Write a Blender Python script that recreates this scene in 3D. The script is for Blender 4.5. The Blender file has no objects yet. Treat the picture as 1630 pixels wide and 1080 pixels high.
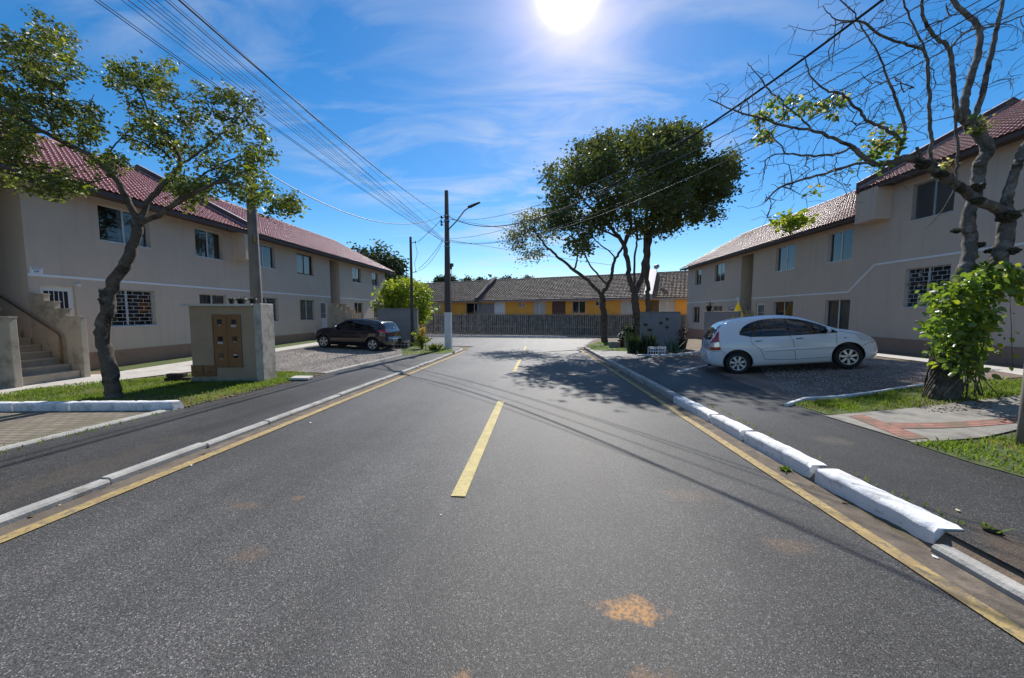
import bpy, bmesh, math, random
import numpy as np
from mathutils import Vector, Matrix, noise
random.seed(7); rng = np.random.default_rng(7)
SC = bpy.context.scene; COL = SC.collection
R = math.radians
# ------------------------------------------------------------------ camera
FP, CX, CY, HC = 570.0, 815.0, 540.0, 1.55          # focal length in photo pixels, centre, eye height
PITCH = math.atan(42/FP); YAW = math.atan(40/FP*math.cos(PITCH))
fw = Vector((-math.sin(YAW)*math.cos(PITCH), math.cos(YAW)*math.cos(PITCH), -math.sin(PITCH)))
rt = Vector((math.cos(YAW), math.sin(YAW), 0)); up = rt.cross(fw)
cam = bpy.data.cameras.new('camera'); camo = bpy.data.objects.new('camera', cam); COL.objects.link(camo)
camo.matrix_world = Matrix(((rt.x, up.x, -fw.x, 0), (rt.y, up.y, -fw.y, 0), (rt.z, up.z, -fw.z, HC), (0, 0, 0, 1)))
cam.sensor_width = 36; cam.lens = 36*FP/1630; cam.clip_end = 5000; cam.clip_start = 0.05
SC.camera = camo
# ------------------------------------------------------------------ sky and sun
SUN_EL, SUN_AZ = 40.1, 4.4                           # azimuth from +Y towards +X
sd = Vector((math.sin(R(SUN_AZ))*math.cos(R(SUN_EL)), math.cos(R(SUN_AZ))*math.cos(R(SUN_EL)), math.sin(R(SUN_EL))))
world = bpy.data.worlds.new('World'); SC.world = world; world.use_nodes = True
SUN_STRENGTH, SKY_STRENGTH = 5.0, 0.10
def build_world():
    nt = world.node_tree; N = nt.nodes; L = nt.links; N.clear()
    out = N.new('ShaderNodeOutputWorld'); bg = N.new('ShaderNodeBackground'); L.new(bg.outputs[0], out.inputs[0])
    sky = N.new('ShaderNodeTexSky'); sky.sky_type = 'NISHITA'; sky.sun_disc = False
    sky.sun_elevation = R(SUN_EL); sky.sun_rotation = R(SUN_AZ); sky.altitude = 900; sky.air_density = 1.1; sky.dust_density = 0.25; sky.ozone_density = 3.0
    hs = N.new('ShaderNodeHueSaturation'); hs.inputs['Saturation'].default_value = 1.37; hs.inputs['Value'].default_value = 1.15
    L.new(sky.outputs[0], hs.inputs['Color'])
    tc = N.new('ShaderNodeTexCoord'); nrm = N.new('ShaderNodeVectorMath'); nrm.operation = 'NORMALIZE'; L.new(tc.outputs['Generated'], nrm.inputs[0])
    sep = N.new('ShaderNodeSeparateXYZ'); L.new(nrm.outputs[0], sep.inputs[0])
    def M(op, a, b=None, c=None, clamp=False):
        m = N.new('ShaderNodeMath'); m.operation = op; m.use_clamp = clamp
        for i, v in enumerate((a, b, c)):
            if v is None: continue
            if isinstance(v, (int, float)): m.inputs[i].default_value = v
            else: L.new(v, m.inputs[i])
        return m.outputs[0]
    den = M('MAXIMUM', M('ADD', sep.outputs[2], 0.08), 0.03)
    cx = M('DIVIDE', sep.outputs[0], den); cy = M('DIVIDE', sep.outputs[1], den)
    cmb = N.new('ShaderNodeCombineXYZ'); L.new(cx, cmb.inputs[0]); L.new(cy, cmb.inputs[1])
    mp = N.new('ShaderNodeMapping'); mp.inputs['Rotation'].default_value = (0, 0, R(28)); mp.inputs['Scale'].default_value = (0.9, 2.2, 1); L.new(cmb.outputs[0], mp.inputs[0])
    n1 = N.new('ShaderNodeTexNoise'); n1.inputs['Scale'].default_value = 1.5; n1.inputs['Detail'].default_value = 9; n1.inputs['Roughness'].default_value = .56; n1.inputs['Distortion'].default_value = .6
    L.new(mp.outputs[0], n1.inputs[0])
    n2 = N.new('ShaderNodeTexNoise'); n2.inputs['Scale'].default_value = .55; n2.inputs['Detail'].default_value = 2; L.new(cmb.outputs[0], n2.inputs[0])
    # cirrus lies mostly ahead and slightly left, fading to the sides
    dx = M('ADD', cx, 0.22); band = M('SUBTRACT', 1.0, M('MULTIPLY', M('MULTIPLY', dx, dx), 0.55), None, True)
    lowb = M('MULTIPLY', M('SUBTRACT', sep.outputs[2], 0.02), 9.0, None, True)
    c1 = M('MULTIPLY', M('SUBTRACT', n1.outputs[0], 0.43), 4.6, None, True)
    c2 = M('MULTIPLY', M('SUBTRACT', n2.outputs[0], 0.36), 4.5, None, True)
    cl = M('MULTIPLY', M('MULTIPLY', M('MULTIPLY', c1, c2), band), M('MULTIPLY', lowb, 0.80))
    mix = N.new('ShaderNodeMix'); mix.data_type = 'RGBA'; L.new(cl, mix.inputs[0]); L.new(hs.outputs[0], mix.inputs[6]); mix.inputs[7].default_value = (6.3, 6.7, 7.3, 1)
    # glare round the sun
    dt = N.new('ShaderNodeVectorMath'); dt.operation = 'DOT_PRODUCT'; L.new(nrm.outputs[0], dt.inputs[0]); dt.inputs[1].default_value = sd
    d = M('MAXIMUM', dt.outputs['Value'], 0.0)
    g1 = M('MULTIPLY', M('POWER', d, 1150.0), 30.0); g2 = M('MULTIPLY', M('POWER', d, 150.0), 2.6); g3 = M('MULTIPLY', M('POWER', d, 18.0), 0.2)
    def sc(col, f):
        v = N.new('ShaderNodeVectorMath'); v.operation = 'SCALE'; v.inputs[0].default_value = col; L.new(f, v.inputs['Scale']); return v.outputs[0]
    def add(a, b):
        v = N.new('ShaderNodeVectorMath'); v.operation = 'ADD'; L.new(a, v.inputs[0]); L.new(b, v.inputs[1]); return v.outputs[0]
    t = add(add(sc((1, .93, .97), g1), sc((1.35, .85, 1.30), g2)), sc((.75, .9, 1.2), g3))
    L.new(add(mix.outputs[2], t), bg.inputs[0]); bg.inputs[1].default_value = SKY_STRENGTH
build_world()
sl = bpy.data.lights.new('sun', 'SUN'); sl.energy = SUN_STRENGTH; sl.angle = R(0.53); sl.color = (1, .955, .89)
so = bpy.data.objects.new('sun', sl); COL.objects.link(so); so.rotation_euler = (-sd).to_track_quat('-Z', 'Y').to_euler()
SC.view_settings.view_transform = 'Standard'; SC.view_settings.look = 'None'; SC.view_settings.exposure = 0.26; SC.view_settings.gamma = 1

# ------------------------------------------------------------------ helpers
def ray(px, py):
    x = (px-CX)/FP; y = -(py-CY)/FP
    return rt*x + up*y + fw
def at(px, py, d): return ray(px, py)*d + Vector((0, 0, HC))       # point at camera depth d
def wx(px, py, X):
    r = ray(px, py); t = X/r.x; return r*t + Vector((0, 0, HC))
def sstep(a, b, x):
    t = min(1, max(0, (x-a)/(b-a))); return t*t*(3-2*t)
def plane_z(y): return -0.0263*max(-30, min(y, 60))
def T(x, y):                                                         # height of the terrain beside the road
    p = plane_z(y)
    if x < -4:
        base = -0.19 + 0.0083*(min(max(y, 5), 24)-10.6)
        t = min(1, max(0, (-6.1-x)/5.5)); t = t*(1-sstep(24, 33, y))*sstep(1, 5, y)
        return (p+.052)*(1-t) + base*t
    t = sstep(5.2, 8.6, x)*(1-sstep(18, 30, y))
    h = p + .12 + .26*t
    if x > 11: h += (0.03 - h)*sstep(11, 14, x)*(1-sstep(17, 28, y))*.9
    return h
def gp(px, py, off=0.0):
    r = ray(px, py); z = 0
    t = 5
    for _ in range(60):
        p = r*t; zz = T(p.x, p.y)+off
        tn = (zz-HC)/r.z; t = t*.6+tn*.4
    p = r*t; return Vector((p.x, p.y, T(p.x, p.y)+off))

def tag(o, label=None, cat=None, group=None, kind=None):
    if label: o['label'] = label
    if cat: o['category'] = cat
    if group: o['group'] = group
    if kind: o['kind'] = kind
    return o
def thing(name, label, cat, loc=(0, 0, 0), rz=0, group=None):
    o = bpy.data.objects.new(name, None); COL.objects.link(o); o.empty_display_size = .2
    o.location = loc; o.rotation_euler = (0, 0, rz); return tag(o, label, cat, group)
def link(name, me, parent=None, mats=None):
    o = bpy.data.objects.new(name, me); COL.objects.link(o)
    if parent is not None: o.parent = parent
    if mats is not None:
        for m in (mats if isinstance(mats, (list, tuple)) else [mats]): me.materials.append(m)
    return o
class MB:
    def __init__(s): s.v = []; s.f = []; s.sm = []; s.mi = []
    def face(s, idx, smooth=False, mi=0): s.f.append(idx); s.sm.append(smooth); s.mi.append(mi)
    def addv(s, pts):
        b = len(s.v); s.v.extend([tuple(p) for p in pts]); return b
    def quad(s, a, b, c, d, mi=0):
        i = s.addv((a, b, c, d)); s.face((i, i+1, i+2, i+3), False, mi)
    def poly(s, pts, mi=0):
        i = s.addv(pts); s.face(tuple(range(i, i+len(pts))), False, mi)
    def box(s, x0, y0, z0, x1, y1, z1, mi=0, bev=0.0):
        if bev > 0:
            bm = bmesh.new(); bmesh.ops.create_cube(bm, size=1)
            for v in bm.verts: v.co = Vector(((x0+x1)/2+v.co.x*(x1-x0), (y0+y1)/2+v.co.y*(y1-y0), (z0+z1)/2+v.co.z*(z1-z0)))
            bmesh.ops.bevel(bm, geom=list(bm.edges), offset=bev, segments=1, affect='EDGES'); s.bm(bm, mi); return s
        i = s.addv([(x0, y0, z0), (x1, y0, z0), (x1, y1, z0), (x0, y1, z0), (x0, y0, z1), (x1, y0, z1), (x1, y1, z1), (x0, y1, z1)])
        for q in ((0, 3, 2, 1), (4, 5, 6, 7), (0, 1, 5, 4), (1, 2, 6, 5), (2, 3, 7, 6), (3, 0, 4, 7)): s.face(tuple(i+k for k in q), False, mi)
        return s
    def bm(s, bm, mi=0, smooth=False):
        bm.verts.ensure_lookup_table(); b = s.addv([v.co for v in bm.verts]); bm.verts.index_update()
        for f in bm.faces: s.face(tuple(b+v.index for v in f.verts), smooth, mi)
        bm.free()
    def tube(s, pts, rad, n=6, mi=0, cap=True, smooth=True):
        pts = [Vector(p) for p in pts]; m = len(pts)
        rad = rad if isinstance(rad, (list, tuple)) else [rad]*m
        base = None; nx = None
        for i, p in enumerate(pts):
            d = (pts[min(i+1, m-1)]-pts[max(i-1, 0)])
            d = d.normalized() if d.length > 1e-9 else Vector((0, 0, 1))
            if nx is None:
                nx = d.orthogonal().normalized()
            nx = (nx - d*nx.dot(d)); nx = nx.normalized() if nx.length > 1e-6 else d.orthogonal().normalized()
            ny = d.cross(nx)
            b = s.addv([p + (nx*math.cos(2*math.pi*k/n)+ny*math.sin(2*math.pi*k/n))*rad[i] for k in range(n)])
            if base is not None:
                for k in range(n): s.face((base+k, base+(k+1) % n, b+(k+1) % n, b+k), smooth, mi)
            elif cap: s.face(tuple(b+k for k in range(n))[::-1], False, mi)
            base = b
        if cap: s.face(tuple(base+k for k in range(n)), False, mi)
        return s
    def lathe(s, prof, c, axis='z', n=20, mi=0, smooth=True):
        rows = []
        for r, h in prof:
            pts = []
            for k in range(n):
                a = 2*math.pi*k/n; u, w = r*math.cos(a), r*math.sin(a)
                pts.append((c[0]+u, c[1]+w, c[2]+h) if axis == 'z' else (c[0]+u, c[1]+h, c[2]+w) if axis == 'y' else (c[0]+h, c[1]+u, c[2]+w))
            rows.append(s.addv(pts))
        for a, b in zip(rows[:-1], rows[1:]):
            for k in range(n): s.face((a+k, a+(k+1) % n, b+(k+1) % n, b+k), smooth, mi)
        return s
    def build(s, name, mats, parent=None, shape=None):
        me = bpy.data.meshes.new(name); me.from_pydata(s.v, [], s.f)
        me.polygons.foreach_set('use_smooth', s.sm); me.polygons.foreach_set('material_index', s.mi); me.update()
        return link(name, me, parent, mats)
def cuboid(name, mats, parent, *a, **k): return MB().box(*a, **k).build(name, mats, parent)

# ------------------------------------------------------------------ materials
def mat(name, col, rough=.8, metal=0, spec=.5, coat=0, var=0.0, vscale=3.0, var2=None, bump=0.0, bscale=60.0, trans=0, emis=None, dirt=None, rvar=0, streak=0):
    """col; var = soft value variation; dirt = (colour, scale, threshold, amount) patches; bump from noise"""
    m = bpy.data.materials.new(name); m.use_nodes = True; nt = m.node_tree; N = nt.nodes; L = nt.links
    b = N['Principled BSDF']; b.inputs['Base Color'].default_value = (*col, 1); b.inputs['Roughness'].default_value = rough; b.inputs['Metallic'].default_value = metal
    b.inputs['Specular IOR Level'].default_value = spec; b.inputs['Coat Weight'].default_value = coat; b.inputs['Coat Roughness'].default_value = .03
    tc = N.new('ShaderNodeTexCoord'); co = tc.outputs['Object']; last = None
    def noise(scale, detail=4, ro=.6):
        n = N.new('ShaderNodeTexNoise'); n.inputs['Scale'].default_value = scale; n.inputs['Detail'].default_value = detail; n.inputs['Roughness'].default_value = ro; L.new(co, n.inputs[0]); return n
    def mapr(src, a, bb, c, d):
        r = N.new('ShaderNodeMapRange'); L.new(src, r.inputs[0])
        for i, v in enumerate((a, bb, c, d)): r.inputs[i+1].default_value = v
        return r.outputs[0]
    if var:
        n = noise(vscale, 6); f = mapr(n.outputs[0], .3, .7, 1-var, 1+var)
        v = N.new('ShaderNodeVectorMath'); v.operation = 'SCALE'; v.inputs[0].default_value = col; L.new(f, v.inputs['Scale']); last = v.outputs[0]
    if dirt:
        for dc, ds, th, am in (dirt if isinstance(dirt, list) else [dirt]):
            n = noise(ds, 5, .65); f = mapr(n.outputs[0], th, th+.12, 0, am)
            x = N.new('ShaderNodeMix'); x.data_type = 'RGBA'; L.new(f, x.inputs[0])
            if last is not None: L.new(last, x.inputs[6])
            else: x.inputs[6].default_value = (*col, 1)
            x.inputs[7].default_value = (*dc, 1); last = x.outputs[2]
    if streak:
        smp = N.new('ShaderNodeMapping'); smp.inputs['Scale'].default_value = (5, 5, .30); L.new(co, smp.inputs[0]); sn = noise(1.0, 5); L.new(smp.outputs[0], sn.inputs[0])
        x = N.new('ShaderNodeMix'); x.data_type = 'RGBA'; L.new(mapr(sn.outputs[0], .52, .72, 0, streak), x.inputs[0]); L.new(last, x.inputs[6]); x.inputs[7].default_value = (*[k*.55 for k in col], 1); last = x.outputs[2]
    if last is not None: L.new(last, b.inputs['Base Color'])
    if rvar: L.new(mapr(noise(vscale*2).outputs[0], .3, .7, rough-rvar, rough+rvar), b.inputs['Roughness'])
    if bump:
        n = noise(bscale, 5, .7); bp = N.new('ShaderNodeBump'); bp.inputs['Strength'].default_value = bump; bp.inputs['Distance'].default_value = .03 if 'bark' in name else .01
        L.new(n.outputs[0], bp.inputs['Height']); L.new(bp.outputs[0], b.inputs['Normal'])
    if trans:
        tr = N.new('ShaderNodeBsdfTranslucent'); ms = N.new('ShaderNodeMixShader'); ms.inputs[0].default_value = trans
        tr.inputs[0].default_value = (*[min(1, c*1.6) for c in col], 1)
        if last is not None:
            g = N.new('ShaderNodeVectorMath'); g.operation = 'MULTIPLY'; L.new(last, g.inputs[0]); g.inputs[1].default_value = (1.9, 1.75, .9); L.new(g.outputs[0], tr.inputs[0])
        L.new(b.outputs[0], ms.inputs[1]); L.new(tr.outputs[0], ms.inputs[2]); L.new(ms.outputs[0], N['Material Output'].inputs[0])
    return m
def asphalt(name, base, light, dark, stain=None, rough=.56, mac=.16, spots=(), seam=None):
    m = bpy.data.materials.new(name); m.use_nodes = True; nt = m.node_tree; N = nt.nodes; L = nt.links; b = N['Principled BSDF']
    tc = N.new('ShaderNodeTexCoord'); co = tc.outputs['Object']
    def vor(s, feat='F1'):
        v = N.new('ShaderNodeTexVoronoi'); v.inputs['Scale'].default_value = s; v.feature = feat; L.new(co, v.inputs[0]); return v
    def noise(s, d=4, r=.6):
        n = N.new('ShaderNodeTexNoise'); n.inputs['Scale'].default_value = s; n.inputs['Detail'].default_value = d; n.inputs['Roughness'].default_value = r; L.new(co, n.inputs[0]); return n
    def ramp(src, pts):
        r = N.new('ShaderNodeValToRGB'); L.new(src, r.inputs[0]); e = r.color_ramp.elements
        while len(e) < len(pts): e.new(.5)
        for q, (p, c) in zip(e, pts): q.position = p; q.color = (*c, 1) if len(c) == 3 else c
        return r.outputs[0]
    v = vor(200); sepc = N.new('ShaderNodeSeparateColor'); L.new(v.outputs['Color'], sepc.inputs[0])
    c = ramp(sepc.outputs[0], [(0, dark), (.30, tuple(k*.72 for k in base)), (.62, base), (.86, tuple(k*1.25 for k in base)), (.955, light), (1, tuple(min(1, k*1.7) for k in light))])
    big = noise(.35, 5, .55); mid = noise(2.2, 6, .65)
    def scale(cin, src, lo, hi):
        r = N.new('ShaderNodeMapRange'); L.new(src, r.inputs[0]); r.inputs[1].default_value = .3; r.inputs[2].default_value = .7; r.inputs[3].default_value = lo; r.inputs[4].default_value = hi
        s = N.new('ShaderNodeVectorMath'); s.operation = 'SCALE'; L.new(cin, s.inputs[0]); L.new(r.outputs[0], s.inputs['Scale']); return s.outputs[0]
    mpg = N.new('ShaderNodeMapping'); mpg.inputs['Scale'].default_value = (1.5, .07, 1); L.new(co, mpg.inputs[0]); ln_ = N.new('ShaderNodeTexNoise'); ln_.inputs['Scale'].default_value = 1.0; ln_.inputs['Detail'].default_value = 4; L.new(mpg.outputs[0], ln_.inputs[0])
    c = scale(c, ln_.outputs[0], 1-mac*1.1, 1+mac*1.1)
    if seam is not None:                                                  # joint between the two paving runs
        sx = N.new('ShaderNodeSeparateXYZ'); L.new(co, sx.inputs[0]); wn = noise(1.1, 5, .7); ad = N.new('ShaderNodeMath'); ad.operation = 'MULTIPLY_ADD'; L.new(wn.outputs[0], ad.inputs[0]); ad.inputs[1].default_value = .35; L.new(sx.outputs[0], ad.inputs[2])
        mrs = N.new('ShaderNodeMapRange'); L.new(ad.outputs[0], mrs.inputs[0]); mrs.inputs[1].default_value = seam+.14; mrs.inputs[2].default_value = seam+.22; mrs.inputs[3].default_value = 1.14; mrs.inputs[4].default_value = .93
        sm = N.new('ShaderNodeVectorMath'); sm.operation = 'SCALE'; L.new(c, sm.inputs[0]); L.new(mrs.outputs[0], sm.inputs['Scale']); c = sm.outputs[0]
    c = scale(c, big.outputs[0], 1-mac*1.25, 1+mac*1.1); c = scale(c, mid.outputs[0], 1-mac*.5, 1+mac*.5)
    def spot(cin, cxy, rad, colr, amt, nd=7.0):
        # soil stain with its own ragged outline
        s = N.new('ShaderNodeVectorMath'); s.operation = 'SUBTRACT'; L.new(co, s.inputs[0]); s.inputs[1].default_value = (cxy[0], cxy[1], 0)
        k = N.new('ShaderNodeVectorMath'); k.operation = 'MULTIPLY'; L.new(s.outputs[0], k.inputs[0]); k.inputs[1].default_value = (1/rad[0], 1/rad[1], 0)
        ln = N.new('ShaderNodeVectorMath'); ln.operation = 'LENGTH'; L.new(k.outputs[0], ln.inputs[0])
        nn = noise(nd, 5, .75); a = N.new('ShaderNodeMath'); a.operation = 'MULTIPLY_ADD'; L.new(nn.outputs[0], a.inputs[0]); a.inputs[1].default_value = 2.6; L.new(ln.outputs['Value'], a.inputs[2])
        r = N.new('ShaderNodeMapRange'); L.new(a.outputs[0], r.inputs[0]); r.inputs[1].default_value = 1.75; r.inputs[2].default_value = 2.25; r.inputs[3].default_value = amt; r.inputs[4].default_value = 0
        fn_ = noise(55, 3, .6); fm = N.new('ShaderNodeMapRange'); L.new(fn_.outputs[0], fm.inputs[0]); fm.inputs[1].default_value = .40; fm.inputs[2].default_value = .56; fm.inputs[3].default_value = .25
        mu = N.new('ShaderNodeMath'); mu.operation = 'MULTIPLY'; L.new(r.outputs[0], mu.inputs[0]); L.new(fm.outputs[0], mu.inputs[1])
        x = N.new('ShaderNodeMix'); x.data_type = 'RGBA'; L.new(mu.outputs[0], x.inputs[0]); L.new(cin, x.inputs[6]); x.inputs[7].default_value = (*colr, 1); return x.outputs[2]
    for sp in spots: c = spot(c, *sp)
    L.new(c, b.inputs['Base Color']); b.inputs['Roughness'].default_value = rough; b.inputs['Specular IOR Level'].default_value = .20
    bp = N.new('ShaderNodeBump'); bp.inputs['Strength'].default_value = .45; bp.inputs['Distance'].default_value = .003
    v2 = vor(170); L.new(v2.outputs['Distance'], bp.inputs['Height']); bp.invert = True; L.new(bp.outputs[0], b.inputs['Normal'])
    return m
ORANGE = (.44, .22, .065)
M = {}
M['road'] = asphalt('road_asphalt', (.078, .075, .071), (.175, .168, .16), (.026, .0245, .023), seam=-.75, spots=[
    ((.52, 1.86), (.20, .10), ORANGE, .95, 9.0), ((-.32, 1.38), (.11, .09), ORANGE, .6, 11.0), ((.52, 1.42), (.14, .14), ORANGE, .28, 11.0),
    ((-2.45, 2.75), (.20, .08), ORANGE, .16, 14.0), ((-2.1, 2.9), (.07, .05), ORANGE, .3, 16.0), ((1.35, 3.2), (.25, .15), ORANGE, .13, 14.0), ((1.75, 2.5), (.2, .12), ORANGE, .16, 14.0),
    ((-1.9, 2.15), (.15, .1), ORANGE, .14, 15.0), ((-.9, 2.2), (.35, 1.2), (.05, .05, .052), .35, 3.0), ((.2, 4.2), (.5, 1.5), (.06, .06, .06), .25, 2.0)])
M['pave'] = asphalt('pavement_asphalt', (.052, .050, .048), (.14, .135, .13), (.018, .018, .018), mac=.22, spots=[
    ((-4.55, 3.2), (.35, 1.3), (.12, .10, .075), .5, 3.0), ((3.1, 2.1), (.5, .7), (.13, .085, .05), .7, 4.0), ((3.6, 4.5), (.25, .2), (.2, .17, .12), .35, 9.0)])
M['kerb'] = mat('kerb_concrete', (.40, .385, .35), .9, var=.2, vscale=5, bump=.7, bscale=45, dirt=[((.16, .14, .11), 3.0, .56, .6), ((.25, .22, .17), 14, .6, .5)])
M['kerbw'] = mat('whitewash', (.80, .80, .80), .85, var=.06, vscale=6, bump=.8, bscale=30, dirt=[((.34, .32, .29), 4.0, .54, .45), ((.28, .25, .21), 16, .58, .7)])
M['gutter'] = mat('gutter_soil', (.145, .115, .085), .95, var=.3, vscale=8, bump=.8, bscale=70, dirt=[((.27, .215, .155), 4, .54, .5), ((.08, .07, .06), 9, .6, .7)])
M['yellow'] = mat('yellow_line_paint', (.42, .30, .11), .8, var=.2, vscale=9, bump=.5, bscale=90, dirt=[((.12, .11, .10), 26, .50, .85), ((.30, .20, .09), 5, .48, .7), ((.13, .115, .10), 3, .60, .6)])
M['yellowc'] = mat('yellow_dash_paint', (.55, .45, .19), .8, var=.15, vscale=7, bump=.5, bscale=90, dirt=[((.20, .17, .11), 34, .55, .8), ((.40, .31, .13), 6, .52, .5)])
M['concrete'] = mat('light_concrete', (.50, .47, .42), .85, var=.12, vscale=3, bump=.4, bscale=60, dirt=[((.30, .27, .22), 1.5, .58, .5), ((.24, .23, .18), 9, .62, .5)])
M['concrete_old'] = mat('weathered_concrete', (.27, .25, .215), .9, var=.2, vscale=4, bump=.7, bscale=50, dirt=[((.13, .12, .10), 2.2, .52, .6), ((.10, .11, .06), 6, .6, .5)])
M['soil'] = mat('packed_soil', (.17, .125, .085), .95, var=.3, vscale=5, bump=.9, bscale=40, dirt=[((.09, .10, .035), 2.2, .5, .8)])
M['turf'] = mat('turf', (.075, .105, .022), .95, var=.35, vscale=6, bump=1, bscale=80, dirt=[((.15, .115, .06), 1.7, .55, .8), ((.11, .15, .03), 9, .55, .5)])
M['grass'] = mat('grass_blade', (.12, .19, .03), .6, var=.4, vscale=2.5, trans=.45)
M['gravel'] = asphalt('gravel', (.24, .215, .19), (.44, .40, .36), (.10, .085, .07), rough=.9, mac=.25)
M['gravelr'] = asphalt('red_gravel', (.20, .145, .115), (.42, .34, .30), (.09, .06, .05), rough=.9, mac=.25)
M['stone_bits'] = mat('gravel_stones', (.30, .26, .23), .85, var=.5, vscale=9)
M['stucco'] = mat('beige_stucco', (.565, .458, .372), .9, streak=.22, var=.04, vscale=1.2, bump=.35, bscale=90, dirt=((.47, .35, .28), .7, .60, .35))
M['plinth'] = mat('brown_plinth', (.34, .21, .15), .9, var=.06, vscale=1.5, bump=.3, bscale=90, dirt=((.17, .12, .09), 2.0, .58, .6))
M['stair'] = mat('stair_render', (.44, .37, .29), .9, var=.1, vscale=2, bump=.5, bscale=50, dirt=[((.16, .14, .10), 1.6, .52, .65), ((.12, .11, .08), 5, .62, .5)])
M['stripe'] = mat('white_stripe', (.78, .78, .80), .8)
M['frame'] = mat('grey_aluminium', (.55, .56, .58), .45, .3)
M['framew'] = mat('white_frame', (.72, .73, .75), .5)
M['frameb'] = mat('brown_frame', (.10, .035, .03), .5)
M['curtain'] = mat('curtain_cloth', (.62, .60, .58), .9, var=.05, trans=.25)
M['curtaind'] = mat('dim_curtain_cloth', (.28, .26, .26), .9, trans=.2)
M['room'] = mat('room_dark', (.05, .045, .04), .9)
M['tile'] = mat('glazed_red_tile', (.26, .050, .036), .33, spec=.6, coat=.08, var=.22, vscale=14, rvar=.05, dirt=((.12, .06, .055), 1.0, .58, .4))
M['tile2'] = mat('weathered_tile', (.20, .14, .10), .7, var=.35, vscale=8, bump=.5, bscale=30, dirt=[((.08, .062, .048), 1.6, .50, .7), ((.33, .29, .24), 7, .6, .5)])
M['fascia'] = mat('dark_fascia', (.085, .06, .058), .7, var=.1)
M['flash'] = mat('metal_flashing', (.30, .29, .32), .55, .4)
M['orange'] = mat('orange_wall', (.80, .37, .06), .85, var=.08, vscale=1, dirt=((.50, .22, .05), .9, .58, .5))
M['greywall'] = mat('grey_wall_paint', (.25, .235, .24), .85, var=.1, vscale=1.5, bump=.3, bscale=70, dirt=((.17, .16, .15), 1.2, .56, .6))
M['slat'] = mat('concrete_slat', (.31, .285, .25), .9, var=.35, vscale=3.0, bump=.5, bscale=40, dirt=((.12, .11, .09), 2.2, .5, .6))
M['rust'] = mat('rusty_steel', (.20, .13, .07), .7, .3, var=.2)
M['wood'] = mat('box_timber', (.20, .092, .032), .6, var=.15, vscale=4, bump=.2, dirt=((.14, .075, .035), 3, .55, .5))
M['boxwall'] = mat('box_render', (.33, .245, .17), .9, var=.1, vscale=2, bump=.4, bscale=60, dirt=((.24, .20, .16), 1.5, .55, .5))
M['rough_conc'] = mat('rough_render', (.42, .38, .33), .95, var=.2, vscale=5, bump=1, bscale=28, dirt=((.18, .16, .13), 3, .5, .6))
M['black'] = mat('black_plastic', (.015, .015, .016), .45)
M['glassdark'] = mat('dark_glass', (.012, .014, .018), .04, spec=.8)
M['pole'] = mat('concrete_pole', (.21, .19, .165), .9, var=.2, vscale=3, bump=.6, bscale=50, dirt=((.10, .09, .08), 2, .55, .6))
M['poled'] = mat('dark_pole', (.085, .068, .062), .85, var=.15, vscale=2, bump=.3)
M['polew'] = mat('pole_whitewash', (.70, .70, .70), .85, var=.1, vscale=4, dirt=((.4, .38, .35), 5, .6, .6))
M['metal'] = mat('galvanised_metal', (.30, .30, .31), .5, .6)
M['cable'] = mat('cable_rubber', (.02, .02, .022), .6)
M['cablel'] = mat('twisted_cable_sheath', (.20, .20, .21), .5, .3)
M['bark'] = mat('bark', (.12, .098, .076), .95, var=.35, vscale=5, bump=1, bscale=22, dirt=[((.055, .045, .035), 4.5, .53, .85), ((.24, .235, .20), 7, .60, .6)])
M['barkr'] = mat('lichen_bark', (.165, .145, .12), .95, var=.4, vscale=9, bump=1, bscale=34, dirt=[((.34, .33, .30), 9, .53, .7), ((.03, .026, .02), 3.0, .52, .92), ((.05, .05, .03), 14, .60, .7)])
M['barkm'] = mat('smooth_bark', (.15, .115, .09), .9, var=.3, vscale=3, bump=.8, bscale=18)
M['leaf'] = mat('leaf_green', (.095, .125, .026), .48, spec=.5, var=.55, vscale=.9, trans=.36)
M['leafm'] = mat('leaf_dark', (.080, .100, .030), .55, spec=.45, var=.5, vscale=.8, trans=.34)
M['leafy'] = mat('leaf_yellow_green', (.20, .26, .03), .45, var=.35, vscale=2, trans=.5)
M['leafv'] = mat('vine_leaf', (.105, .18, .030), .38, spec=.6, var=.5, vscale=3, trans=.45)
M['leafp'] = mat('leaf_pale_dead', (.45, .42, .22), .7, var=.2, trans=.4)
M['leafo'] = mat('leaf_olive', (.115, .125, .045), .55, spec=.4, var=.45, vscale=.8, trans=.38)
M['leaffar'] = mat('leaf_far', (.035, .055, .022), .8, var=.4, vscale=.5, trans=.15)
M['moss'] = mat('moss_clump', (.035, .035, .02), .95, var=.4, vscale=20)
M['petal'] = mat('red_petal', (.55, .02, .06), .6, trans=.3)
M['plantd'] = mat('dark_plant', (.035, .055, .022), .5, var=.4, trans=.2)
M['terracotta'] = mat('terracotta', (.13, .06, .045), .85, var=.15)
M['ycloth'] = mat('yellow_cloth', (.72, .62, .05), .8, var=.1, trans=.25)
M['brick'] = mat('paver_red', (.40, .17, .12), .9, var=.25, vscale=12, bump=.6)
M['paper'] = mat('paper_white', (.8, .8, .8), .9)
M['soilpot'] = mat('potting_soil', (.05, .035, .025), .95)
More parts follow.
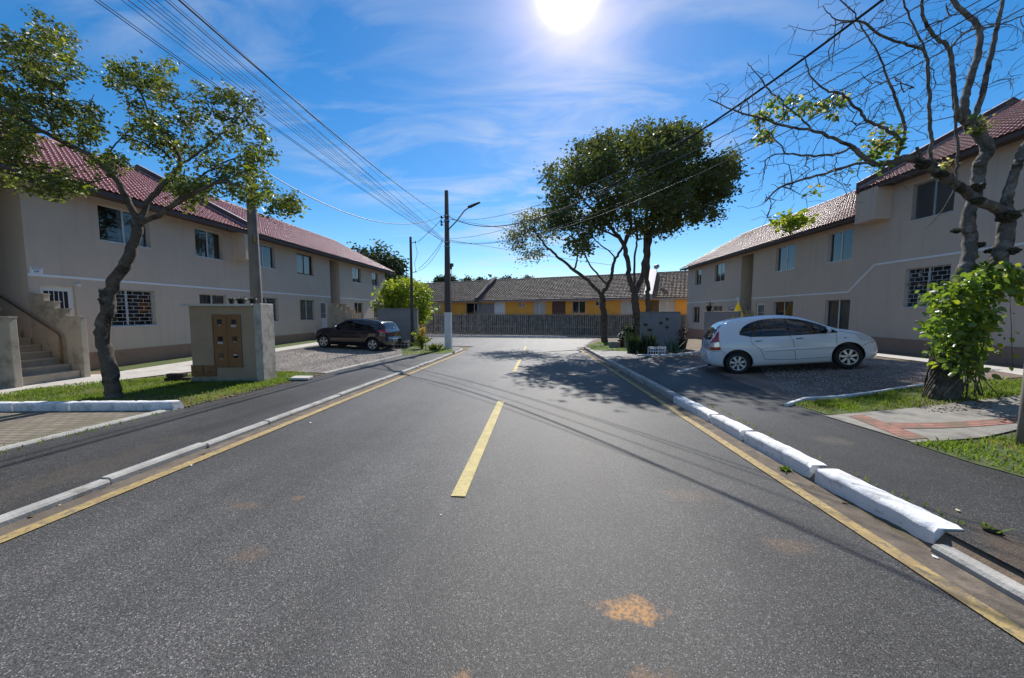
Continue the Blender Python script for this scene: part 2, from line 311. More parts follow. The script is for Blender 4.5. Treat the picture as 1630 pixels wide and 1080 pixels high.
def barkmat(name, base, light, dark, sc=13):
    m = bpy.data.materials.new(name); m.use_nodes = True; nt = m.node_tree; N = nt.nodes; L = nt.links; b = N['Principled BSDF']; b.inputs['Roughness'].default_value = .95; b.inputs['Specular IOR Level'].default_value = .2
    tc = N.new('ShaderNodeTexCoord'); mp = N.new('ShaderNodeMapping'); mp.inputs['Scale'].default_value = (1, 1, .38); L.new(tc.outputs['Object'], mp.inputs[0])
    def noise(s_, co, d=6, r=.65, dist=0):
        n = N.new('ShaderNodeTexNoise'); n.inputs['Scale'].default_value = s_; n.inputs['Detail'].default_value = d; n.inputs['Roughness'].default_value = r; n.inputs['Distortion'].default_value = dist; L.new(co, n.inputs[0]); return n.outputs[0]
    def mr(src, a, b_, c=0, d=1):
        r = N.new('ShaderNodeMapRange'); L.new(src, r.inputs[0])
        for k, v in enumerate((a, b_, c, d)): r.inputs[k+1].default_value = v
        return r.outputs[0]
    def mix(f, a, c):
        x = N.new('ShaderNodeMix'); x.data_type = 'RGBA'; L.new(f, x.inputs[0])
        if isinstance(a, tuple): x.inputs[6].default_value = (*a, 1)
        else: L.new(a, x.inputs[6])
        x.inputs[7].default_value = (*c, 1); return x.outputs[2]
    n1 = noise(sc*2.2, mp.outputs[0], 8, .7, 1.2); rid = N.new('ShaderNodeMath'); rid.operation = 'ABSOLUTE'; sb = N.new('ShaderNodeMath'); sb.operation = 'SUBTRACT'; L.new(n1, sb.inputs[0]); sb.inputs[1].default_value = .5; L.new(sb.outputs[0], rid.inputs[0])
    c = mix(mr(noise(sc*.45, tc.outputs['Object']), .50, .60), base, light); c = mix(mr(noise(3.2, tc.outputs['Object'], 5), .54, .62, 0, .9), c, dark); c = mix(mr(rid.outputs[0], .035, .0, 0, .85), c, tuple(k*.35 for k in base)); c = mix(mr(noise(90, tc.outputs['Object'], 3), .52, .68, 0, .45), c, light)
    L.new(c, b.inputs['Base Color'])
    h = N.new('ShaderNodeMath'); h.operation = 'MULTIPLY_ADD'; L.new(mr(rid.outputs[0], 0, .12), h.inputs[0]); h.inputs[1].default_value = .6; L.new(noise(60, tc.outputs['Object'], 4), h.inputs[2])
    bp = N.new('ShaderNodeBump'); bp.inputs['Strength'].default_value = 1; bp.inputs['Distance'].default_value = .025; L.new(h.outputs[0], bp.inputs['Height']); L.new(bp.outputs[0], b.inputs['Normal']); return m
M['bark'] = barkmat('bark', (.20, .165, .13), (.31, .28, .235), (.07, .058, .045)); M['barkr'] = barkmat('lichen_bark', (.25, .225, .19), (.45, .43, .385), (.05, .043, .032), 16); M['barkm'] = barkmat('smooth_bark', (.17, .13, .10), (.20, .17, .14), (.06, .05, .04), 8)
def brickmat(name, c1, c2, mo, sx, sy, rot=0, rough=.9):
    m = bpy.data.materials.new(name); m.use_nodes = True; nt = m.node_tree; N = nt.nodes; L = nt.links; b = N['Principled BSDF']
    tc = N.new('ShaderNodeTexCoord'); mp = N.new('ShaderNodeMapping'); mp.inputs['Rotation'].default_value = (0, 0, rot); L.new(tc.outputs['Object'], mp.inputs[0])
    br = N.new('ShaderNodeTexBrick'); L.new(mp.outputs[0], br.inputs[0]); br.inputs['Color1'].default_value = (*c1, 1); br.inputs['Color2'].default_value = (*c2, 1); br.inputs['Mortar'].default_value = (*mo, 1)
    br.inputs['Scale'].default_value = 1; br.inputs['Brick Width'].default_value = sx; br.inputs['Row Height'].default_value = sy; br.inputs['Mortar Size'].default_value = .012
    n = N.new('ShaderNodeTexNoise'); n.inputs['Scale'].default_value = 2.5; n.inputs['Detail'].default_value = 6; L.new(tc.outputs['Object'], n.inputs[0])
    r = N.new('ShaderNodeMapRange'); L.new(n.outputs[0], r.inputs[0]); r.inputs[1].default_value = .45; r.inputs[2].default_value = .62; r.inputs[4].default_value = .75
    x = N.new('ShaderNodeMix'); x.data_type = 'RGBA'; L.new(r.outputs[0], x.inputs[0]); L.new(br.outputs[0], x.inputs[6]); x.inputs[7].default_value = (.13, .115, .07, 1)
    L.new(x.outputs[2], b.inputs['Base Color']); b.inputs['Roughness'].default_value = rough
    bp = N.new('ShaderNodeBump'); bp.inputs['Strength'].default_value = .5; bp.inputs['Distance'].default_value = .01; L.new(br.outputs['Fac'], bp.inputs['Height']); bp.invert = True; L.new(bp.outputs[0], b.inputs['Normal'])
    return m
M['paver'] = brickmat('brick_paver', (.26, .215, .165), (.20, .165, .13), (.08, .075, .05), .22, .11)
M['redpaver'] = brickmat('red_brick_paver', (.40, .17, .12), (.30, .12, .09), (.14, .10, .08), .2, .1)
def glass_mat():
    m = bpy.data.materials.new('window_glass'); m.use_nodes = True; nt = m.node_tree; N = nt.nodes; L = nt.links; N.remove(N['Principled BSDF'])
    g = N.new('ShaderNodeBsdfGlossy'); g.inputs['Roughness'].default_value = .02; g.inputs['Color'].default_value = (.95, .97, 1, 1)
    t = N.new('ShaderNodeBsdfTransparent'); t.inputs[0].default_value = (.72, .76, .76, 1); f = N.new('ShaderNodeFresnel'); f.inputs[0].default_value = 1.75
    s = N.new('ShaderNodeMixShader'); L.new(f.outputs[0], s.inputs[0]); L.new(t.outputs[0], s.inputs[1]); L.new(g.outputs[0], s.inputs[2]); L.new(s.outputs[0], N['Material Output'].inputs[0]); return m
M['glass'] = glass_mat()

# ------------------------------------------------------------------ ground surfaces
def sheet(name, poly, off, m, step=.5, hf=None, kind='structure', label=None, jitter=0.0):
    """flat-laid surface: a grid clipped to a polygon (list of convex polygons allowed), following the terrain"""
    polys = poly if isinstance(poly[0][0], (list, tuple)) else [poly]
    hf = hf or T; mb = MB()
    for pl in polys:
        if jitter:
            q = []
            for i in range(len(pl)):
                a = Vector(pl[i]); b = Vector(pl[(i+1) % len(pl)]); n = max(1, int((b-a).length/.35))
                for k in range(n): q.append(tuple(a.lerp(b, k/n) + Vector((random.uniform(-1, 1), random.uniform(-1, 1)))*jitter))
            pl = q
        bm = bmesh.new(); vs = [bm.verts.new((p[0], p[1], 0)) for p in pl]; bm.faces.new(vs)
        xs = [p[0] for p in pl]; ys = [p[1] for p in pl]
        for ax, lo, hi in ((0, min(xs), max(xs)), (1, min(ys), max(ys))):
            k = math.floor(lo/step)*step+step
            st = max(step, (hi-lo)/90)
            while k < hi:
                co = (k, 0, 0) if ax == 0 else (0, k, 0); no = (1, 0, 0) if ax == 0 else (0, 1, 0)
                bmesh.ops.bisect_plane(bm, geom=bm.verts[:]+bm.edges[:]+bm.faces[:], plane_co=co, plane_no=no); k += st
        for v in bm.verts: v.co.z = hf(v.co.x, v.co.y)+off
        bm.normal_update()
        for f in bm.faces:
            if f.normal.z < 0: f.normal_flip()
        mb.bm(bm, 0, True)
    o = mb.build(name, m); tag(o, label=label, kind=kind); return o
RP = lambda x, y: plane_z(y)
# base ground, one sheet out to the horizon with a trough under the roadway
def ground():
    xs = sorted(set([-900, -400, -150, -80, -50, -35] + list(np.arange(-26, -4.2, .8)) + [-4.26, -4.16, 2.70, 2.82] + list(np.arange(3.2, 26, .8)) + [35, 50, 80, 150, 400, 900]))
    ys = sorted(set([-60, -20, -8, -3] + list(np.arange(0, 46, .8)) + [50, 60, 80, 120, 200, 400, 900, 2000]))
    mb = MB(); idx = {}
    for i, x in enumerate(xs):
        for j, y in enumerate(ys):
            inroad = (-4.2 < x < 2.76 and y < 60) or (y > 32.5 and y < 60) or (y > 21 and 0 < x < 3.75+(y-22.6)*.24)
            z = plane_z(y)-.03 if inroad else T(x, y)-.012
            if y > 20 and x < -4: z = min(z, plane_z(y)-.03 + (T(x, y)-.012-plane_z(y)+.03)*sstep(-9, -12, x))
            idx[i, j] = len(mb.v); mb.v.append((x, y, z))
    for i in range(len(xs)-1):
        for j in range(len(ys)-1): mb.face((idx[i, j], idx[i+1, j], idx[i+1, j+1], idx[i, j+1]), True)
    tag(mb.build('ground', M['soil']), kind='structure')
ground()
sheet('road', [(-4.02, -12), (2.62, -12), (2.62, 60), (-4.02, 60)], 0, M['road'], 1.5, RP)
sheet('side_road', [[(-60, 32), (-4.02, 22.5), (-4.02, 36.2), (-60, 41)], [(2.62, 22.0), (2.9, 22.4), (3.75, 26.2), (5.35, 32.6), (5.6, 37), (2.62, 37)]], .001, M['road'], 2, RP)
sheet('gutter', [[(-4.02, -12), (-3.80, -12), (-3.80, 20), (-4.02, 20)], [(2.40, -12), (2.66, -12), (2.66, 22), (2.40, 22)]], .005, M['gutter'], 1, RP, jitter=.012)
def marking(name, quads, m, label=None):
    mb = MB()
    for x0, x1, y0, y1 in quads:
        n = max(1, int((y1-y0)/.4))
        for k in range(n):
            a, b = y0+(y1-y0)*k/n, y0+(y1-y0)*(k+1)/n
            mb.quad((x0, a, plane_z(a)+.009), (x1, a, plane_z(a)+.009), (x1, b, plane_z(b)+.009), (x0, b, plane_z(b)+.009))
    tag(mb.build(name, m), kind='structure')
marking('edge_line', [(-3.83, -3.71, -12, 18.6), (2.35, 2.46, -12, 20)], M['yellow'])
marking('centre_line', [(-.755, -.625, 3.02, 6.86), (-.76, -.64, 11.0, 14.9), (-.74, -.62, -6, -1.2), (-.76, -.64, 19.2, 22.6)], M['yellowc'])
# pavements
sheet('pavement', [[(-6.1, -12), (-4.10, -12), (-4.10, 19.2), (-6.1, 19.2)], [(2.80, -12), (7.2, -12), (4.4, 5.5), (2.80, 5.5)], [(2.80, 5.5), (4.75, 5.5), (4.95, 21), (2.85, 21.8)],
                    [(-6.1, 19.2), (-4.1, 19.2), (-4.35, 20.2), (-5.2, 20.9), (-6.4, 21.2)]], .0, M['pave'], .5)
def kerb_run(name, pts, w, h, m, side, stone=1.0, label=None):
    """grey kerb: stones along a polyline, one structure mesh"""
    mb = MB(); P = [Vector(p) for p in pts]
    for a, b in zip(P[:-1], P[1:]):
        d = (b-a); L_ = d.length; d = d/L_; nrm = Vector((-d.y, d.x)); n = max(1, round(L_/stone))
        for k in range(n):
            s0 = a+d*(L_*k/n+.012); s1 = a+d*(L_*(k+1)/n-.012); o = random.uniform(-.012, .012); dz = random.uniform(-.008, .012)
            c = []
            for s_ in (s0, s1):
                zz = plane_z(s_.y)
                for u, z in ((0, -.1), (0, h-.02), (.02, h), (w, h), (w, -.1)):
                    p = s_+nrm*side*(u+o); c.append((p.x, p.y, zz+z+(dz if z > 0 else 0)))
            i = mb.addv(c)
            for q in range(4): mb.face((i+q, i+q+1, i+q+6, i+q+5))
            mb.face((i, i+1, i+2, i+3, i+4)); mb.face((i+9, i+8, i+7, i+6, i+5))
    tag(mb.build(name, m), kind='structure', label=label)
kerb_run('kerb', [(-4.00, -12), (-4.00, 19.0), (-4.2, 19.9), (-4.9, 20.8), (-6.2, 21.3), (-10, 25), (-22, 28)], .105, .062, M['kerb'], 1, 1.0)
kerb_run('kerb_right', [(2.66, 7.05), (2.72, 20.8), (2.95, 22.6), (3.7, 26), (5.2, 32.2)], .13, .13, M['kerb'], -1, 1.0)
kerb_run('kerb_dropped', [(2.66, -12), (2.66, 2.52)], .16, .055, M['kerb'], -1, 1.0)
kerb_run('fence_kerb', [(-30, 39.6), (0.5, 36.0), (3, 35.7)], .2, .15, M['kerbw'], 1, 1.2)
# painted kerb stones: things of their own
def kerb_stone(a, b, w, h, label, group, zf, chip=0):
    a = Vector(a); b = Vector(b); d = (b-a); L_ = d.length; ang = math.atan2(d.y, d.x)
    prof = [(w/2, -.1), (w/2, h*.30), (w/2-.028, h*.80), (w/2-.040, h*.95), (w/2-.055, h), (-w/2+.02, h), (-w/2, h-.03), (-w/2, -.1)]; prof = [(-p, q) for p, q in prof][::-1] if False else prof
    mb = MB(); n = max(8, int(L_/.045)); rows = []; sd_ = random.uniform(0, 50); fl_ = -1 if chip else 1
    for k in range(n+1):
        x = .008+(L_-.016)*k/n; e_ = .6*max(0, 1-min(x, L_-x)/.03); row = []
        for p, q in prof:
            nz = noise.noise(Vector((x*5, p*9+sd_, q*9)))*.010+noise.noise(Vector((x*22, p*30+sd_, q*30)))*.006
            row.append((x, fl_*(p*(1-.10*e_)+nz), q+(nz*.6 if q > 0 else 0)-(.025*e_ if q > h*.5 else 0)))
        rows.append(mb.addv(row))
    m_p = len(prof)
    for u, v_ in zip(rows[:-1], rows[1:]):
        for k in range(m_p-1): mb.face((u+k, u+k+1, v_+k+1, v_+k), 1 < k < 6)
    mb.face(tuple(rows[0]+k for k in range(m_p))); mb.face(tuple(rows[-1]+k for k in range(m_p))[::-1])
    o = mb.build('kerb_stone', M['kerbw'])
    m_ = (a+b)/2; o.location = (a.x, a.y, zf(a.x, a.y)); sl_ = (zf(b.x, b.y)-zf(a.x, a.y))/L_
    o.rotation_euler = (0, -math.atan(sl_), ang)
    tag(o, label, 'kerb stone', group)
ks = [((2.86, 2.56), (2.83, 3.60)), ((2.825, 3.66), (2.80, 4.78)), ((2.79, 4.82), (2.77, 5.62)), ((2.765, 5.66), (2.75, 6.42)), ((2.75, 6.45), (2.735, 7.02))]
kl = ['nearest whitewashed kerb stone, long with a chipped dark end beside the right pavement', 'second whitewashed kerb stone from the near chipped end, beside the weed tuft', 'middle whitewashed kerb stone of the row along the right pavement', 'short whitewashed kerb stone, second from the far end of the right row', 'farthest small whitewashed kerb stone where the grey right kerb begins']
for (a, b), l in zip(ks, kl): kerb_stone(a, b, .24 if a[1] < 3 else .21, .142, l, 'whitewashed kerb stones along the right pavement', RP, chip=1)
y5 = 5.62; xs5 = [-11.6, -10.35, -9.15, -8.05, -6.95, -6.12]
kl = ['leftmost white kerb stone before the staircase pavement', 'second white kerb stone from the left edge, below the concrete walk', 'white kerb stone left of the leaning tree foot', 'white kerb stone in front of the leaning tree, crossed by shadow', 'last white kerb stone with the rounded broken end by the pavement']
for a, b, l in zip(xs5[:-1], xs5[1:], kl): kerb_stone((a, y5+random.uniform(-.015, .015)), (b, y5), .2, .14, l, 'white kerb stones across the grass edge on the left', T)
kerb_run('parking_edging', [(-6.16, -12), (-6.12, 5.6)], .12, .085, M['kerb'], 1, 3.0)
kerb_run('lot_edging', [(-6.14, 9.9), (-6.1, 18.2)], .12, .068, M['kerb'], 1, 3.0)
# left side surfaces
sheet('parking_paving', [(-16, -12), (-6.25, -12), (-6.25, 5.5), (-16, 5.5)], .004, M['paver'], .5)
sheet('grass_verge', [(-12.3, 5.7), (-6.1, 5.7), (-6.1, 9.6), (-7.2, 10.3), (-10.2, 9.0), (-11.4, 8.0)], .006, M['turf'], .4, jitter=.04)
sheet('walkway', [[(-14, 4.2), (-11.4, 5.7), (-10.9, 8.2), (-10.4, 9.4), (-12.0, 9.4), (-14, 8.4)], [(-12.0, 9.4), (-10.4, 9.4), (-9.7, 10.6), (-11.2, 11.2)], [(-12.35, 9.4), (-11.45, 9.4), (-11.35, 31), (-12.35, 31)]], .012, M['concrete'], .5)
sheet('gravel_lot', [(-11.4, 10.4), (-9.7, 10.6), (-7.4, 10.0), (-6.22, 9.9), (-6.1, 19.5), (-11.4, 20.5)], .008, M['gravel'], .4, jitter=.05)
sheet('lawn_strip', [(-13.6, 9.9), (-12.4, 9.9), (-12.4, 31), (-13.6, 31)], .005, M['turf'], .6, jitter=.03)
# right side surfaces
RG = lambda px, py: tuple(gp(px, py))[:2]
sheet('gravel_yard', [RG(1095, 575), RG(1262, 641), RG(1470, 618), RG(1640, 600), RG(1600, 588), RG(1400, 572), RG(1200, 560), RG(1100, 556)], .006, M['gravelr'], .4, jitter=.03)
sheet('yard_asphalt', [RG(942, 558), RG(1110, 640), RG(1262, 641), RG(1190, 610), RG(1100, 572), RG(1010, 560)], .004, M['pave'], .4)
sheet('grass_patch', [[RG(1255, 643), RG(1480, 612), RG(1640, 603), RG(1640, 632), RG(1560, 640), RG(1400, 655), RG(1320, 662)], [RG(1455, 706), RG(1640, 690), RG(1660, 768), RG(1560, 740)]], .008, M['turf'], .3, jitter=.04)
sheet('concrete_slabs', [RG(1312, 663), RG(1400, 655), RG(1640, 628), RG(1680, 668), RG(1560, 698), RG(1455, 706)], .012, M['concrete_old'], .3)
sheet('brick_paving', [[RG(1350, 664), RG(1374, 662), RG(1478, 700), RG(1444, 702)], [RG(1412, 675), RG(1432, 684), RG(1650, 672), RG(1640, 664)]], .018, M['redpaver'], .3)
sheet('house_walk', [RG(1395, 563), RG(1395, 567.5), RG(1550, 586), RG(1660, 604), RG(1660, 592)], .012, M['concrete'], .4)
kerb_run('yard_edging', [RG(1255, 645), RG(1280, 637), RG(1480, 615)], .05, .0, M['kerbw'], 1, 3) if False else None
def edging(name, pts, w, h, m):
    mb = MB(); P = [Vector(p) for p in pts]
    for a, b in zip(P[:-1], P[1:]):
        n = max(1, int((b-a).length/.6)); d = (b-a).normalized(); nr = Vector((-d.y, d.x))*w/2
        for k in range(n):
            s0, s1 = a.lerp(b, k/n), a.lerp(b, (k+1)/n); i = len(mb.v); c = []
            for s_ in (s0, s1):
                z = T(s_.x, s_.y)
                for q, zz in ((nr, -.05), (nr, h), (-nr, h), (-nr, -.05)): c.append((s_.x+q.x, s_.y+q.y, z+zz))
            mb.addv(c)
            for q in range(3): mb.face((i+q, i+q+1, i+q+5, i+q+4))
            mb.face((i, i+1, i+2, i+3)); mb.face((i+4, i+5, i+6, i+7))
    tag(mb.build(name, m), kind='structure')
edging('yard_edging', [RG(1252, 647), RG(1282, 637), RG(1478, 614)], .05, .05, M['kerbw'])
edging('drive_edging', [RG(1078, 594), RG(1128, 583)], .07, .05, M['kerbw'])
edging('panel_edging', [RG(1015, 567), RG(1128, 560)], .1, .06, M['kerbw'])
sheet('corner_soil', [(2.95, 22.2), (3.8, 26), (5.3, 32.2), (8.5, 33), (7, 24), (5, 20.5), (3, 20.9)], .004, M['soil'], .5)
edging('corner_edging', [RG(985, 551), RG(1085, 548)], .1, .05, M['concrete'])
sheet('corner_grass', [RG(932, 552), RG(955, 545), RG(1085, 545), RG(1012, 560), RG(945, 558)], .01, M['turf'], .4, jitter=.05)
sheet('pole_corner_grass', [RG(640, 566), RG(725, 560), RG(715, 552), RG(660, 549), RG(640, 552)], .01, M['turf'], .3, jitter=.04)

# ------------------------------------------------------------------ grass blades and stones (stuff)
def blades(name, label, polys, n, hmin, hmax, m):
    V = []; F = []
    def inside(x, y, pl):
        c = False
        for i in range(len(pl)):
            x1, y1 = pl[i]; x2, y2 = pl[i-1]
            if (y1 > y) != (y2 > y) and x < (x2-x1)*(y-y1)/(y2-y1)+x1: c = not c
        return c
    areas = []
    for pl in polys: areas.append((max(p[0] for p in pl)-min(p[0] for p in pl))*(max(p[1] for p in pl)-min(p[1] for p in pl)))
    for pl, ar in zip(polys, areas):
        k = int(n*ar/sum(areas)); x0, x1 = min(p[0] for p in pl), max(p[0] for p in pl); y0, y1 = min(p[1] for p in pl), max(p[1] for p in pl)
        cl = [(random.uniform(x0, x1), random.uniform(y0, y1), random.uniform(.15, .6)) for _ in range(max(6, int(ar*2.2)))]
        while k > 0:
            k -= 1
            if random.random() < .75:
                c = random.choice(cl); x = random.gauss(c[0], c[2]*.6); y = random.gauss(c[1], c[2]*.6)
            else: x = random.uniform(x0, x1); y = random.uniform(y0, y1)
            if not inside(x, y, pl): continue
            z = T(x, y)+.003; h = random.uniform(hmin, hmax); a = random.uniform(0, 6.28); w = .006+h*.05
            dx, dy = math.cos(a)*w, math.sin(a)*w; lx, ly = random.gauss(0, .45)*h, random.gauss(0, .45)*h
            b = len(V); V.extend([(x-dx, y-dy, z), (x+dx, y+dy, z), (x+lx*.45+dx*.6, y+ly*.45+dy*.6, z+h*.6), (x+lx, y+ly, z+h)]); F.append((b, b+1, b+2)); F.append((b, b+2, b+3))
    me = bpy.data.meshes.new(name); me.from_pydata(V, [], F); me.update(); tag(link(name, me, None, m), label, kind='stuff')
blades('grass', 'short sunlit grass round the leaning tree and meter box', [[(-12.0, 5.8), (-6.15, 5.8), (-6.15, 9.5), (-7.2, 10.2), (-10.2, 8.9), (-11.3, 8.0)]], 26000, .02, .07, M['grass'])
blades('grass', 'short sunlit grass round the vine covered tree and by the paved slabs', [[RG(1255, 643), RG(1480, 613), RG(1640, 604), RG(1640, 630), RG(1560, 639), RG(1400, 655), RG(1320, 662)], [RG(1455, 707), RG(1640, 692), RG(1660, 767), RG(1560, 740)]], 22000, .02, .08, M['grass'])
blades('grass', 'thin grass on the far street corners', [[RG(932, 552), RG(955, 545), RG(1085, 545), RG(1012, 560), RG(945, 558)], [RG(640, 566), RG(725, 560), RG(715, 552), RG(660, 549), RG(640, 552)]], 6000, .03, .12, M['grass'])
blades('weeds', 'small weeds along the kerb joints and paving edge', [[(-6.35, 2), (-6.0, 2), (-6.0, 5.5), (-6.35, 5.5)], [(2.96, 2.6), (3.04, 2.6), (3.0, 6.5), (2.93, 6.5)]], 900, .015, .05, M['grass'])
M['grassdry'] = mat('dry_grass', (.30, .25, .11), .8, var=.3, trans=.3)
blades('dry_grass', 'dry straw coloured blades mixed into the near grass', [[(-12.0, 5.8), (-6.15, 5.8), (-6.15, 9.5), (-7.2, 10.2), (-10.2, 8.9), (-11.3, 8.0)], [RG(1455, 707), RG(1640, 692), RG(1660, 767), RG(1560, 740)], [RG(1255, 643), RG(1480, 613), RG(1640, 604), RG(1640, 630), RG(1560, 639), RG(1400, 655), RG(1320, 662)]], 9000, .015, .05, M['grassdry'])
def stones(name, label, polys, n, smin, smax, m):
    V = []; F = []
    for pl in polys:
        P = [Vector(p) for p in pl]
        for _ in range(n//len(polys)):
            while True:
                c = Vector((random.uniform(min(p.x for p in P), max(p.x for p in P)), random.uniform(min(p.y for p in P), max(p.y for p in P)))); io = False
                for q in range(len(P)):
                    u, v = P[q], P[q-1]
                    if (u.y > c.y) != (v.y > c.y) and c.x < (v.x-u.x)*(c.y-u.y)/(v.y-u.y)+u.x: io = not io
                if io: break
            r = random.uniform(smin, smax); z = T(c.x, c.y)+.008; b = len(V); a = random.uniform(0, 6)
            for k in range(4): V.append((c.x+math.cos(a+k*1.57)*r*random.uniform(.6, 1.2), c.y+math.sin(a+k*1.57)*r*random.uniform(.6, 1.2), z))
            V.append((c.x+random.gauss(0, r*.2), c.y, z+r*random.uniform(.4, .9)))
            for k in range(4): F.append((b+k, b+(k+1) % 4, b+4))
    me = bpy.data.meshes.new(name); me.from_pydata(V, [], F); me.update(); tag(link(name, me, None, m), label, kind='stuff')
stones('gravel_stones', 'loose crushed stones of the left parking lot', [[(-11.3, 10.8), (-9.7, 10.8), (-7.4, 10.2), (-6.3, 10.2), (-6.2, 19), (-11.3, 20)]], 11000, .008, .026, M['stone_bits'])
stones('gravel_stones', 'loose reddish stones of the right yard', [[RG(1262, 638), RG(1470, 616), RG(1600, 590), RG(1400, 574), RG(1200, 575)]], 8000, .008, .026, M['stone_bits'])

M['deadleaf'] = mat('dead_leaf', (.13, .075, .035), .8, var=.5, vscale=30)
stones('leaf_litter', 'dry brown leaves scattered under the leaning tree, along the gutters and by the vine covered trunk', [[(-8.6, 5.75), (-6.2, 5.75), (-6.4, 6.5), (-8.2, 6.8)], [RG(1440, 640), RG(1530, 632), RG(1600, 650), RG(1480, 660)], [(-6.3, 5.6), (-6.0, 5.6), (-6.0, 9.8), (-6.3, 9.8)]], 1100, .012, .03, M['deadleaf'])
# ------------------------------------------------------------------ apartment buildings
class Side:
    """wall plane x = X whose outside looks towards s (+1 or -1)"""
    def __init__(q, X, s): q.X = X; q.s = s
    def x(q, d): return q.X - q.s*d                                   # d = distance inwards from the wall face
    def box(q, mb, d0, d1, y0, y1, z0, z1, mi=0, bev=0):
        a, b = q.x(d0), q.x(d1); return mb.box(min(a, b), y0, z0, max(a, b), y1, z1, mi, bev)
def wall_grid(q, y0, y1, z0, z1, holes, thick=.15, plinth=None):
    mb = MB(); ys = sorted(set([y0, y1]+[h[0] for h in holes]+[h[1] for h in holes])); zs = sorted(set([z0, z1]+[h[2] for h in holes]+[h[3] for h in holes]))
    ys = [v for v in ys if y0 <= v <= y1]; zs = [v for v in zs if z0 <= v <= z1]
    for a, b in zip(ys[:-1], ys[1:]):
        for c, d in zip(zs[:-1], zs[1:]):
            m, k = (a+b)/2, (c+d)/2
            if any(h[0] < m < h[1] and h[2] < k < h[3] for h in holes): continue
            P = [(q.x(0), a, c), (q.x(0), b, c), (q.x(0), b, d), (q.x(0), a, d)]
            mb.poly(P if q.s > 0 else P[::-1])
    for h in holes:
        a, b, c, d = h[:4]; t = thick
        if d-c > 3: continue
        for A, B in (((a, c), (b, c)), ((b, c), (b, d)), ((b, d), (a, d)), ((a, d), (a, c))):
            mb.poly([(q.x(0), A[0], A[1]), (q.x(0), B[0], B[1]), (q.x(t), B[0], B[1]), (q.x(t), A[0], A[1])])
    return mb
def window(q, root, y0, y1, z0, z1, kind='dark', fr='frame', grille=False, panes=2):
    f = MB(); t = .035; d0, d1 = .10, .15
    q.box(f, d0, d1, y0, y0+t, z0, z1); q.box(f, d0, d1, y1-t, y1, z0, z1); q.box(f, d0, d1, y0+t, y1-t, z0, z0+t); q.box(f, d0, d1, y0+t, y1-t, z1-t, z1)
    for k in range(1, panes):
        ym = y0+(y1-y0)*k/panes; q.box(f, d0+.004, d1-.004, ym-.03, ym+.03, z0+t, z1-t)
    q.box(f, -.02, .105, y0-.02, y1+.02, z0-.03, z0+.012)
    w = f.build('window', M[fr], root)
    for k in range(panes):
        a = y0+t+(y1-y0-2*t)*k/panes+.02; b = y0+t+(y1-y0-2*t)*(k+1)/panes-.02; p = MB()
        x = q.x(.122+.012*(k % 2)); P = [(x, a, z0+t), (x, b, z0+t), (x, b, z1-t), (x, a, z1-t)]
        p.poly(P if q.s > 0 else P[::-1]); p.build('pane', M['glass'], w)
    def cur(a, b, za, zb, m):
        c = MB(); n = max(6, int((b-a)/.045)); i = len(c.v)
        for k in range(n+1):
            yy = a+(b-a)*k/n; xx = q.x(.22+.02*math.sin(k*1.9)+.01*math.sin(k*.7))
            c.v.append((xx, yy, za)); c.v.append((xx, yy, zb))
        for k in range(n): c.face((2*k, 2*k+2, 2*k+3, 2*k+1), True)
        c.build('curtain', M[m], w)
    if kind == 'curtain': cur(y0, y1, z0, z1, 'curtain')
    elif kind == 'dim': cur(y0, y1, z0, z1, 'curtaind')
    elif kind == 'half': cur(y0+(y1-y0)*.45, y1, z0, z1, 'curtain')
    elif kind == 'side': cur(y0+(y1-y0)*.78, y1, z0, z1, 'curtain'); 
    elif kind == 'sides': cur(y0, y0+(y1-y0)*.2, z0, z1, 'curtaind'); cur(y1-(y1-y0)*.25, y1, z0, z1, 'curtaind')
    if grille:
        g = MB(); n = 9; r = .006
        for k in range(n+1):
            z = z0+t+(z1-z0-2*t)*k/n; q.box(g, .06, .06+2*r, y0, y1, z-r, z+r)
            if k < n:
                m_ = 5
                for j in range(m_+1):
                    yy = y0+(y1-y0)*(j+(.5 if k % 2 else 0))/m_
                    if yy < y1: q.box(g, .062, .06+2*r-.002, yy-r, yy+r, z, z+(z1-z0-2*t)/n)
        g.build('grille', M['frame'], w)
    return w
def tile_roof(xe, ze, xr, zr, y0, y1, m, pitch=.21, rows=16, amp=.026, samp=7, lift=.034):
    """pan-and-roll tiles as real relief: rolls across, a step at each course"""
    mb = MB(); ny = int((y1-y0)/pitch*samp); e = Vector((xe, ze)); r = Vector((xr, zr)); n = Vector((-(r-e).y, (r-e).x)).normalized()
    if n.y < 0: n = -n
    ys = np.linspace(y0, y1, ny+1); ph = (ys/pitch) % 1.0
    hh = amp*np.where(ph < .55, np.sin(np.pi*ph/.55), -.35*np.sin(np.pi*(ph-.55)/.45))
    rowsv = []
    for k in range(rows):
        a, b = k/rows, (k+1)/rows
        dl = .011/(r-e).length
        for (t, o) in ((a, .0), (a-dl, lift*.45), (a-dl*.4, lift*.85), (a+dl*1.2, lift), (b, 0.0)):
            p = e.lerp(r, t)+n*o; i = len(mb.v)
            mb.v.extend([(p.x+n.x*h, y, p.y+n.y*h) for y, h in zip(ys, hh)]); rowsv.append(i)
    for k in range(len(rowsv)-1):
        a, b = rowsv[k], rowsv[k+1]; sm = (k % 5 != 4)
        for j in range(ny): mb.face((a+j, a+j+1, b+j+1, b+j), sm)
    return mb
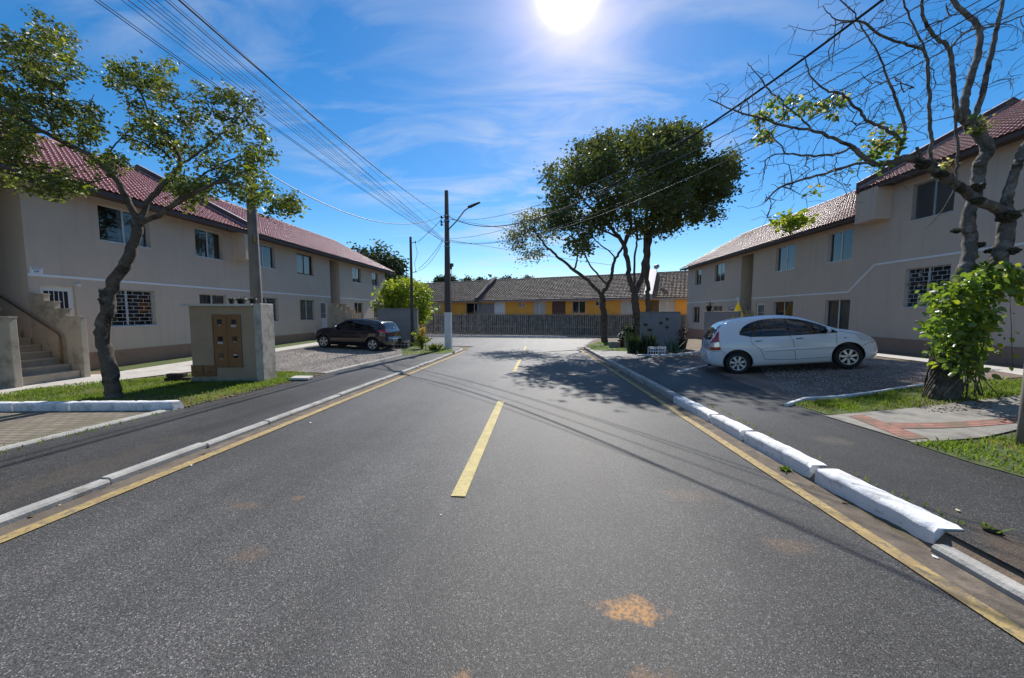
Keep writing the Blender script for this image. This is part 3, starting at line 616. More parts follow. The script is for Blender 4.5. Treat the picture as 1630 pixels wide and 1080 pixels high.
def roof_block(root, q, de, ze, dr, zr, y0, y1, rows=17, m='tile', pitch=.165, samp=7, back=True, amp=.026):
    """gabled roof; eave at distance de outside the wall face, ridge at dr inside"""
    xe, xr = q.x(-de), q.x(dr); mb = tile_roof(xe, ze, xr, zr, y0, y1, m, pitch, rows, samp=samp, amp=amp)
    xb = 2*xr-xe; i = len(mb.v)
    mb.quad((xr, y0, zr-.01), (xr, y1, zr-.01), (xb, y1, ze), (xb, y0, ze))
    rf = mb.build('roof', M[m], root)
    # ridge cap tiles
    rc = MB(); n = int((y1-y0)/.4)
    for k in range(n):
        a = y0+(y1-y0)*k/n; b = a+(y1-y0)/n*1.06; b = min(b, y1+.02); ra, rb = .105, .09
        for j in range(6):
            t0, t1 = math.pi*j/6-.0, math.pi*(j+1)/6
            rc.quad((xr+ra*1.2*math.cos(t0), a, zr-.02+ra*math.sin(t0)), (xr+ra*1.2*math.cos(t1), a, zr-.02+ra*math.sin(t1)), (xr+rb*1.2*math.cos(t1), b, zr-.02+rb*math.sin(t1)), (xr+rb*1.2*math.cos(t0), b, zr-.02+rb*math.sin(t0)))
    rc.build('ridge_cap', M[m], rf)
    fa = MB(); q.box(fa, -de+.04, -de+.07, y0+.02, y1-.02, ze-.16, ze-.012); q.box(fa, -de+.07, 0, y0+.02, y1-.02, ze-.10, ze-.085)
    fa.build('fascia', M['fascia'], rf)
    return rf
def firewall(root, q, de, ze, dr, zr, y, h=.32, w=.16, m='fascia'):
    mb = MB(); xe, xr = q.x(-de-.03), q.x(dr)
    for (a, b) in (((xe, ze), (xr, zr)), ((xr, zr), (2*xr-xe, ze))):
        P = [(a[0], a[1]-.15), (b[0], b[1]-.15), (b[0], b[1]+h), (a[0], a[1]+h)]
        i = mb.addv([(p[0], y-w/2, p[1]) for p in P]+[(p[0], y+w/2, p[1]) for p in P])
        mb.face((i, i+1, i+2, i+3)); mb.face((i+7, i+6, i+5, i+4))
        for k in range(4): mb.face((i+k, i+(k+1) % 4, i+4+(k+1) % 4, i+4+k))
    mb.build('firewall', M[m], root)
    mb = MB()
    for (a, b) in (((xe, ze), (xr, zr)), ((xr, zr), (2*xr-xe, ze))):
        mb.quad((a[0], y-w/2-.03, a[1]+h+.005), (b[0], y-w/2-.03, b[1]+h+.005), (b[0], y+w/2+.03, b[1]+h+.005), (a[0], y+w/2+.03, a[1]+h+.005))
        mb.quad((a[0], y-w/2-.003, a[1]+.03), (b[0], y-w/2-.003, b[1]+.03), (b[0], y-w/2-.003, b[1]+.11), (a[0], y-w/2-.003, a[1]+.11))
    mb.build('flashing', M['flash'], root)
def shell(root, q, y0, y1, zb, ze, dr, zr, depth, de, recs=()):
    """end walls with gables and the back wall, floor slab between storeys"""
    mb = MB(); slope = (zr-ze)/(dr+de)
    zf = ze-.09
    for y in (y0, y1):
        P = [(q.x(.002), y, zb), (q.x(depth), y, zb), (q.x(depth), y, zf+slope*de), (q.x(dr), y, zr-.10), (q.x(.002), y, zf+slope*de)]
        mb.poly(P)
    mb.poly([(q.x(depth), y0, zb), (q.x(depth), y1, zb), (q.x(depth), y1, ze), (q.x(depth), y0, ze)])
    e = [y0]+[v for r in sorted(recs) for v in r]+[y1]
    for a, b in zip(e[0::2], e[1::2]):
        mb.poly([(q.x(.01), a, 2.62), (q.x(1.9), a, 2.62), (q.x(1.9), b, 2.62), (q.x(.01), b, 2.62)])
        mb.poly([(q.x(1.9), a, zb), (q.x(1.9), b, zb), (q.x(1.9), b, ze), (q.x(1.9), a, ze)])
    mb.build('end_wall', M['stucco'], root)
def staircase(root, q, y0, y1, zg, out=1.45, rail=True, side='both', top=2.62):
    """straight outside flight that climbs away from the street into the recess, stepped parapets on both sides"""
    n = 16; rise = (top-zg)/n; run = .27; st = MB()
    for k in range(n):
        d0 = -out+.12+k*run; q.box(st, d0, d0+run+.03, y0+.02, y1-.02, zg+k*rise+(.0 if k else -.05), zg+(k+1)*rise)
        q.box(st, d0-.025, d0+run, y0+.021, y1-.021, zg+(k+1)*rise-.035, zg+(k+1)*rise+.003)
    s = st.build('staircase', M['stair'], root)
    for yy in ((y0-.13, y0), (y1, y1+.13)):
        p = MB(); zt = zg+1.62
        q.box(p, -out, -out+.42, yy[0], yy[1], zg-.3, zt-.02, bev=.008)
        for k in range(3): q.box(p, -out+.42+.30*k, -out+.42+.30*(k+1), yy[0]+.004, yy[1]-.004, zg-.3, zt+.20*(k+1), bev=.006)
        q.box(p, -out+1.32, .0, yy[0]+.002, yy[1]-.002, zg-.3, zt+.62)
        for k in range(4): q.box(p, -out-.015+.42*(k > 0)+.30*max(0, k-1), -out+.42+.30*k+.0, yy[0]-.012, yy[1]+.012, zt-.024+.20*k, zt+.012+.20*k)
        p.build('parapet', M['stair'], s)
    if rail:
        r = MB(); yy = y1-.09; a = (q.x(-out+.5), yy, zg+.35); b = (q.x(-out+.5), yy, zg+1.15); c = (q.x(2.2), yy, zg+3.1)
        r.tube([a, (b[0], yy, b[2]-.05), (q.x(-out+.58), yy, b[2]+.03), c], .025, 8)
        for t in (.3, .7): x = b[0]+(c[0]-b[0])*t; z = b[2]+(c[2]-b[2])*t; r.tube([(x, yy, z-.02), (x, yy+.07, z-.08)], .012, 6)
        r.build('handrail', M['rust'], s)
def recess_walls(root, q, y0, y1, zb, ze, d=3.4):
    mb = MB()
    for y in (y0, y1): mb.poly([(q.x(0), y, zb), (q.x(d), y, zb), (q.x(d), y, ze+.7), (q.x(0), y, ze+.35)])
    mb.poly([(q.x(d), y0, zb), (q.x(d), y1, zb), (q.x(d), y1, ze), (q.x(d), y0, ze)])
    mb.build('stair_recess', M['stucco'], root)
def strip(root, q, segs, name='stripe', w=.07, m='stripe'):
    mb = MB()
    for (ya, za), (yb, zb) in segs:
        d = Vector((yb-ya, zb-za)).normalized(); n = Vector((-d.y, d.x))*w/2
        P = [(ya-n.x, za-n.y), (yb-n.x, zb-n.y), (yb+n.x, zb+n.y), (ya+n.x, za+n.y)]
        i = mb.addv([(q.x(-.018), *p) for p in P]+[(q.x(.0), *p) for p in P])
        mb.face((i, i+1, i+2, i+3))
        for k in range(4): mb.face((i+k, i+(k+1) % 4, i+4+(k+1) % 4, i+4+k))
    mb.build(name, M[m], root)
def door(q, root, y0, y1, z0, z1, m='framew', glazed=True):
    d = MB(); q.box(d, .09, .13, y0+.04, y1-.04, z0, z1-.04); q.box(d, .08, .14, y0, y0+.04, z0, z1); q.box(d, .08, .14, y1-.04, y1, z0, z1); q.box(d, .08, .14, y0+.04, y1-.04, z1-.04, z1)
    o = d.build('door', M[m], root)
    if glazed:
        zz = z0+(z1-z0)*.55; g = MB(); q.box(g, .084, .089, y0+.12, y1-.12, zz, z1-.14); g.build('pane', M['glassdark'], o)
        b = MB()
        for k in range(1, 5): yy = y0+.12+(y1-y0-.24)*k/5; q.box(b, .078, .084, yy-.008, yy+.008, zz, z1-.14)
        q.box(b, .077, .085, y0+.12, y1-.12, zz+.28, zz+.30); b.build('grille', M['framew'], o)
    h = MB(); q.box(h, .04, .09, y0+.09, y0+.11, z0+1.0, z0+1.02); q.box(h, .035, .05, y0+.09, y0+.2, z0+1.0, z0+1.025); h.build('handle', M['metal'], o)

k_ = 13.6/12.5
def LY(y): return y*k_
def LZ(z): return 1.55+(z-1.55)*k_
# ---- left building
QL = Side(-13.6, 1)
def left_house():
    root = thing('apartment_building', 'long beige two storey apartment building on the left with straight eave and red tiled roof', 'building', (-13.6, 12, 0))
    root.location = (0, 0, 0)
    ZE, ZRR, DR, DE = 5.21, 8.0, 4.7, .68; y0, y1 = -8.0, LY(28.9); zb = -1.3
    up_ = [(-2.5, -1.2, 'dim'), (1.6, 2.9, 'dim'), (4.6, 5.8, 'sides'), (9.59, 10.95, 'half'), (12.49, 13.65, 'dark'), (15.15, 16.52, 'sides'), (18.08, 19.43, 'curtain'), (23.72, 24.95, 'dim'), (26.61, 27.72, 'dim')]
    gr = [(-2.5, -1.2, 'dim', 0), (1.6, 2.9, 'dim', 0), (9.45, 10.96, 'dark', 1), (12.52, 13.7, 'curtain', 0), (15.25, 16.57, 'dim', 1), (18.17, 19.44, 'dim', 1), (23.84, 25.1, 'dim', 0), (26.78, 27.82, 'dark', 0)]
    holes = [(LY(a), LY(b), LZ(3.63), LZ(4.66)) for a, b, *_ in up_]+[(LY(a), LY(b), LZ(1.14), LZ(2.25)) for a, b, *_ in gr]
    doors = [(8.24, 8.93), (20.0, 20.68)]
    holes += [(LY(a), LY(b), -.1, LZ(2.24)) for a, b in doors]
    rec = [(LY(21.03), LY(22.07)), (LY(6.85), LY(8.04))]
    rh = [(a, b, zb, ZE-.20) for a, b in rec]
    mb = wall_grid(QL, y0, y1, zb, ZE+.28, holes+rh); wall = mb.build('wall', M['stucco'], root)
    for a, b in rec: recess_walls(root, QL, a, b, zb, ZE)
    shell(root, QL, y0, y1, zb, ZE, DR, ZRR, 9.4, DE, rec)
    roof_block(root, QL, DE, ZE, DR, ZRR, y0-.4, y1+.55, rows=20)
    firewall(root, QL, DE, ZE, DR, ZRR, 15.8)
    c = MB(); QL.box(c, -.62, -.001, 15.35, 15.9, 3.92, ZE-.1); c.build('firewall_corbel', M['stucco'], root)
    # plinth band, its top level
    ed = [y0]+[v for a, b in sorted(rec) for v in (a-.15, b+.15)]+[y1]
    pl = MB()
    for a, b in zip(ed[0::2], ed[1::2]):
        cuts = sorted([(LY(p), LY(r)) for p, r in doors if a < LY(p) < b]); s_ = a
        for p, r in cuts+[(b, b)]:
            if p > s_: QL.box(pl, -.012, .0, s_, p, zb, .34)
            s_ = r
    pl.build('plinth', M['plinth'], root)
    segs = []
    for a, b in zip([y0, LY(8.04), LY(22.07)], [LY(6.85), LY(21.03), y1]): segs.append(((a, LZ(2.49)), (b, LZ(2.49))))
    strip(root, QL, segs)
    for a, b, kd in up_: window(QL, root, LY(a), LY(b), LZ(3.63), LZ(4.66), kd, fr='frameb' if a == 18.08 else 'frame')
    for a, b, kd, g in gr: window(QL, root, LY(a), LY(b), LZ(1.14), LZ(2.25), kd, grille=bool(g))
    for a, b in doors: door(QL, root, LY(a), LY(b), -.12, LZ(2.24))
    staircase(root, QL, LY(6.95), LY(8.04)-.02, -.17); staircase(root, QL, LY(21.08), LY(22.02), -.08)
    # shutter panel (white) leaning open beside the first upper window, number plate, small lamp boxes
    wl = MB(); QL.box(wl, -.07, .0, LY(8.96), LY(9.02), 2.33, 2.40); wl.build('wall_lamp', M['framew'], root)
    return root
left_house()
def text_mesh(txt, size, m, name, parent, mtx, thick=.002):
    cu = bpy.data.curves.new(name, 'FONT'); cu.body = txt; cu.size = size; cu.align_x = 'CENTER'; cu.align_y = 'CENTER'; cu.extrude = thick
    t = bpy.data.objects.new('tmp', cu); COL.objects.link(t); bpy.context.view_layer.update()
    me = bpy.data.meshes.new_from_object(t.evaluated_get(bpy.context.evaluated_depsgraph_get())); bpy.data.objects.remove(t)
    me.transform(mtx); o = link(name, me, parent, m); return o
def block_sign():
    r = thing('number_plate', 'small white block number plate on the left wall corner just above the white stripe', 'sign', (-13.585, LY(8.20), 2.69))
    MB().box(-.012, -.13, -.085, .0, .13, .085, bev=.003).build('plate', M['stripe'], r)
    mm = Matrix(((0, 0, 1, .001), (1, 0, 0, 0), (0, 1, 0, .05), (0, 0, 0, 1))); text_mesh('BLOCO', .055, M['letter'], 'lettering', r, mm)
    mm = Matrix(((0, 0, 1, .001), (1, 0, 0, 0), (0, 1, 0, -.022), (0, 0, 0, 1))); text_mesh('04', .10, M['letter'], 'lettering', r, mm)
M['letter'] = mat('navy_lettering', (.03, .06, .16), .6)
block_sign()
# ---- right building
QR = Side(14.0, -1)
def right_house():
    root = thing('apartment_building', 'beige apartment building on the right whose roof and white stripe step up', 'building', (0, 0, 0))
    YS = 16.42; y1 = 34.75; y0 = -6.0; zb = -1.6
    E1, R1, DR, DE = 5.64, 8.75, 4.9, .6; E2, R2 = 6.66, 9.8
    upf = [(32.05, 33.2, 'sides'), (28.17, 29.7, 'dim'), (20.8, 22.4, 'dark'), (17.25, 18.6, 'sides')]
    upn = [(13.39, 14.79, 'dark'), (9.3, 10.7, 'dim'), (3.3, 4.7, 'dim')]
    grf = [(32.1, 33.4, .66, 2.07, 'dark'), (28.3, 29.8, .95, 2.07, 'curtain'), (20.75, 22.4, 1.05, 2.2, 'dim'), (17.15, 18.55, .68, 2.16, 'curtain')]
    grn = [(13.31, 14.81, 1.74, 3.2, 'dim'), (9.3, 10.7, 1.74, 3.2, 'dim'), (3.3, 4.7, 1.74, 3.2, 'dim')]
    drs = [(23.3, 24.1, .2, 2.17), (26.6, 27.4, -.1, 1.95)]
    rec = (24.6, 25.98)
    hf = [(a, b, 3.95, 5.32) for a, b, _ in upf]+[g[:4] for g in grf]+drs+[(rec[0], rec[1], zb, E1-.25)]
    wall_grid(QR, YS, y1, zb, E1+.24, hf).build('wall', M['stucco'], root)
    hn = [(a, b, 4.98, 6.3) for a, b, _ in upn]+[g[:4] for g in grn]
    wall_grid(QR, y0, YS-.001, zb, E2+.24, hn).build('wall', M['stucco'], root)
    recess_walls(root, QR, rec[0], rec[1], zb, E1)
    shell(root, QR, YS, y1, zb, E1, DR, R1, 9.8, DE, [rec]); shell(root, QR, y0, YS-.002, zb, E2, DR, R2, 9.8, DE)
    roof_block(root, QR, DE, E1, DR, R1, YS+.1, y1+.55, rows=20); roof_block(root, QR, DE, E2, DR, R2, y0-.4, YS, rows=20)
    firewall(root, QR, DE, E2, DR, R2, YS-.02)
    c = MB(); QR.box(c, -.6, -.001, 15.55, YS+.05, 5.28, E2-.11); c.build('firewall_corbel', M['stucco'], root)
    pl = MB()
    for a, b in ((y0, 24.45), (26.1, y1)): QR.box(pl, -.012, 0, a, 23.3 if b == 24.45 else b, zb, .55 if a < 20 else .10)
    pl.build('plinth', M['plinth'], root)
    strip(root, QR, [((y1, 2.46), (26.0, 2.46)), ((24.6, 2.48), (17.3, 2.48)), ((17.3, 2.48), (16.1, 3.54)), ((16.1, 3.54), (y0, 3.54))])
    cb = MB(); QR.box(cb, -.05, 0, 26.05, 26.3, 2.47, 2.63); cb.build('junction_box', M['framew'], root)
    for a, b, kd in upf: window(QR, root, a, b, 3.95, 5.32, kd)
    for a, b, kd in upn: window(QR, root, a, b, 4.98, 6.3, kd)
    for a, b, c_, d, kd in grf: window(QR, root, a, b, c_, d, kd)
    for a, b, c_, d, kd in grn: window(QR, root, a, b, c_, d, kd, grille=True)
    door(QR, root, *drs[0]); door(QR, root, *drs[1])
    staircase(root, QR, 24.7, 25.9, -.5, rail=False)
    # net screen on the first near window
    w = MB(); a, b, z0, z1 = 13.39, 14.79, 4.98, 6.3
    for k in range(30):
        t = k/29
        for s_ in (1, -1):
            P = []
            yA = a-(z1-z0)+((b-a)+(z1-z0))*t if s_ == 1 else a+((b-a)+(z1-z0))*t
            p0, p1 = (yA, z0), (yA+s_*(z1-z0), z1)
            def clip(p, c, v): return (v, p[1]) if False else p
            ya, yb = p0[0], p1[0]
            ta = max(0, ((a if s_ == 1 else b)-ya)/(yb-ya)) if (ya < a or ya > b) else 0; tb = min(1, ((b if s_ == 1 else a)-ya)/(yb-ya)) if (yb > b or yb < a) else 1
            if ta < tb: w.tube([(QR.x(.04), ya+(yb-ya)*ta, z0+(z1-z0)*ta), (QR.x(.04), ya+(yb-ya)*tb, z0+(z1-z0)*tb)], .004, 3)
    w.build('safety_net', M['frame'], root)
right_house()

# ------------------------------------------------------------------ orange row house behind the fence
def orange_house():
    A = Vector((12+8*1.4, 38.0)); B = Vector((-24, 57.5)); d = (B-A).normalized(); L_ = (B-A).length; ang = math.atan2(d.y, d.x)
    root = thing('row_house', 'low orange row house behind the slatted fence with a long weathered grey tile roof', 'house', (A.x, A.y, -.85), ang)
    # local frame: x along the front from right to left (seen from the street), y towards the street is +y (rotated), z up
    # local +y = rotate (0,1) by ang -> points away/left; front faces -(local y)... use Side with axes swapped by hand
    ZW, ZE, ZR, D = 4.0, 4.05, 7.35, 5.2
    def lx(px):                                                        # local x of a photo column on the front wall line
        r = ray(px, 490); den = r.x*d.y-r.y*d.x; t = (A.x*d.y-A.y*d.x)/den; return (Vector((r.x*t, r.y*t))-A).dot(d)
    feats = []   # (px0, px1, z0, z1, kind)
    feats = [(687, 704, 2.1, 3.8, 'dark'), (742, 768, 1.0, 3.8, 'dark'), (786, 804, 1.7, 3.85, 'white'), (826, 835, 3.1, 3.75, 'dark'), (849, 868, 2.2, 3.85, 'lace'),
             (879, 900, .9, 3.85, 'door'), (911, 932, 2.3, 3.85, 'dark'), (948, 958, 3.2, 3.8, 'dark'), (988, 1011, 2.2, 3.8, 'lace'), (1031, 1049, 1, 3.8, 'door2'), (1049, 1074, 1.9, 3.9, 'lace')]
    H = []
    for a, b, z0, z1, kd in feats: x1, x0 = lx(a), lx(b); H.append((x0, x1, z0, z1, kd))
    fy = 0.0; sgn = 1 if (Matrix.Rotation(ang, 2) @ Vector((0, 1))).y < 0 else -1    # +1: local +y looks to the street
    def P(x, dd, z): return (x, -sgn*dd, z)                              # dd inwards
    w = MB(); xs = sorted(set([0, L_]+[v for h in H for v in h[:2]])); zs = sorted(set([-.6, ZW]+[v for h in H for v in h[2:4]]))
    for a, b in zip(xs[:-1], xs[1:]):
        for c, e in zip(zs[:-1], zs[1:]):
            m_, k = (a+b)/2, (c+e)/2
            if any(h[0] < m_ < h[1] and h[2] < k < h[3] for h in H): continue
            w.poly([P(a, 0, c), P(b, 0, c), P(b, 0, e), P(a, 0, e)])
    for x in (0, L_): w.poly([P(x, .001, -.6), P(x, 2*D-.6, -.6), P(x, 2*D-.6, ZE), P(x, D-.3, ZR-.1), P(x, .001, ZW+.3)])
    w.poly([P(0, 2*D-.6, -.6), P(L_, 2*D-.6, -.6), P(L_, 2*D-.6, ZE), P(0, 2*D-.6, ZE)])
    w.build('wall', M['orange'], root)
    for x0, x1, z0, z1, kd in H:
        f = MB()
        def bx(mb, a, b, dd0, dd1, c, e): ya, yb = -sgn*dd0, -sgn*dd1; mb.box(a, min(ya, yb), c, b, max(ya, yb), e)
        if kd.startswith('door'):
            bx(f, x0, x1, .12, .2, z0, z1); o = f.build('door', M['frameb'] if kd == 'door' else M['doorolive'], root)
        else:
            for q_ in ((x0, x0+.07), (x1-.07, x1), ((x0+x1)/2-.04, (x0+x1)/2+.04)): bx(f, *q_, .08, .16, z0, z1)
            bx(f, x0+.07, x1-.07, .085, .155, z0, z0+.07); bx(f, x0+.07, x1-.07, .085, .155, z1-.07, z1)
            o = f.build('window', M['framew'] if kd != 'dark' else M['frame'], root)
            p = MB(); bx(p, x0+.02, x1-.02, .12, .125, z0+.02, z1-.02); p.build('pane', M['glassdark'] if kd == 'dark' else (M['framew'] if kd == 'white' else M['curtain']), o)
    pl = MB(); pl.poly([P(0, -.015, -.6), P(L_, -.015, -.6), P(L_, -.015, 2.05), P(0, -.015, 2.05)]); pl.build('plinth', M['gapdark'], root)  # no real plinth: dark sheet added so the fence gaps look dark
    dk = MB(); a, b = lx(786), lx(764); dk.poly([P(a, -.01, .2), P(b, -.01, .2), P(b, -.01, 3.7), P(a, -.01, 3.7)]); dk.build('grey_wall_panel', M['greywall'], root)
    # roof
    xe = .55; rows = 17
    mb = MB(); pitch = .42; samp = 4; nx = int((L_+1)/pitch*samp); X = np.linspace(-.5, L_+.5, nx+1); ph = (X/pitch) % 1; hh = .05*np.sin(np.pi*ph)**2
    rv = []
    for k in range(rows):
        for t, o in ((k/rows, .0), (k/rows, .12), ((k+1)/rows, 0)):
            dd = -xe+(D+xe-.3)*t; z = ZE+(ZR-ZE)*t+o; rv.append(len(mb.v)); jj = rng.normal(0, .008, nx+1)
            mb.v.extend([(x, -sgn*dd, z+h+j) for x, h, j in zip(X, hh, jj)])
    for k in range(len(rv)-1):
        for j in range(nx): mb.face((rv[k]+j, rv[k]+j+1, rv[k+1]+j+1, rv[k+1]+j))
    mb.poly([P(-.5, D-.3, ZR), P(L_+.5, D-.3, ZR), P(L_+.5, 2*D, ZE), P(-.5, 2*D, ZE)])
    rf = mb.build('roof', M['tile2'], root)
    f = MB(); bx(f, -.45, L_+.45, -xe+.05, -xe+.09, ZE-.17, ZE-.01); bx(f, -.45, L_+.45, -xe+.09, 0, ZE-.1, ZE-.08); f.build('eave_board', M['flash'], rf)
    rc = MB(); rc.tube([P(-.4, D-.3, ZR+.03), P(L_+.4, D-.3, ZR+.03)], .12, 6); rc.build('ridge_cap', M['tile2'], rf)
    # fire walls that cross the roof, a dish on each
    for px, mm, ww in ((762, 'fascia', .5), (1032, 'flash', .9)):
        x = lx(px); fwm = MB()
        for (t0, t1) in ((-.02, 1.0),):
            for xa in (x,):
                a0, z_0 = -xe+(D+xe-.3)*t0-.1, ZE+(ZR-ZE)*t0; a1, z_1 = -xe+(D+xe-.3)*t1, ZR
                Q = [P(xa-ww/2, a0, z_0-.1), P(xa-ww/2, a1, z_1-.1), P(xa-ww/2, a1, z_1+.55), P(xa-ww/2, a0, z_0+.5)]; Q2 = [(p[0]+ww, p[1], p[2]) for p in Q]
                i = fwm.addv(Q+Q2); fwm.face((i, i+1, i+2, i+3)); fwm.face((i+7, i+6, i+5, i+4))
                for k in range(4): fwm.face((i+k, i+(k+1) % 4, i+4+(k+1) % 4, i+4+k))
        fwm.build('firewall', M[mm], root)
        pier = MB(); bx(pier, x-.2, x+.2, -.12, -.02, -.4, ZE-.15); pier.build('pier', M['greywall'], root)
        bpy.context.view_layer.update()
        wp = root.matrix_world @ Vector(P(x+(.5 if px < 900 else -.4), D-1.0, ZR+.2))
        satdish(wp, 'round satellite dish leaning on the dark fire wall of the orange house' if px < 900 else 'pale satellite dish seen edge on above the fire wall behind the paired trunks', 1 if px < 900 else 0)
def satdish(loc, label, face):
    r = thing('satellite_dish', label, 'satellite dish', loc, .9 if face else -.5)
    d = MB(); n = 20; c = [(0, 0)]; rows = []
    for k in range(6):
        rr = .55*k/5; rows.append([(rr*math.cos(2*math.pi*j/n), .28*(rr/.55)**2-.14, rr*1.1*math.sin(2*math.pi*j/n)) for j in range(n)])
    for k in range(5):
        for j in range(n): d.quad(rows[k][j], rows[k][(j+1) % n], rows[k+1][(j+1) % n], rows[k+1][j])
    me = d.v; tilt = Matrix.Rotation(-.5, 3, 'X'); d.v = [tuple(tilt @ Vector(v)+Vector((0, 0, .95))) for v in d.v]
    d.build('dish', M['flash'], r)
    r.scale = (.62, .62, .62)
    a = MB(); a.tube([(0, .1, .0), (0, .1, .9)], .03, 6); a.tube([(0, .05, .5), (0, -.5, .75), (0, -.55, 1.1)], .015, 5); a.box(-.05, -.6, 1.05, .05, -.5, 1.18); a.build('mast', M['metal'], r)
M['gapdark'] = mat('fence_gap_dark', (.05, .05, .052), .9, var=.3, vscale=2)  # dark tone of the sheet added behind the fence gaps
M['doorolive'] = mat('olive_door', (.13, .085, .03), .7)
orange_house()

# ------------------------------------------------------------------ slatted fence
def fence():
    A = Vector((16, 34.6)); B = Vector((-30, 41.0)); d = (B-A).normalized(); L_ = (B-A).length; ang = math.atan2(d.y, d.x)
    r = thing('slat_fence', 'long grey concrete slat fence with thorny metal top running across the end of the street', 'fence', (A.x, A.y, 0), ang)
    s = MB(); x = 0; top = 1.34; y0s = []
    def zb(x): p = A+d*x; return plane_z(p.y)+.0
    while x < L_:
        w = random.uniform(.11, .14); z0 = zb(x)+.12; t = top+random.uniform(-.03, .03)-.08; j = random.uniform(-.03, .03); l = random.uniform(-.02, .02)
        i = s.addv([(x, j, z0), (x+w, j, z0), (x+w+l, j, t), (x+w/2+l, j, t+.07), (x+l, j, t), (x, j+.04, z0), (x+w, j+.04, z0), (x+w+l, j+.04, t), (x+w/2+l, j+.04, t+.07), (x+l, j+.04, t)])
        s.face((i, i+1, i+2, i+3, i+4)); s.face((i+9, i+8, i+7, i+6, i+5))
        for k in range(5): s.face((i+k, i+5+k, i+5+(k+1) % 5, i+(k+1) % 5))
        x += w+random.uniform(.06, .09)
    s.build('slats', M['slat'], r)
    b = MB(); n = 24
    for k in range(n):
        a_, c = L_*k/n, L_*(k+1)/n; b.box(a_, -.06, zb((a_+c)/2)-.5, c, .12, zb((a_+c)/2)+.14)
    b.build('base_wall', M['greywall'], r)
    for z in (top-.02, .1):
        q = MB(); q.box(0, .045, z-.04, L_, .09, z+.03); q.build('rail', M['slat'], r)
    q = MB(); x = 0
    q.tube([(0, .02, top+.03), (L_, .02, top+.03)], .012, 4)
    while x < L_:
        for sx in (-.07, .07): q.tube([(x, .02, top), (x+sx*.3, .02, top+.13), (x+sx*1.3, .02, top+.24)], [.022, .018, .008], 3, cap=False)
        x += .26
    q.build('spikes', M['goldsteel'], r)
M['goldsteel'] = mat('gilded_spikes', (.35, .26, .13), .5, .4)
fence()

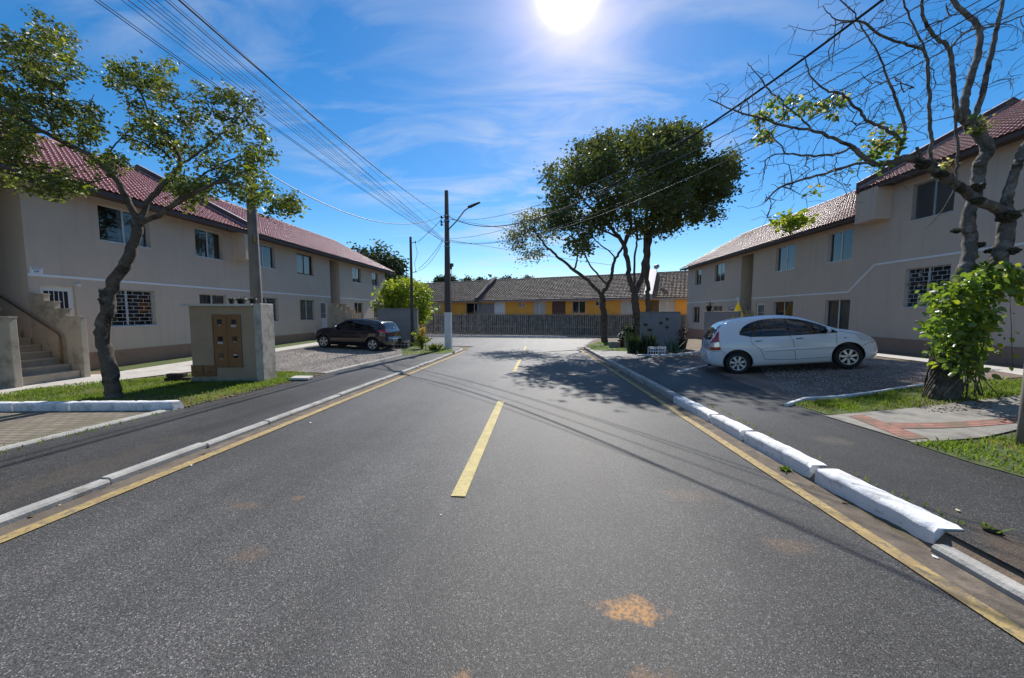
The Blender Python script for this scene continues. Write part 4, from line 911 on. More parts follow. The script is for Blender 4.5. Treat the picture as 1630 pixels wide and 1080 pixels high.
# ------------------------------------------------------------------ meter box, slab, pole behind it
def meter_box():
    r = thing('meter_cabinet', 'beige rendered meter cabinet wall with brown timber doors on the grass beside the leaning tree', 'cabinet', (-6.99, 8.44, T(-6.9, 8.4)), math.atan2(.2, 1.63))
    W = 1.56; Dp = .46; Ht = 1.92
    b = MB(); b.box(-W, .0, -.15, -.02, Dp-.16, Ht-.03, bev=.006); b.build('cabinet_body', M['boxwall'], r)
    b = MB(); b.box(-.02, -.03, -.15, .16, Dp+.04, Ht+.03, bev=.012); b.build('side_wall', M['rough_conc'], r)
    b = MB(); b.box(-W-.14, -.09, Ht-.03, -.02, Dp-.1, Ht+.02, bev=.008); b.box(-W-.14, -.1, Ht-.035, -.022, -.085, Ht-.02); b.build('roof_slab', M['concrete'], r)
    b = MB(); b.box(-W-.03, -.02, -.15, -.021, -.001, .10); b.build('dark_base', M['concrete_old'], r)
    x0, x1, z0, z1 = -1.00, -.36, .38, 1.66
    f = MB()
    for a, c, e, g in ((x0-.02, x1+.02, z1, z1+.02), (x0-.02, x1+.02, z0-.02, z0), (x0-.02, x0, z0, z1), (x1, x1+.02, z0, z1)): f.box(a, -.022, e, c, .0, g)
    f.build('door_frame', M['rust'], r)
    for k in range(2):
        a = x0+.32*k; b = MB(); b.box(a+.004, -.016, z0, a+.316, .0, z1, bev=.002); o = b.build('door', M['wood'], r)
        for j in range(3):
            zz = z0+.22+.42*j; xx = a+.1+.02*k; p = MB(); p.box(xx, -.019, zz, xx+.115, -.0165, zz+.115); p.build('viewing_window', M['glassdark'], o)
            if (k, j) in ((1, 2), (0, 1)): p = MB(); p.box(xx-.01, -.019, zz-.07, xx+.11, -.0165, zz-.02); p.build('notice', M['paperg'], o)
            elif (k, j) == (1, 0): p = MB(); p.box(xx+.01, -.0205, zz+.055, xx+.105, -.0192, zz+.1); p.build('notice', M['paperg'], o)
            else: p = MB(); p.box(xx+.035, -.019, zz-.03, xx+.08, -.0165, zz-.012); p.build('notice', M['paperg'], o)
            h = MB(); h.tube([(a+.03, -.028, zz-.05), (a+.03, -.0162, zz-.05)], .012, 8); h.build('latch', M['rust'], o)
        e = MB()
        for q in range(3): e.box(a+.11, -.0175, z0+.07+.025*q, a+.21, -.0162, z0+.078+.025*q)
        e.build('embossed_mark', M['rust'], o)
    for k in range(2):
        a = -1.58+.31*k; f = MB(); f.box(a, -.022, .14, a+.29, -.0, .42); f.build('door_frame', M['rust'], r)
        b = MB(); b.box(a+.02, -.030, .16, a+.27, -.0225, .40, bev=.002); o = b.build('lower_door', M['wood'], r)
        e = MB(); e.lathe([(.045, 0), (.045, -.004), (.0, -.004)], (a+.145, -.030, .28), 'y', 14); e.build('embossed_mark', M['rust'], o)
    bpy.context.view_layer.update(); mw = r.matrix_world
    for k, (x, l, s_) in enumerate(((-.66, 'small dark plant pot, leftmost on the meter cabinet roof', .8), (-.42, 'wide black plant pot in the middle of the cabinet roof', 1.25), (-.14, 'dark plant pot at the right end of the cabinet roof, by the pole', 1.0))):
        p = thing('plant_pot', l, 'plant pot', mw @ Vector((x, .18, Ht+(.031 if x > -.02 else .021))), 0, 'dark pots on the meter cabinet')
        b = MB(); b.lathe([(.0, 0), (.06*s_, 0), (.085*s_, .10), (.095*s_, .10), (.095*s_, .13), (.08*s_, .13), (.078*s_, .11), (0, .105)], (0, 0, 0), 'z', 14); b.build('pot', M['black'], p)
        q = MB()
        for _ in range(14):
            a = random.uniform(0, 6.28); l_ = random.uniform(.03, .10)*s_; q.tube([(0, 0, .1), (math.cos(a)*l_*.5, math.sin(a)*l_*.5, .1+l_*.7), (math.cos(a)*l_, math.sin(a)*l_, .1+l_*.8)], [.006, .005, .001], 3)
        q.build('plant', M['plantd'], p)
M['paperg'] = mat('grey_notice', (.42, .41, .42), .8)
meter_box()
def pile():
    c = gp(291, 607); r = thing('brick_pile', 'dark low pile of old bricks at the left foot of the meter cabinet', 'bricks', c, .1)
    for k in range(5):
        b = MB(); x = -.14+.2*(k % 3)-.12; z = .005+.1*(k//3); b.box(x-.12, -.1+.02*k, z, x+.09, .05+.02*k, z+.09, bev=.008); b.build('brick', M['darkbrick'], r)
M['darkbrick'] = mat('dark_brick', (.05, .033, .028), .9, var=.3, bump=.5)
pile()
def lid():
    c = gp(480, 605); r = tag(MB().box(-.22, -.18, .0, .22, .18, .06, bev=.012).build('inspection_lid', M['concrete']), 'square concrete inspection lid in the grass at the edge of the gravel lot', 'lid')
    r.location = c+Vector((0, 0, .02)); r.rotation_euler = (0, .04, .25)
lid()

def taper_pole(r, x, y, z0, z1, r0, r1, m, name='shaft', sides=10, lean=(0, 0)):
    b = MB(); n = 8
    b.tube([(x+lean[0]*k/n, y+lean[1]*k/n, z0+(z1-z0)*k/n) for k in range(n+1)], [r0+(r1-r0)*k/n for k in range(n+1)], sides); return b.build(name, m, r)
def box_pole():
    c = Vector((-8.0, 9.75)); z = T(c.x, c.y)
    r = thing('utility_pole', 'grey tapered concrete pole standing directly behind the meter cabinet, its top in the leaves', 'pole', (c.x, c.y, z))
    taper_pole(r, 0, 0, -.2, 6.2, .165, .105, M['pole'], sides=12, lean=(0, 0))
    b = MB()
    for zz in (5.8, 6.05): b.tube([(-.25, -.02, zz), (.12, -.02, zz)], .02, 6); b.lathe([(.03, 0), (.05, .03), (.03, .06), (.05, .09), (.0, .1)], (-.25, -.02, zz), 'z', 8)
    b.build('insulator', M['metal'], r)
    k = MB(); k.box(.06, -.12, 3.7, .12, -.04, 3.9); k.build('junction_box', M['rust'], r)
box_pole()
def street_pole():
    x, y = -4.93, 19.62; z = T(x, y)-.02
    r = thing('street_lamp', 'tall dark square street lamp pole with whitewashed foot at the left street corner', 'street lamp', (x, y, z))
    H1 = 8.62
    def sq(zs, rs, m, nm):
        b = MB(); rows = []
        for zz, q in zip(zs, rs): rows.append(b.addv([(-q, -q*.8, zz), (q, -q*.8, zz), (q, q*.8, zz), (-q, q*.8, zz)]))
        for a, c in zip(rows[:-1], rows[1:]):
            for k in range(4): b.face((a+k, a+(k+1) % 4, c+(k+1) % 4, c+k))
        b.face(tuple(rows[-1]+k for k in range(4))); return b.build(nm, m, r)
    sq([-.2, 2.05], [.185, .18], M['polew'], 'painted_foot'); sq([2.05, H1], [.165, .085], M['poled'], 'shaft')
    a = MB(); a.tube([(.09, -.02, 6.55), (.6, -.22, 6.95), (1.05, -.40, 7.42), (1.35, -.5, 7.58)], .035, 8); a.build('arm', M['metal'], r)
    hd = MB(); hd.v = []; bm = bmesh.new(); bmesh.ops.create_cube(bm, size=1)
    for v in bm.verts: v.co = Vector((v.co.x*.72*(1), v.co.y*.26*(.6 if v.co.x > 0 else 1), v.co.z*.08*(.6 if v.co.x > 0 else 1)))
    bmesh.ops.bevel(bm, geom=list(bm.edges), offset=.02, segments=2, affect='EDGES')
    bmesh.ops.transform(bm, matrix=Matrix.Translation((1.62, -.6, 7.66)) @ Matrix.Rotation(-.35, 4, 'Z') @ Matrix.Rotation(-.25, 4, 'Y'), verts=bm.verts)
    hd.bm(bm); lh = hd.build('lamp_head', M['poled'], r)
    for zz, nm in ((5.85, 'cable_bracket'), (7.25, 'cable_bracket')):
        b = MB(); b.box(-.14, -.13, zz, .14, .13, zz+.06); b.box(-.14, -.13, zz-.25, .14, .13, zz-.21); b.build(nm, M['metal'], r)
    b = MB()
    for zz in (7.2, 6.95, 6.8): b.tube([(-.13, 0, zz), (-.3, 0, zz+.02)], .02, 6); b.lathe([(.03, -.04), (.06, -.02), (.06, .02), (.03, .05), (.06, .08), (0, .1)], (-.3, 0, zz), 'z', 8)
    b.build('insulator', M['black'], r)
    b = MB(); b.box(.15, -.1, 4.55, .33, .06, 4.72); b.box(.17, -.12, 4.40, .27, -.02, 4.54); b.tube([(.2, 0, 4.4), (.22, .02, 4.2), (.14, 0, 4.1)], .015, 5); b.build('splice_box', M['black'], r)
street_pole()
def small_pole():
    p = at(657, 549, 21.3); x, y = p.x, p.y; z = T(x, y)
    r = thing('service_pole', 'slim dark service pole rising behind the grey panel wall with the bright shrub', 'pole', (x, y, z))
    taper_pole(r, 0, 0, -.2, 6.35, .11, .075, M['poled'], sides=6)
    b = MB()
    for zz in (6.0, 4.3): b.tube([(.05, 0, zz), (.28, 0, zz+.03)], .018, 5); b.lathe([(.03, 0), (.05, .03), (.03, .06), (.05, .09), (0, .1)], (.28, 0, zz), 'z', 8)
    b.tube([(.28, 0, 6.0), (.38, .02, 5.4), (.2, .02, 4.8), (.28, 0, 4.3)], .012, 4); b.build('insulator', M['black'], r)
small_pole()
def right_pole():
    g = gp(1638, 712); r = thing('utility_pole', 'grey pole cut off by the right edge of the picture, standing in the near grass', 'pole', g)
    taper_pole(r, 0, 0, -.2, 6.6, .095, .07, M['pole'], sides=12)
    b = MB(); b.tube([(-.06, 0, 6.2), (-.24, 0, 6.25)], .02, 6); b.lathe([(.03, 0), (.05, .03), (.03, .06), (.05, .09), (0, .1)], (-.24, 0, 6.25), 'z', 8); b.build('insulator', M['metal'], r)
right_pole()

# ------------------------------------------------------------------ cables
def cable(pts, rad, m, label, group, n=40, cat='cable', twist=0):
    """parabola-sag line: pts = (A, middle, B) -> quadratic through the three points"""
    A, C_, B = [Vector(p) for p in pts]; hd = Vector((B.x-A.x, B.y-A.y)); L2 = hd.length; t1 = (Vector((C_.x-A.x, C_.y-A.y)).dot(hd))/L2/L2
    zl = A.z+(B.z-A.z)*t1; sag = (zl-C_.z)/(t1*(1-t1)); P = []
    for k in range(n+1):
        t = k/n; P.append((A.x+(B.x-A.x)*t, A.y+(B.y-A.y)*t, A.z+(B.z-A.z)*t-sag*t*(1-t)))
    b = MB(); b.tube(P, rad, 5, cap=False); return tag(b.build('overhead_cable', m), label, cat, group)
SPx, SPy = -4.93, 19.5
G1_ = 'cables that fan out from the street lamp pole to the upper left'
tops = [(150, 5.42, .010), (157, 5.46, .010), (193, 5.40, .009), (204, 5.5, .012), (219, 5.36, .008), (229, 5.52, .010), (238, 5.58, .009), (247, 5.44, .008), (263, 5.62, .014), (269, 5.5, .008), (291, 5.95, .009)]
ordn = ['lowest', 'second lowest', 'third lowest', 'fourth lowest', 'fifth lowest', 'sixth lowest', 'fifth highest', 'fourth highest', 'third highest', 'second highest', 'highest']
for (px, za, rd), od in zip(tops, ordn):
    X = -4.9-random.uniform(-.05, .05); m_ = wx(px, 0, X); A = (SPx-.2, SPy, za); yb = -14; xb = m_.x+(m_.x-A[0])/(m_.y-A[1])*(yb-m_.y)
    cable((A, m_, (xb, yb, za+.35)), rd*.5, M['cable'], od+' thin cable of the fan between the lamp pole and the upper left edge', G1_)
X = -4.9; m_ = wx(306, 0, X)
cable(((SPx-.3, SPy, 6.83), m_, (X, -14, 7.3)), .014, M['cable'], 'thick black power cable from the lamp pole to the top edge left of the sun', None)
bp_ = Vector((-8.1, 9.75, 5.8)); sp_ = at(660, 372, 21.3)
cable((bp_, at(545, 349, 14.2), (SPx-.3, SPy, 6.75)), .014, M['cablel'], 'silvery twisted cable sagging from the pole behind the cabinet to the lamp pole', None)
cable(((-7.5, 9.85, 6.05), at(200, 105+115, 6.6), (-10.5, 1.5, 6.6)), .012, M['cablel'], 'pale cable that crosses the roof of the left building behind the leaves', None) if False else None
sp = at(657, 383, 21.3); sp.z -= .12
cable(((sp.x+.28, sp.y, sp.z), at(690, 368, 20.4), (SPx-.15, SPy, 6.7)), .013, M['cable'], 'short cable from the service pole top up to the lamp pole', 'drops between service pole and lamp pole')
cable(((sp.x+.28, sp.y, 4.15), at(688, 408, 20.4), (SPx-.15, SPy, 5.6)), .012, M['cable'], 'upper sagging drop cable between the service pole and the lamp pole', 'drops between service pole and lamp pole')
cable(((sp.x+.28, sp.y, 4.05), at(690, 414, 20.4), (SPx-.15, SPy, 5.5)), .010, M['cable'], 'lower sagging drop cable between the service pole and the lamp pole', 'drops between service pole and lamp pole')
G2_ = 'cables that cross the street to the upper right'
def cable_px(A, pm, pn, XN, rad, m, label, group, ext=1.6):
    """cable from A seen through photo points pm and pn, pn taken in the plane x = XN; runs on past it"""
    A = Vector(A); N_ = wx(pn[0], pn[1], XN); d = Vector((N_.x-A.x, N_.y-A.y)); r = ray(*pm); t = (d.x*A.y-d.y*A.x)/(d.x*r.y-d.y*r.x); Mp = r*t+Vector((0, 0, HC))
    t1 = Vector((Mp.x-A.x, Mp.y-A.y)).dot(d)/d.length_squared
    c = ((Mp.z-A.z)/t1-(N_.z-A.z))/(t1-1); bq = (N_.z-A.z)-c
    P = [(A.x+d.x*q, A.y+d.y*q, A.z+bq*q+c*q*q) for q in [ext*k/50 for k in range(51)]]
    mb = MB(); mb.tube(P, rad, 5, cap=False); return tag(mb.build('overhead_cable', m), label, 'cable', group)
cable_px((SPx+.1, SPy, 6.75), (1004, 278), (1405, 0), 4.56, .019, M['cable'], 'thick black cable that crosses the sky from the lamp pole to the top right', G2_)
cable_px((SPx+.1, SPy, 6.6), (1028, 253), (1300, 105), 4.4, .008, M['cablel'], 'thin upper cable over the top of the round tree to the bare branches', G2_)
cable_px((SPx+.1, SPy, 5.55), (1060, 262), (1451, 60), 5.2, .008, M['cablel'], 'thin cable across the middle of the round tree, ending top right', G2_)
cable_px((SPx+.1, SPy, 5.45), (1050, 295), (1373, 125), 4.9, .008, M['cable'], 'lower thin cable across the round tree to the bare tree limbs', G2_)
cable_px((SPx+.1, SPy, 5.40), (1060, 300), (1390, 140), 5.0, .008, M['cablel'], 'lowest pale cable across the round tree to the bare tree limbs', G2_)
cable(((SPx+.1, SPy, 6.6), at(780, 362, 21), (5.6, 27, 6.0)), .013, M['cable'], 'upper cable from the lamp pole into the small left crown of the tree group', 'cables into the tree group')
cable(((SPx+.1, SPy, 5.5), at(790, 400, 22), (5.6, 27, 5.0)), .012, M['cable'], 'lower cable from the lamp pole into the tree group', 'cables into the tree group')
cable((( -13.6, 16.5, 5.0), (-10.8, 13.2, 5.1), (-8.1, 9.75, 5.8)), .008, M['cablel'], 'thin pale service wire from the pole behind the cabinet to the left eave', None)

# ------------------------------------------------------------------ panel walls and what stands by them
def panel(label, x0, y0, x1, y1, top, name='panel_wall', th=.22):
    a = Vector((x0, y0)); b = Vector((x1, y1)); ang = math.atan2(b.y-a.y, b.x-a.x); L_ = (b-a).length; z = T(x0, y0)-.1
    r = thing(name, label, 'wall', (x0, y0, z), ang)
    MB().box(0, 0, -.2, L_, th, top-z, bev=.01).build('wall_face', M['greywall'], r)
    MB().box(-.02, -.02, top-z+.001, L_+.02, th+.02, top-z+.04, bev=.008).build('coping', M['concrete_old'], r)
    return r
panel('plain grey masonry panel wall behind the dark car with faint white paint marks', -9.35, 20.45, -7.05, 20.75, 1.76)
pr = panel('grey panel wall with little half pots hung on it near the white car', 5.45, 19.45, 7.05, 18.35, 1.56)
bpy.context.view_layer.update()
hp = [(.30, 1.42, 1.3, 'widest half pot, hung at the left of the grey panel wall'), (.52, 1.16, 1.3, 'half pot hung lowest on the grey panel wall'), (1.07, 1.52, .85, 'small half pot hung in the middle of the grey panel wall'), (1.38, 1.73, .85, 'topmost small half pot on the right of the panel wall'), (1.38, 1.32, .85, 'small half pot below the topmost one on the panel wall')]
for x, z, s_, l in hp:
    p = thing('hanging_pot', l, 'wall pot', pr.matrix_world @ Vector((x, -.005, z)), pr.rotation_euler.z, 'half pots hung on the grey panel wall')
    b = MB(); rows = []
    for rr, h in ((.02, -.09), (.06, -.06), (.085, 0), (.095, .0), (.095, .03)):
        rows.append(b.addv([(rr*s_*math.cos(math.pi*k/8), -rr*s_*math.sin(math.pi*k/8), h) for k in range(9)]))
    for u, w_ in zip(rows[:-1], rows[1:]):
        for k in range(8): b.face((u+k, u+k+1, w_+k+1, w_+k), True)
    b.face(tuple(rows[-1]+k for k in range(9))); b.build('pot', M['terracotta'], p)
    q = MB()
    for _ in range(10): a = random.uniform(.2, 2.9); l_ = random.uniform(.03, .08); q.tube([(0, -.04, .02), (math.cos(a)*l_, -.04-.3*l_, .02+l_*.7)], [.006, .002], 3)
    q.build('plant', M['plantd'], p)
def spiky(loc, label, n, h, spread, m, name='snake_plant', lean=.15, w=.035, cat='plant', rows=None):
    r = thing(name, label, cat, loc); b = MB()
    for _ in range(n):
        x, y = (random.uniform(-spread, spread), random.uniform(-.18, .18)) if rows else (random.gauss(0, spread*.4), random.gauss(0, spread*.4))
        a = random.uniform(0, 6.28); hh = h*random.uniform(.55, 1); dx, dy = math.cos(a)*w, math.sin(a)*w; lx, ly = random.gauss(0, lean)*hh, random.gauss(0, lean)*hh
        i = b.addv([(x-dx*.6, y-dy*.6, 0), (x+dx*.6, y+dy*.6, 0), (x-dx+lx*.5, y-dy+ly*.5, hh*.55), (x+dx+lx*.5, y+dy+ly*.5, hh*.55), (x+lx, y+ly, hh)])
        b.face((i, i+1, i+3, i+2)); b.face((i+2, i+3, i+4))
    b.build('leaves', m, r); MB().lathe([(0, 0), (.05, .01), (0, .03)], (0, 0, 0), 'z', 8).build('stem', M['bark'], r); return r
spiky(gp(1021, 562), 'dense dark clump of upright snake plants at the left foot of the potted panel wall', 170, 1.05, .62, M['plantd'], rows=1)
spiky(gp(1046, 563), 'single thin upright spike plant just right of the dark clump', 6, .75, .05, M['plantd'])
spiky(gp(1072, 562), 'green leafy plant with arching fronds in front of the right half of the panel wall', 26, .8, .28, mat('blue_green_leaf', (.03, .09, .05), .5, var=.3), lean=.5, w=.03, name='fern')
def potted(loc, label, rr, h, m, leaf, nleaf, lh, lr, name='potted_plant'):
    r = thing(name, label, 'potted plant', loc); b = MB(); b.lathe([(0, 0), (rr*.7, 0), (rr, h*.85), (rr*1.08, h*.85), (rr*1.08, h), (rr*.9, h), (rr*.88, h*.88), (0, h*.86)], (0, 0, 0), 'z', 16); b.build('pot', m, r)
    q = MB()
    for _ in range(nleaf):
        u = Vector((random.gauss(0, 1), random.gauss(0, 1), random.gauss(0, 1))).normalized()*lr*random.uniform(.5, 1); c = Vector((0, 0, h+lh))+u; d = Vector((random.gauss(0, 1), random.gauss(0, 1), random.gauss(0, .6))).normalized(); e = d.cross(Vector((0, 0, 1))).normalized()*.03; d = d*.07
        q.quad(c-d, c+e, c+d, c-e)
    q.build('leaves', leaf, r); s = MB(); s.tube([(0, 0, h*.8), (0, 0, h+lh)], .012, 5); s.build('stem', M['bark'], r)
potted(gp(990, 553), 'terracotta pot with a dark round bush between the low blocks at the corner', .24, .42, M['terracotta'], M['plantd'], 260, .22, .26)
potted(gp(1086, 556), 'dark pot with red and green plant at the right end of the potted panel wall', .22, .5, M['darkbrick'], mat('red_green_leaf', (.12, .05, .03), .6, var=.5), 160, .3, .28)
for px, l in ((978, 'left low grey block beside the terracotta pot at the corner'), (1002, 'right low grey block beside the terracotta pot at the corner')):
    g = gp(px, 554); o = MB().box(-.3, -.12, -.05, .3, .12, .34, bev=.02).build('concrete_block', M['concrete_old']); o.location = g; o.rotation_euler.z = -.1; tag(o, l, 'block', 'low concrete blocks at the right corner')
def crate(loc, label, rz, m, w=.42, d=.3, h=.34):
    r = thing('plastic_crate', label, 'crate', loc, rz); f = MB()
    for x in (-w/2, -w/4, 0, w/4, w/2):
        for y in (-d/2, d/2): f.box(x-.014, y-.012, 0, x+.014, y+.012, h)
    for y in (-d/4, 0, d/4):
        for x in (-w/2, w/2): f.box(x-.012, y-.014, 0, x+.012, y+.014, h)
    for z in (0.012, h*.5, h-.02):
        for y in (-d/2, d/2): f.box(-w/2-.002, y-.015, z-.02, w/2+.002, y+.015, z+.02)
        for x in (-w/2, w/2): f.box(x-.015, -d/2+.016, z-.019, x+.015, d/2-.016, z+.019)
    f.build('frame', m, r); MB().box(-w/2+.02, -d/2+.02, .015, w/2-.02, d/2-.02, h*.8, bev=.03).build('bag', M['black'], r)
crate(gp(1040, 565), 'white wire crate holding black bags, front left at the panel wall', -.4, M['framew']); crate(gp(1053, 565), 'white wire crate against the spike plant at the panel wall', -.5, M['framew'], .3)
crate(gp(640, 554.5)+Vector((-.0, 0, 0)), 'grey wire crate with a dark bag at the foot of the plain panel wall', .1, M['metal'], .7, .35, .4)
def parasol():
    p = at(1174, 508, 22.5); z = T(p.x, p.y); zt = at(1173, 480, 22.5).z
    r = thing('closed_parasol', 'closed yellow parasol standing behind the white car', 'parasol', (p.x, p.y, z)); h = zt-z
    b = MB(); n = 16; rows = []
    for t, rr in ((0, .36), (.25, .31), (.6, .19), (.85, .09), (1, .03)):
        rows.append(b.addv([(rr*(1+.1*math.cos(k*2*math.pi/n*8))*math.cos(2*math.pi*k/n), rr*(1+.1*math.cos(k*2*math.pi/n*8))*math.sin(2*math.pi*k/n), h-1.4+1.32*t) for k in range(n)]))
    for u, w_ in zip(rows[:-1], rows[1:]):
        for k in range(n): b.face((u+k, u+(k+1) % n, w_+(k+1) % n, w_+k), False)
    b.build('canopy', M['ycloth'], r)
    b = MB(); b.tube([(0, 0, 0), (0, 0, h)], .02, 8); b.lathe([(.0, h), (.035, h), (.03, h+.06), (0, h+.08)], (0, 0, 0), 'z', 8); b.build('pole', M['framew'], r)
    b = MB(); b.lathe([(.0, 0), (.28, 0), (.28, .06), (.05, .12), (0, .12)], (0, 0, 0), 'z', 16); b.build('base', M['concrete'], r)
parasol()
def low_wall():
    a = at(1131, 540, 27.2); b = at(1135, 540, 23.6)
    r = thing('terrace_wall', 'low grey terrace wall with a potted plant on top behind the white car', 'wall', (12.3, 25.2, -.75))
    MB().box(0, -2.3, -.3, .16, 2.2, 2.35, bev=.01).build('wall_face', M['greywall'], r)
    MB().box(-.02, -2.32, 2.351, .18, 2.22, 2.40, bev=.01).build('coping', M['stair'], r)
low_wall()
potted(Vector((12.38, 26.9, 1.65)), 'black potted plant standing on the low terrace wall', .2, .38, M['black'], M['plantd'], 120, .18, .24)
def flowers():
    g = gp(672, 556); r = thing('flowering_plant', 'tall leafy plant with red blossoms beside the plain grey panel wall', 'plant', g)
    q = MB(); s = MB(); f = MB()
    for k in range(26):
        a = random.uniform(0, 6.28); rr = random.uniform(.05, .5); h = random.uniform(.3, 1.25); P = [Vector((0, 0, 0)), Vector((math.cos(a)*rr*.6, math.sin(a)*rr*.6, h*.6)), Vector((math.cos(a)*rr, math.sin(a)*rr, h))]
        s.tube(P, [.012, .01, .005], 4)
        for _ in range(9):
            c = P[1].lerp(P[2], random.random()); d = Vector((random.gauss(0, 1), random.gauss(0, 1), random.gauss(.2, .5))).normalized(); e = d.orthogonal().normalized()*.045; q.quad(c, c+d*.12+e, c+d*.26, c+d*.12-e)
    for cx_, cz in ((.15, 1.2), (.02, 1.0), (.22, .9)):
        for _ in range(16):
            c = Vector((cx_, -.3, cz))+Vector((random.gauss(0, .07), random.gauss(0, .07), random.gauss(0, .11))); d = Vector((random.gauss(0, 1), random.gauss(0, 1), random.gauss(0, 1))).normalized(); e = d.orthogonal().normalized()*.03; f.quad(c-d*.04, c+e, c+d*.04, c-e)
    s.build('stem', M['bark'], r); q.build('leaves', M['leafy'], r); f.build('blossom', M['petal'], r)
flowers()
spiky(gp(690, 558), 'low shaggy green plant at the foot of the lamp pole corner', 60, .45, .35, M['leaf'], name='shrub', lean=.5)
for px, py, l, s_ in ((320, 622, '', 0),):
    pass
# little things lying about
def litter(px, py, label, m, s, name, cat, road=False):
    g = gp(px, py)
    if road:
        r = ray(px, py); t = HC/(-(r.z+.0263*r.y)); g = Vector((r.x*t, r.y*t, plane_z(r.y*t)))
    b = MB(); n = 7
    pts = [(math.cos(2*math.pi*k/n)*s*random.uniform(.6, 1.2), math.sin(2*math.pi*k/n)*s*.55*random.uniform(.7, 1.2), random.uniform(.005, s*.25)) for k in range(n)]
    i = b.addv(pts+[(0, 0, s*.3)])
    for k in range(n): b.face((i+k, i+(k+1) % n, i+n))
    o = b.build(name, m); o.location = g+Vector((0, 0, .006)); o.rotation_euler.z = random.uniform(0, 3); tag(o, label, cat)
M['dryleaf'] = mat('dry_leaf', (.10, .06, .03), .8); M['paleleaf'] = mat('pale_leaf', (.55, .50, .30), .8)
litter(1488, 889, 'crumpled white paper scrap beside the dropped kerb', M['paper'], .022, 'paper_scrap', 'litter', True)
litter(1524, 814, 'single pale leaf lying on the near right pavement', M['paleleaf'], .022, 'fallen_leaf', 'leaf')
litter(1344, 802, 'dark curled leaf in the gutter by the nearest white kerb stone', M['dryleaf'], .03, 'fallen_leaf', 'leaf', True)
litter(1292, 775, 'small dark leaf in the gutter before the weed tuft', M['dryleaf'], .016, 'fallen_leaf', 'leaf', True)
litter(325, 724, 'dark curled leaf by the yellow line on the left', M['dryleaf'], .028, 'fallen_leaf', 'leaf', True)
litter(50, 824, 'black crumpled leaf in the left gutter near the corner of the picture', M['dryleaf'], .03, 'fallen_leaf', 'leaf', True)
litter(95, 806, 'pale pebble like leaf in the near left gutter', M['paleleaf'], .014, 'fallen_leaf', 'leaf', True)
litter(305, 742, 'white leaf fleck on the asphalt right of the left yellow line', M['paper'], .018, 'fallen_leaf', 'leaf', True)
litter(494, 674, 'white leaf fleck on the asphalt halfway to the lamp pole', M['paper'], .024, 'fallen_leaf', 'leaf', True)
litter(702, 821, 'tiny white fleck on the asphalt just below the yellow centre dash', M['paper'], .009, 'fallen_leaf', 'leaf', True)
w_ = spiky(Vector((2.60, 3.82, plane_z(3.8)+.0)), 'small weed tuft growing between the first two white kerb stones', 40, .06, .06, M['grass'], name='weed_tuft', lean=.6, w=.008)
w_ = spiky(Vector((3.12, 2.58, T(3.1, 2.5))), 'tiny green weed behind the chipped end of the nearest white kerb stone', 16, .06, .05, M['grass'], name='weed_tuft', lean=.6, w=.008)

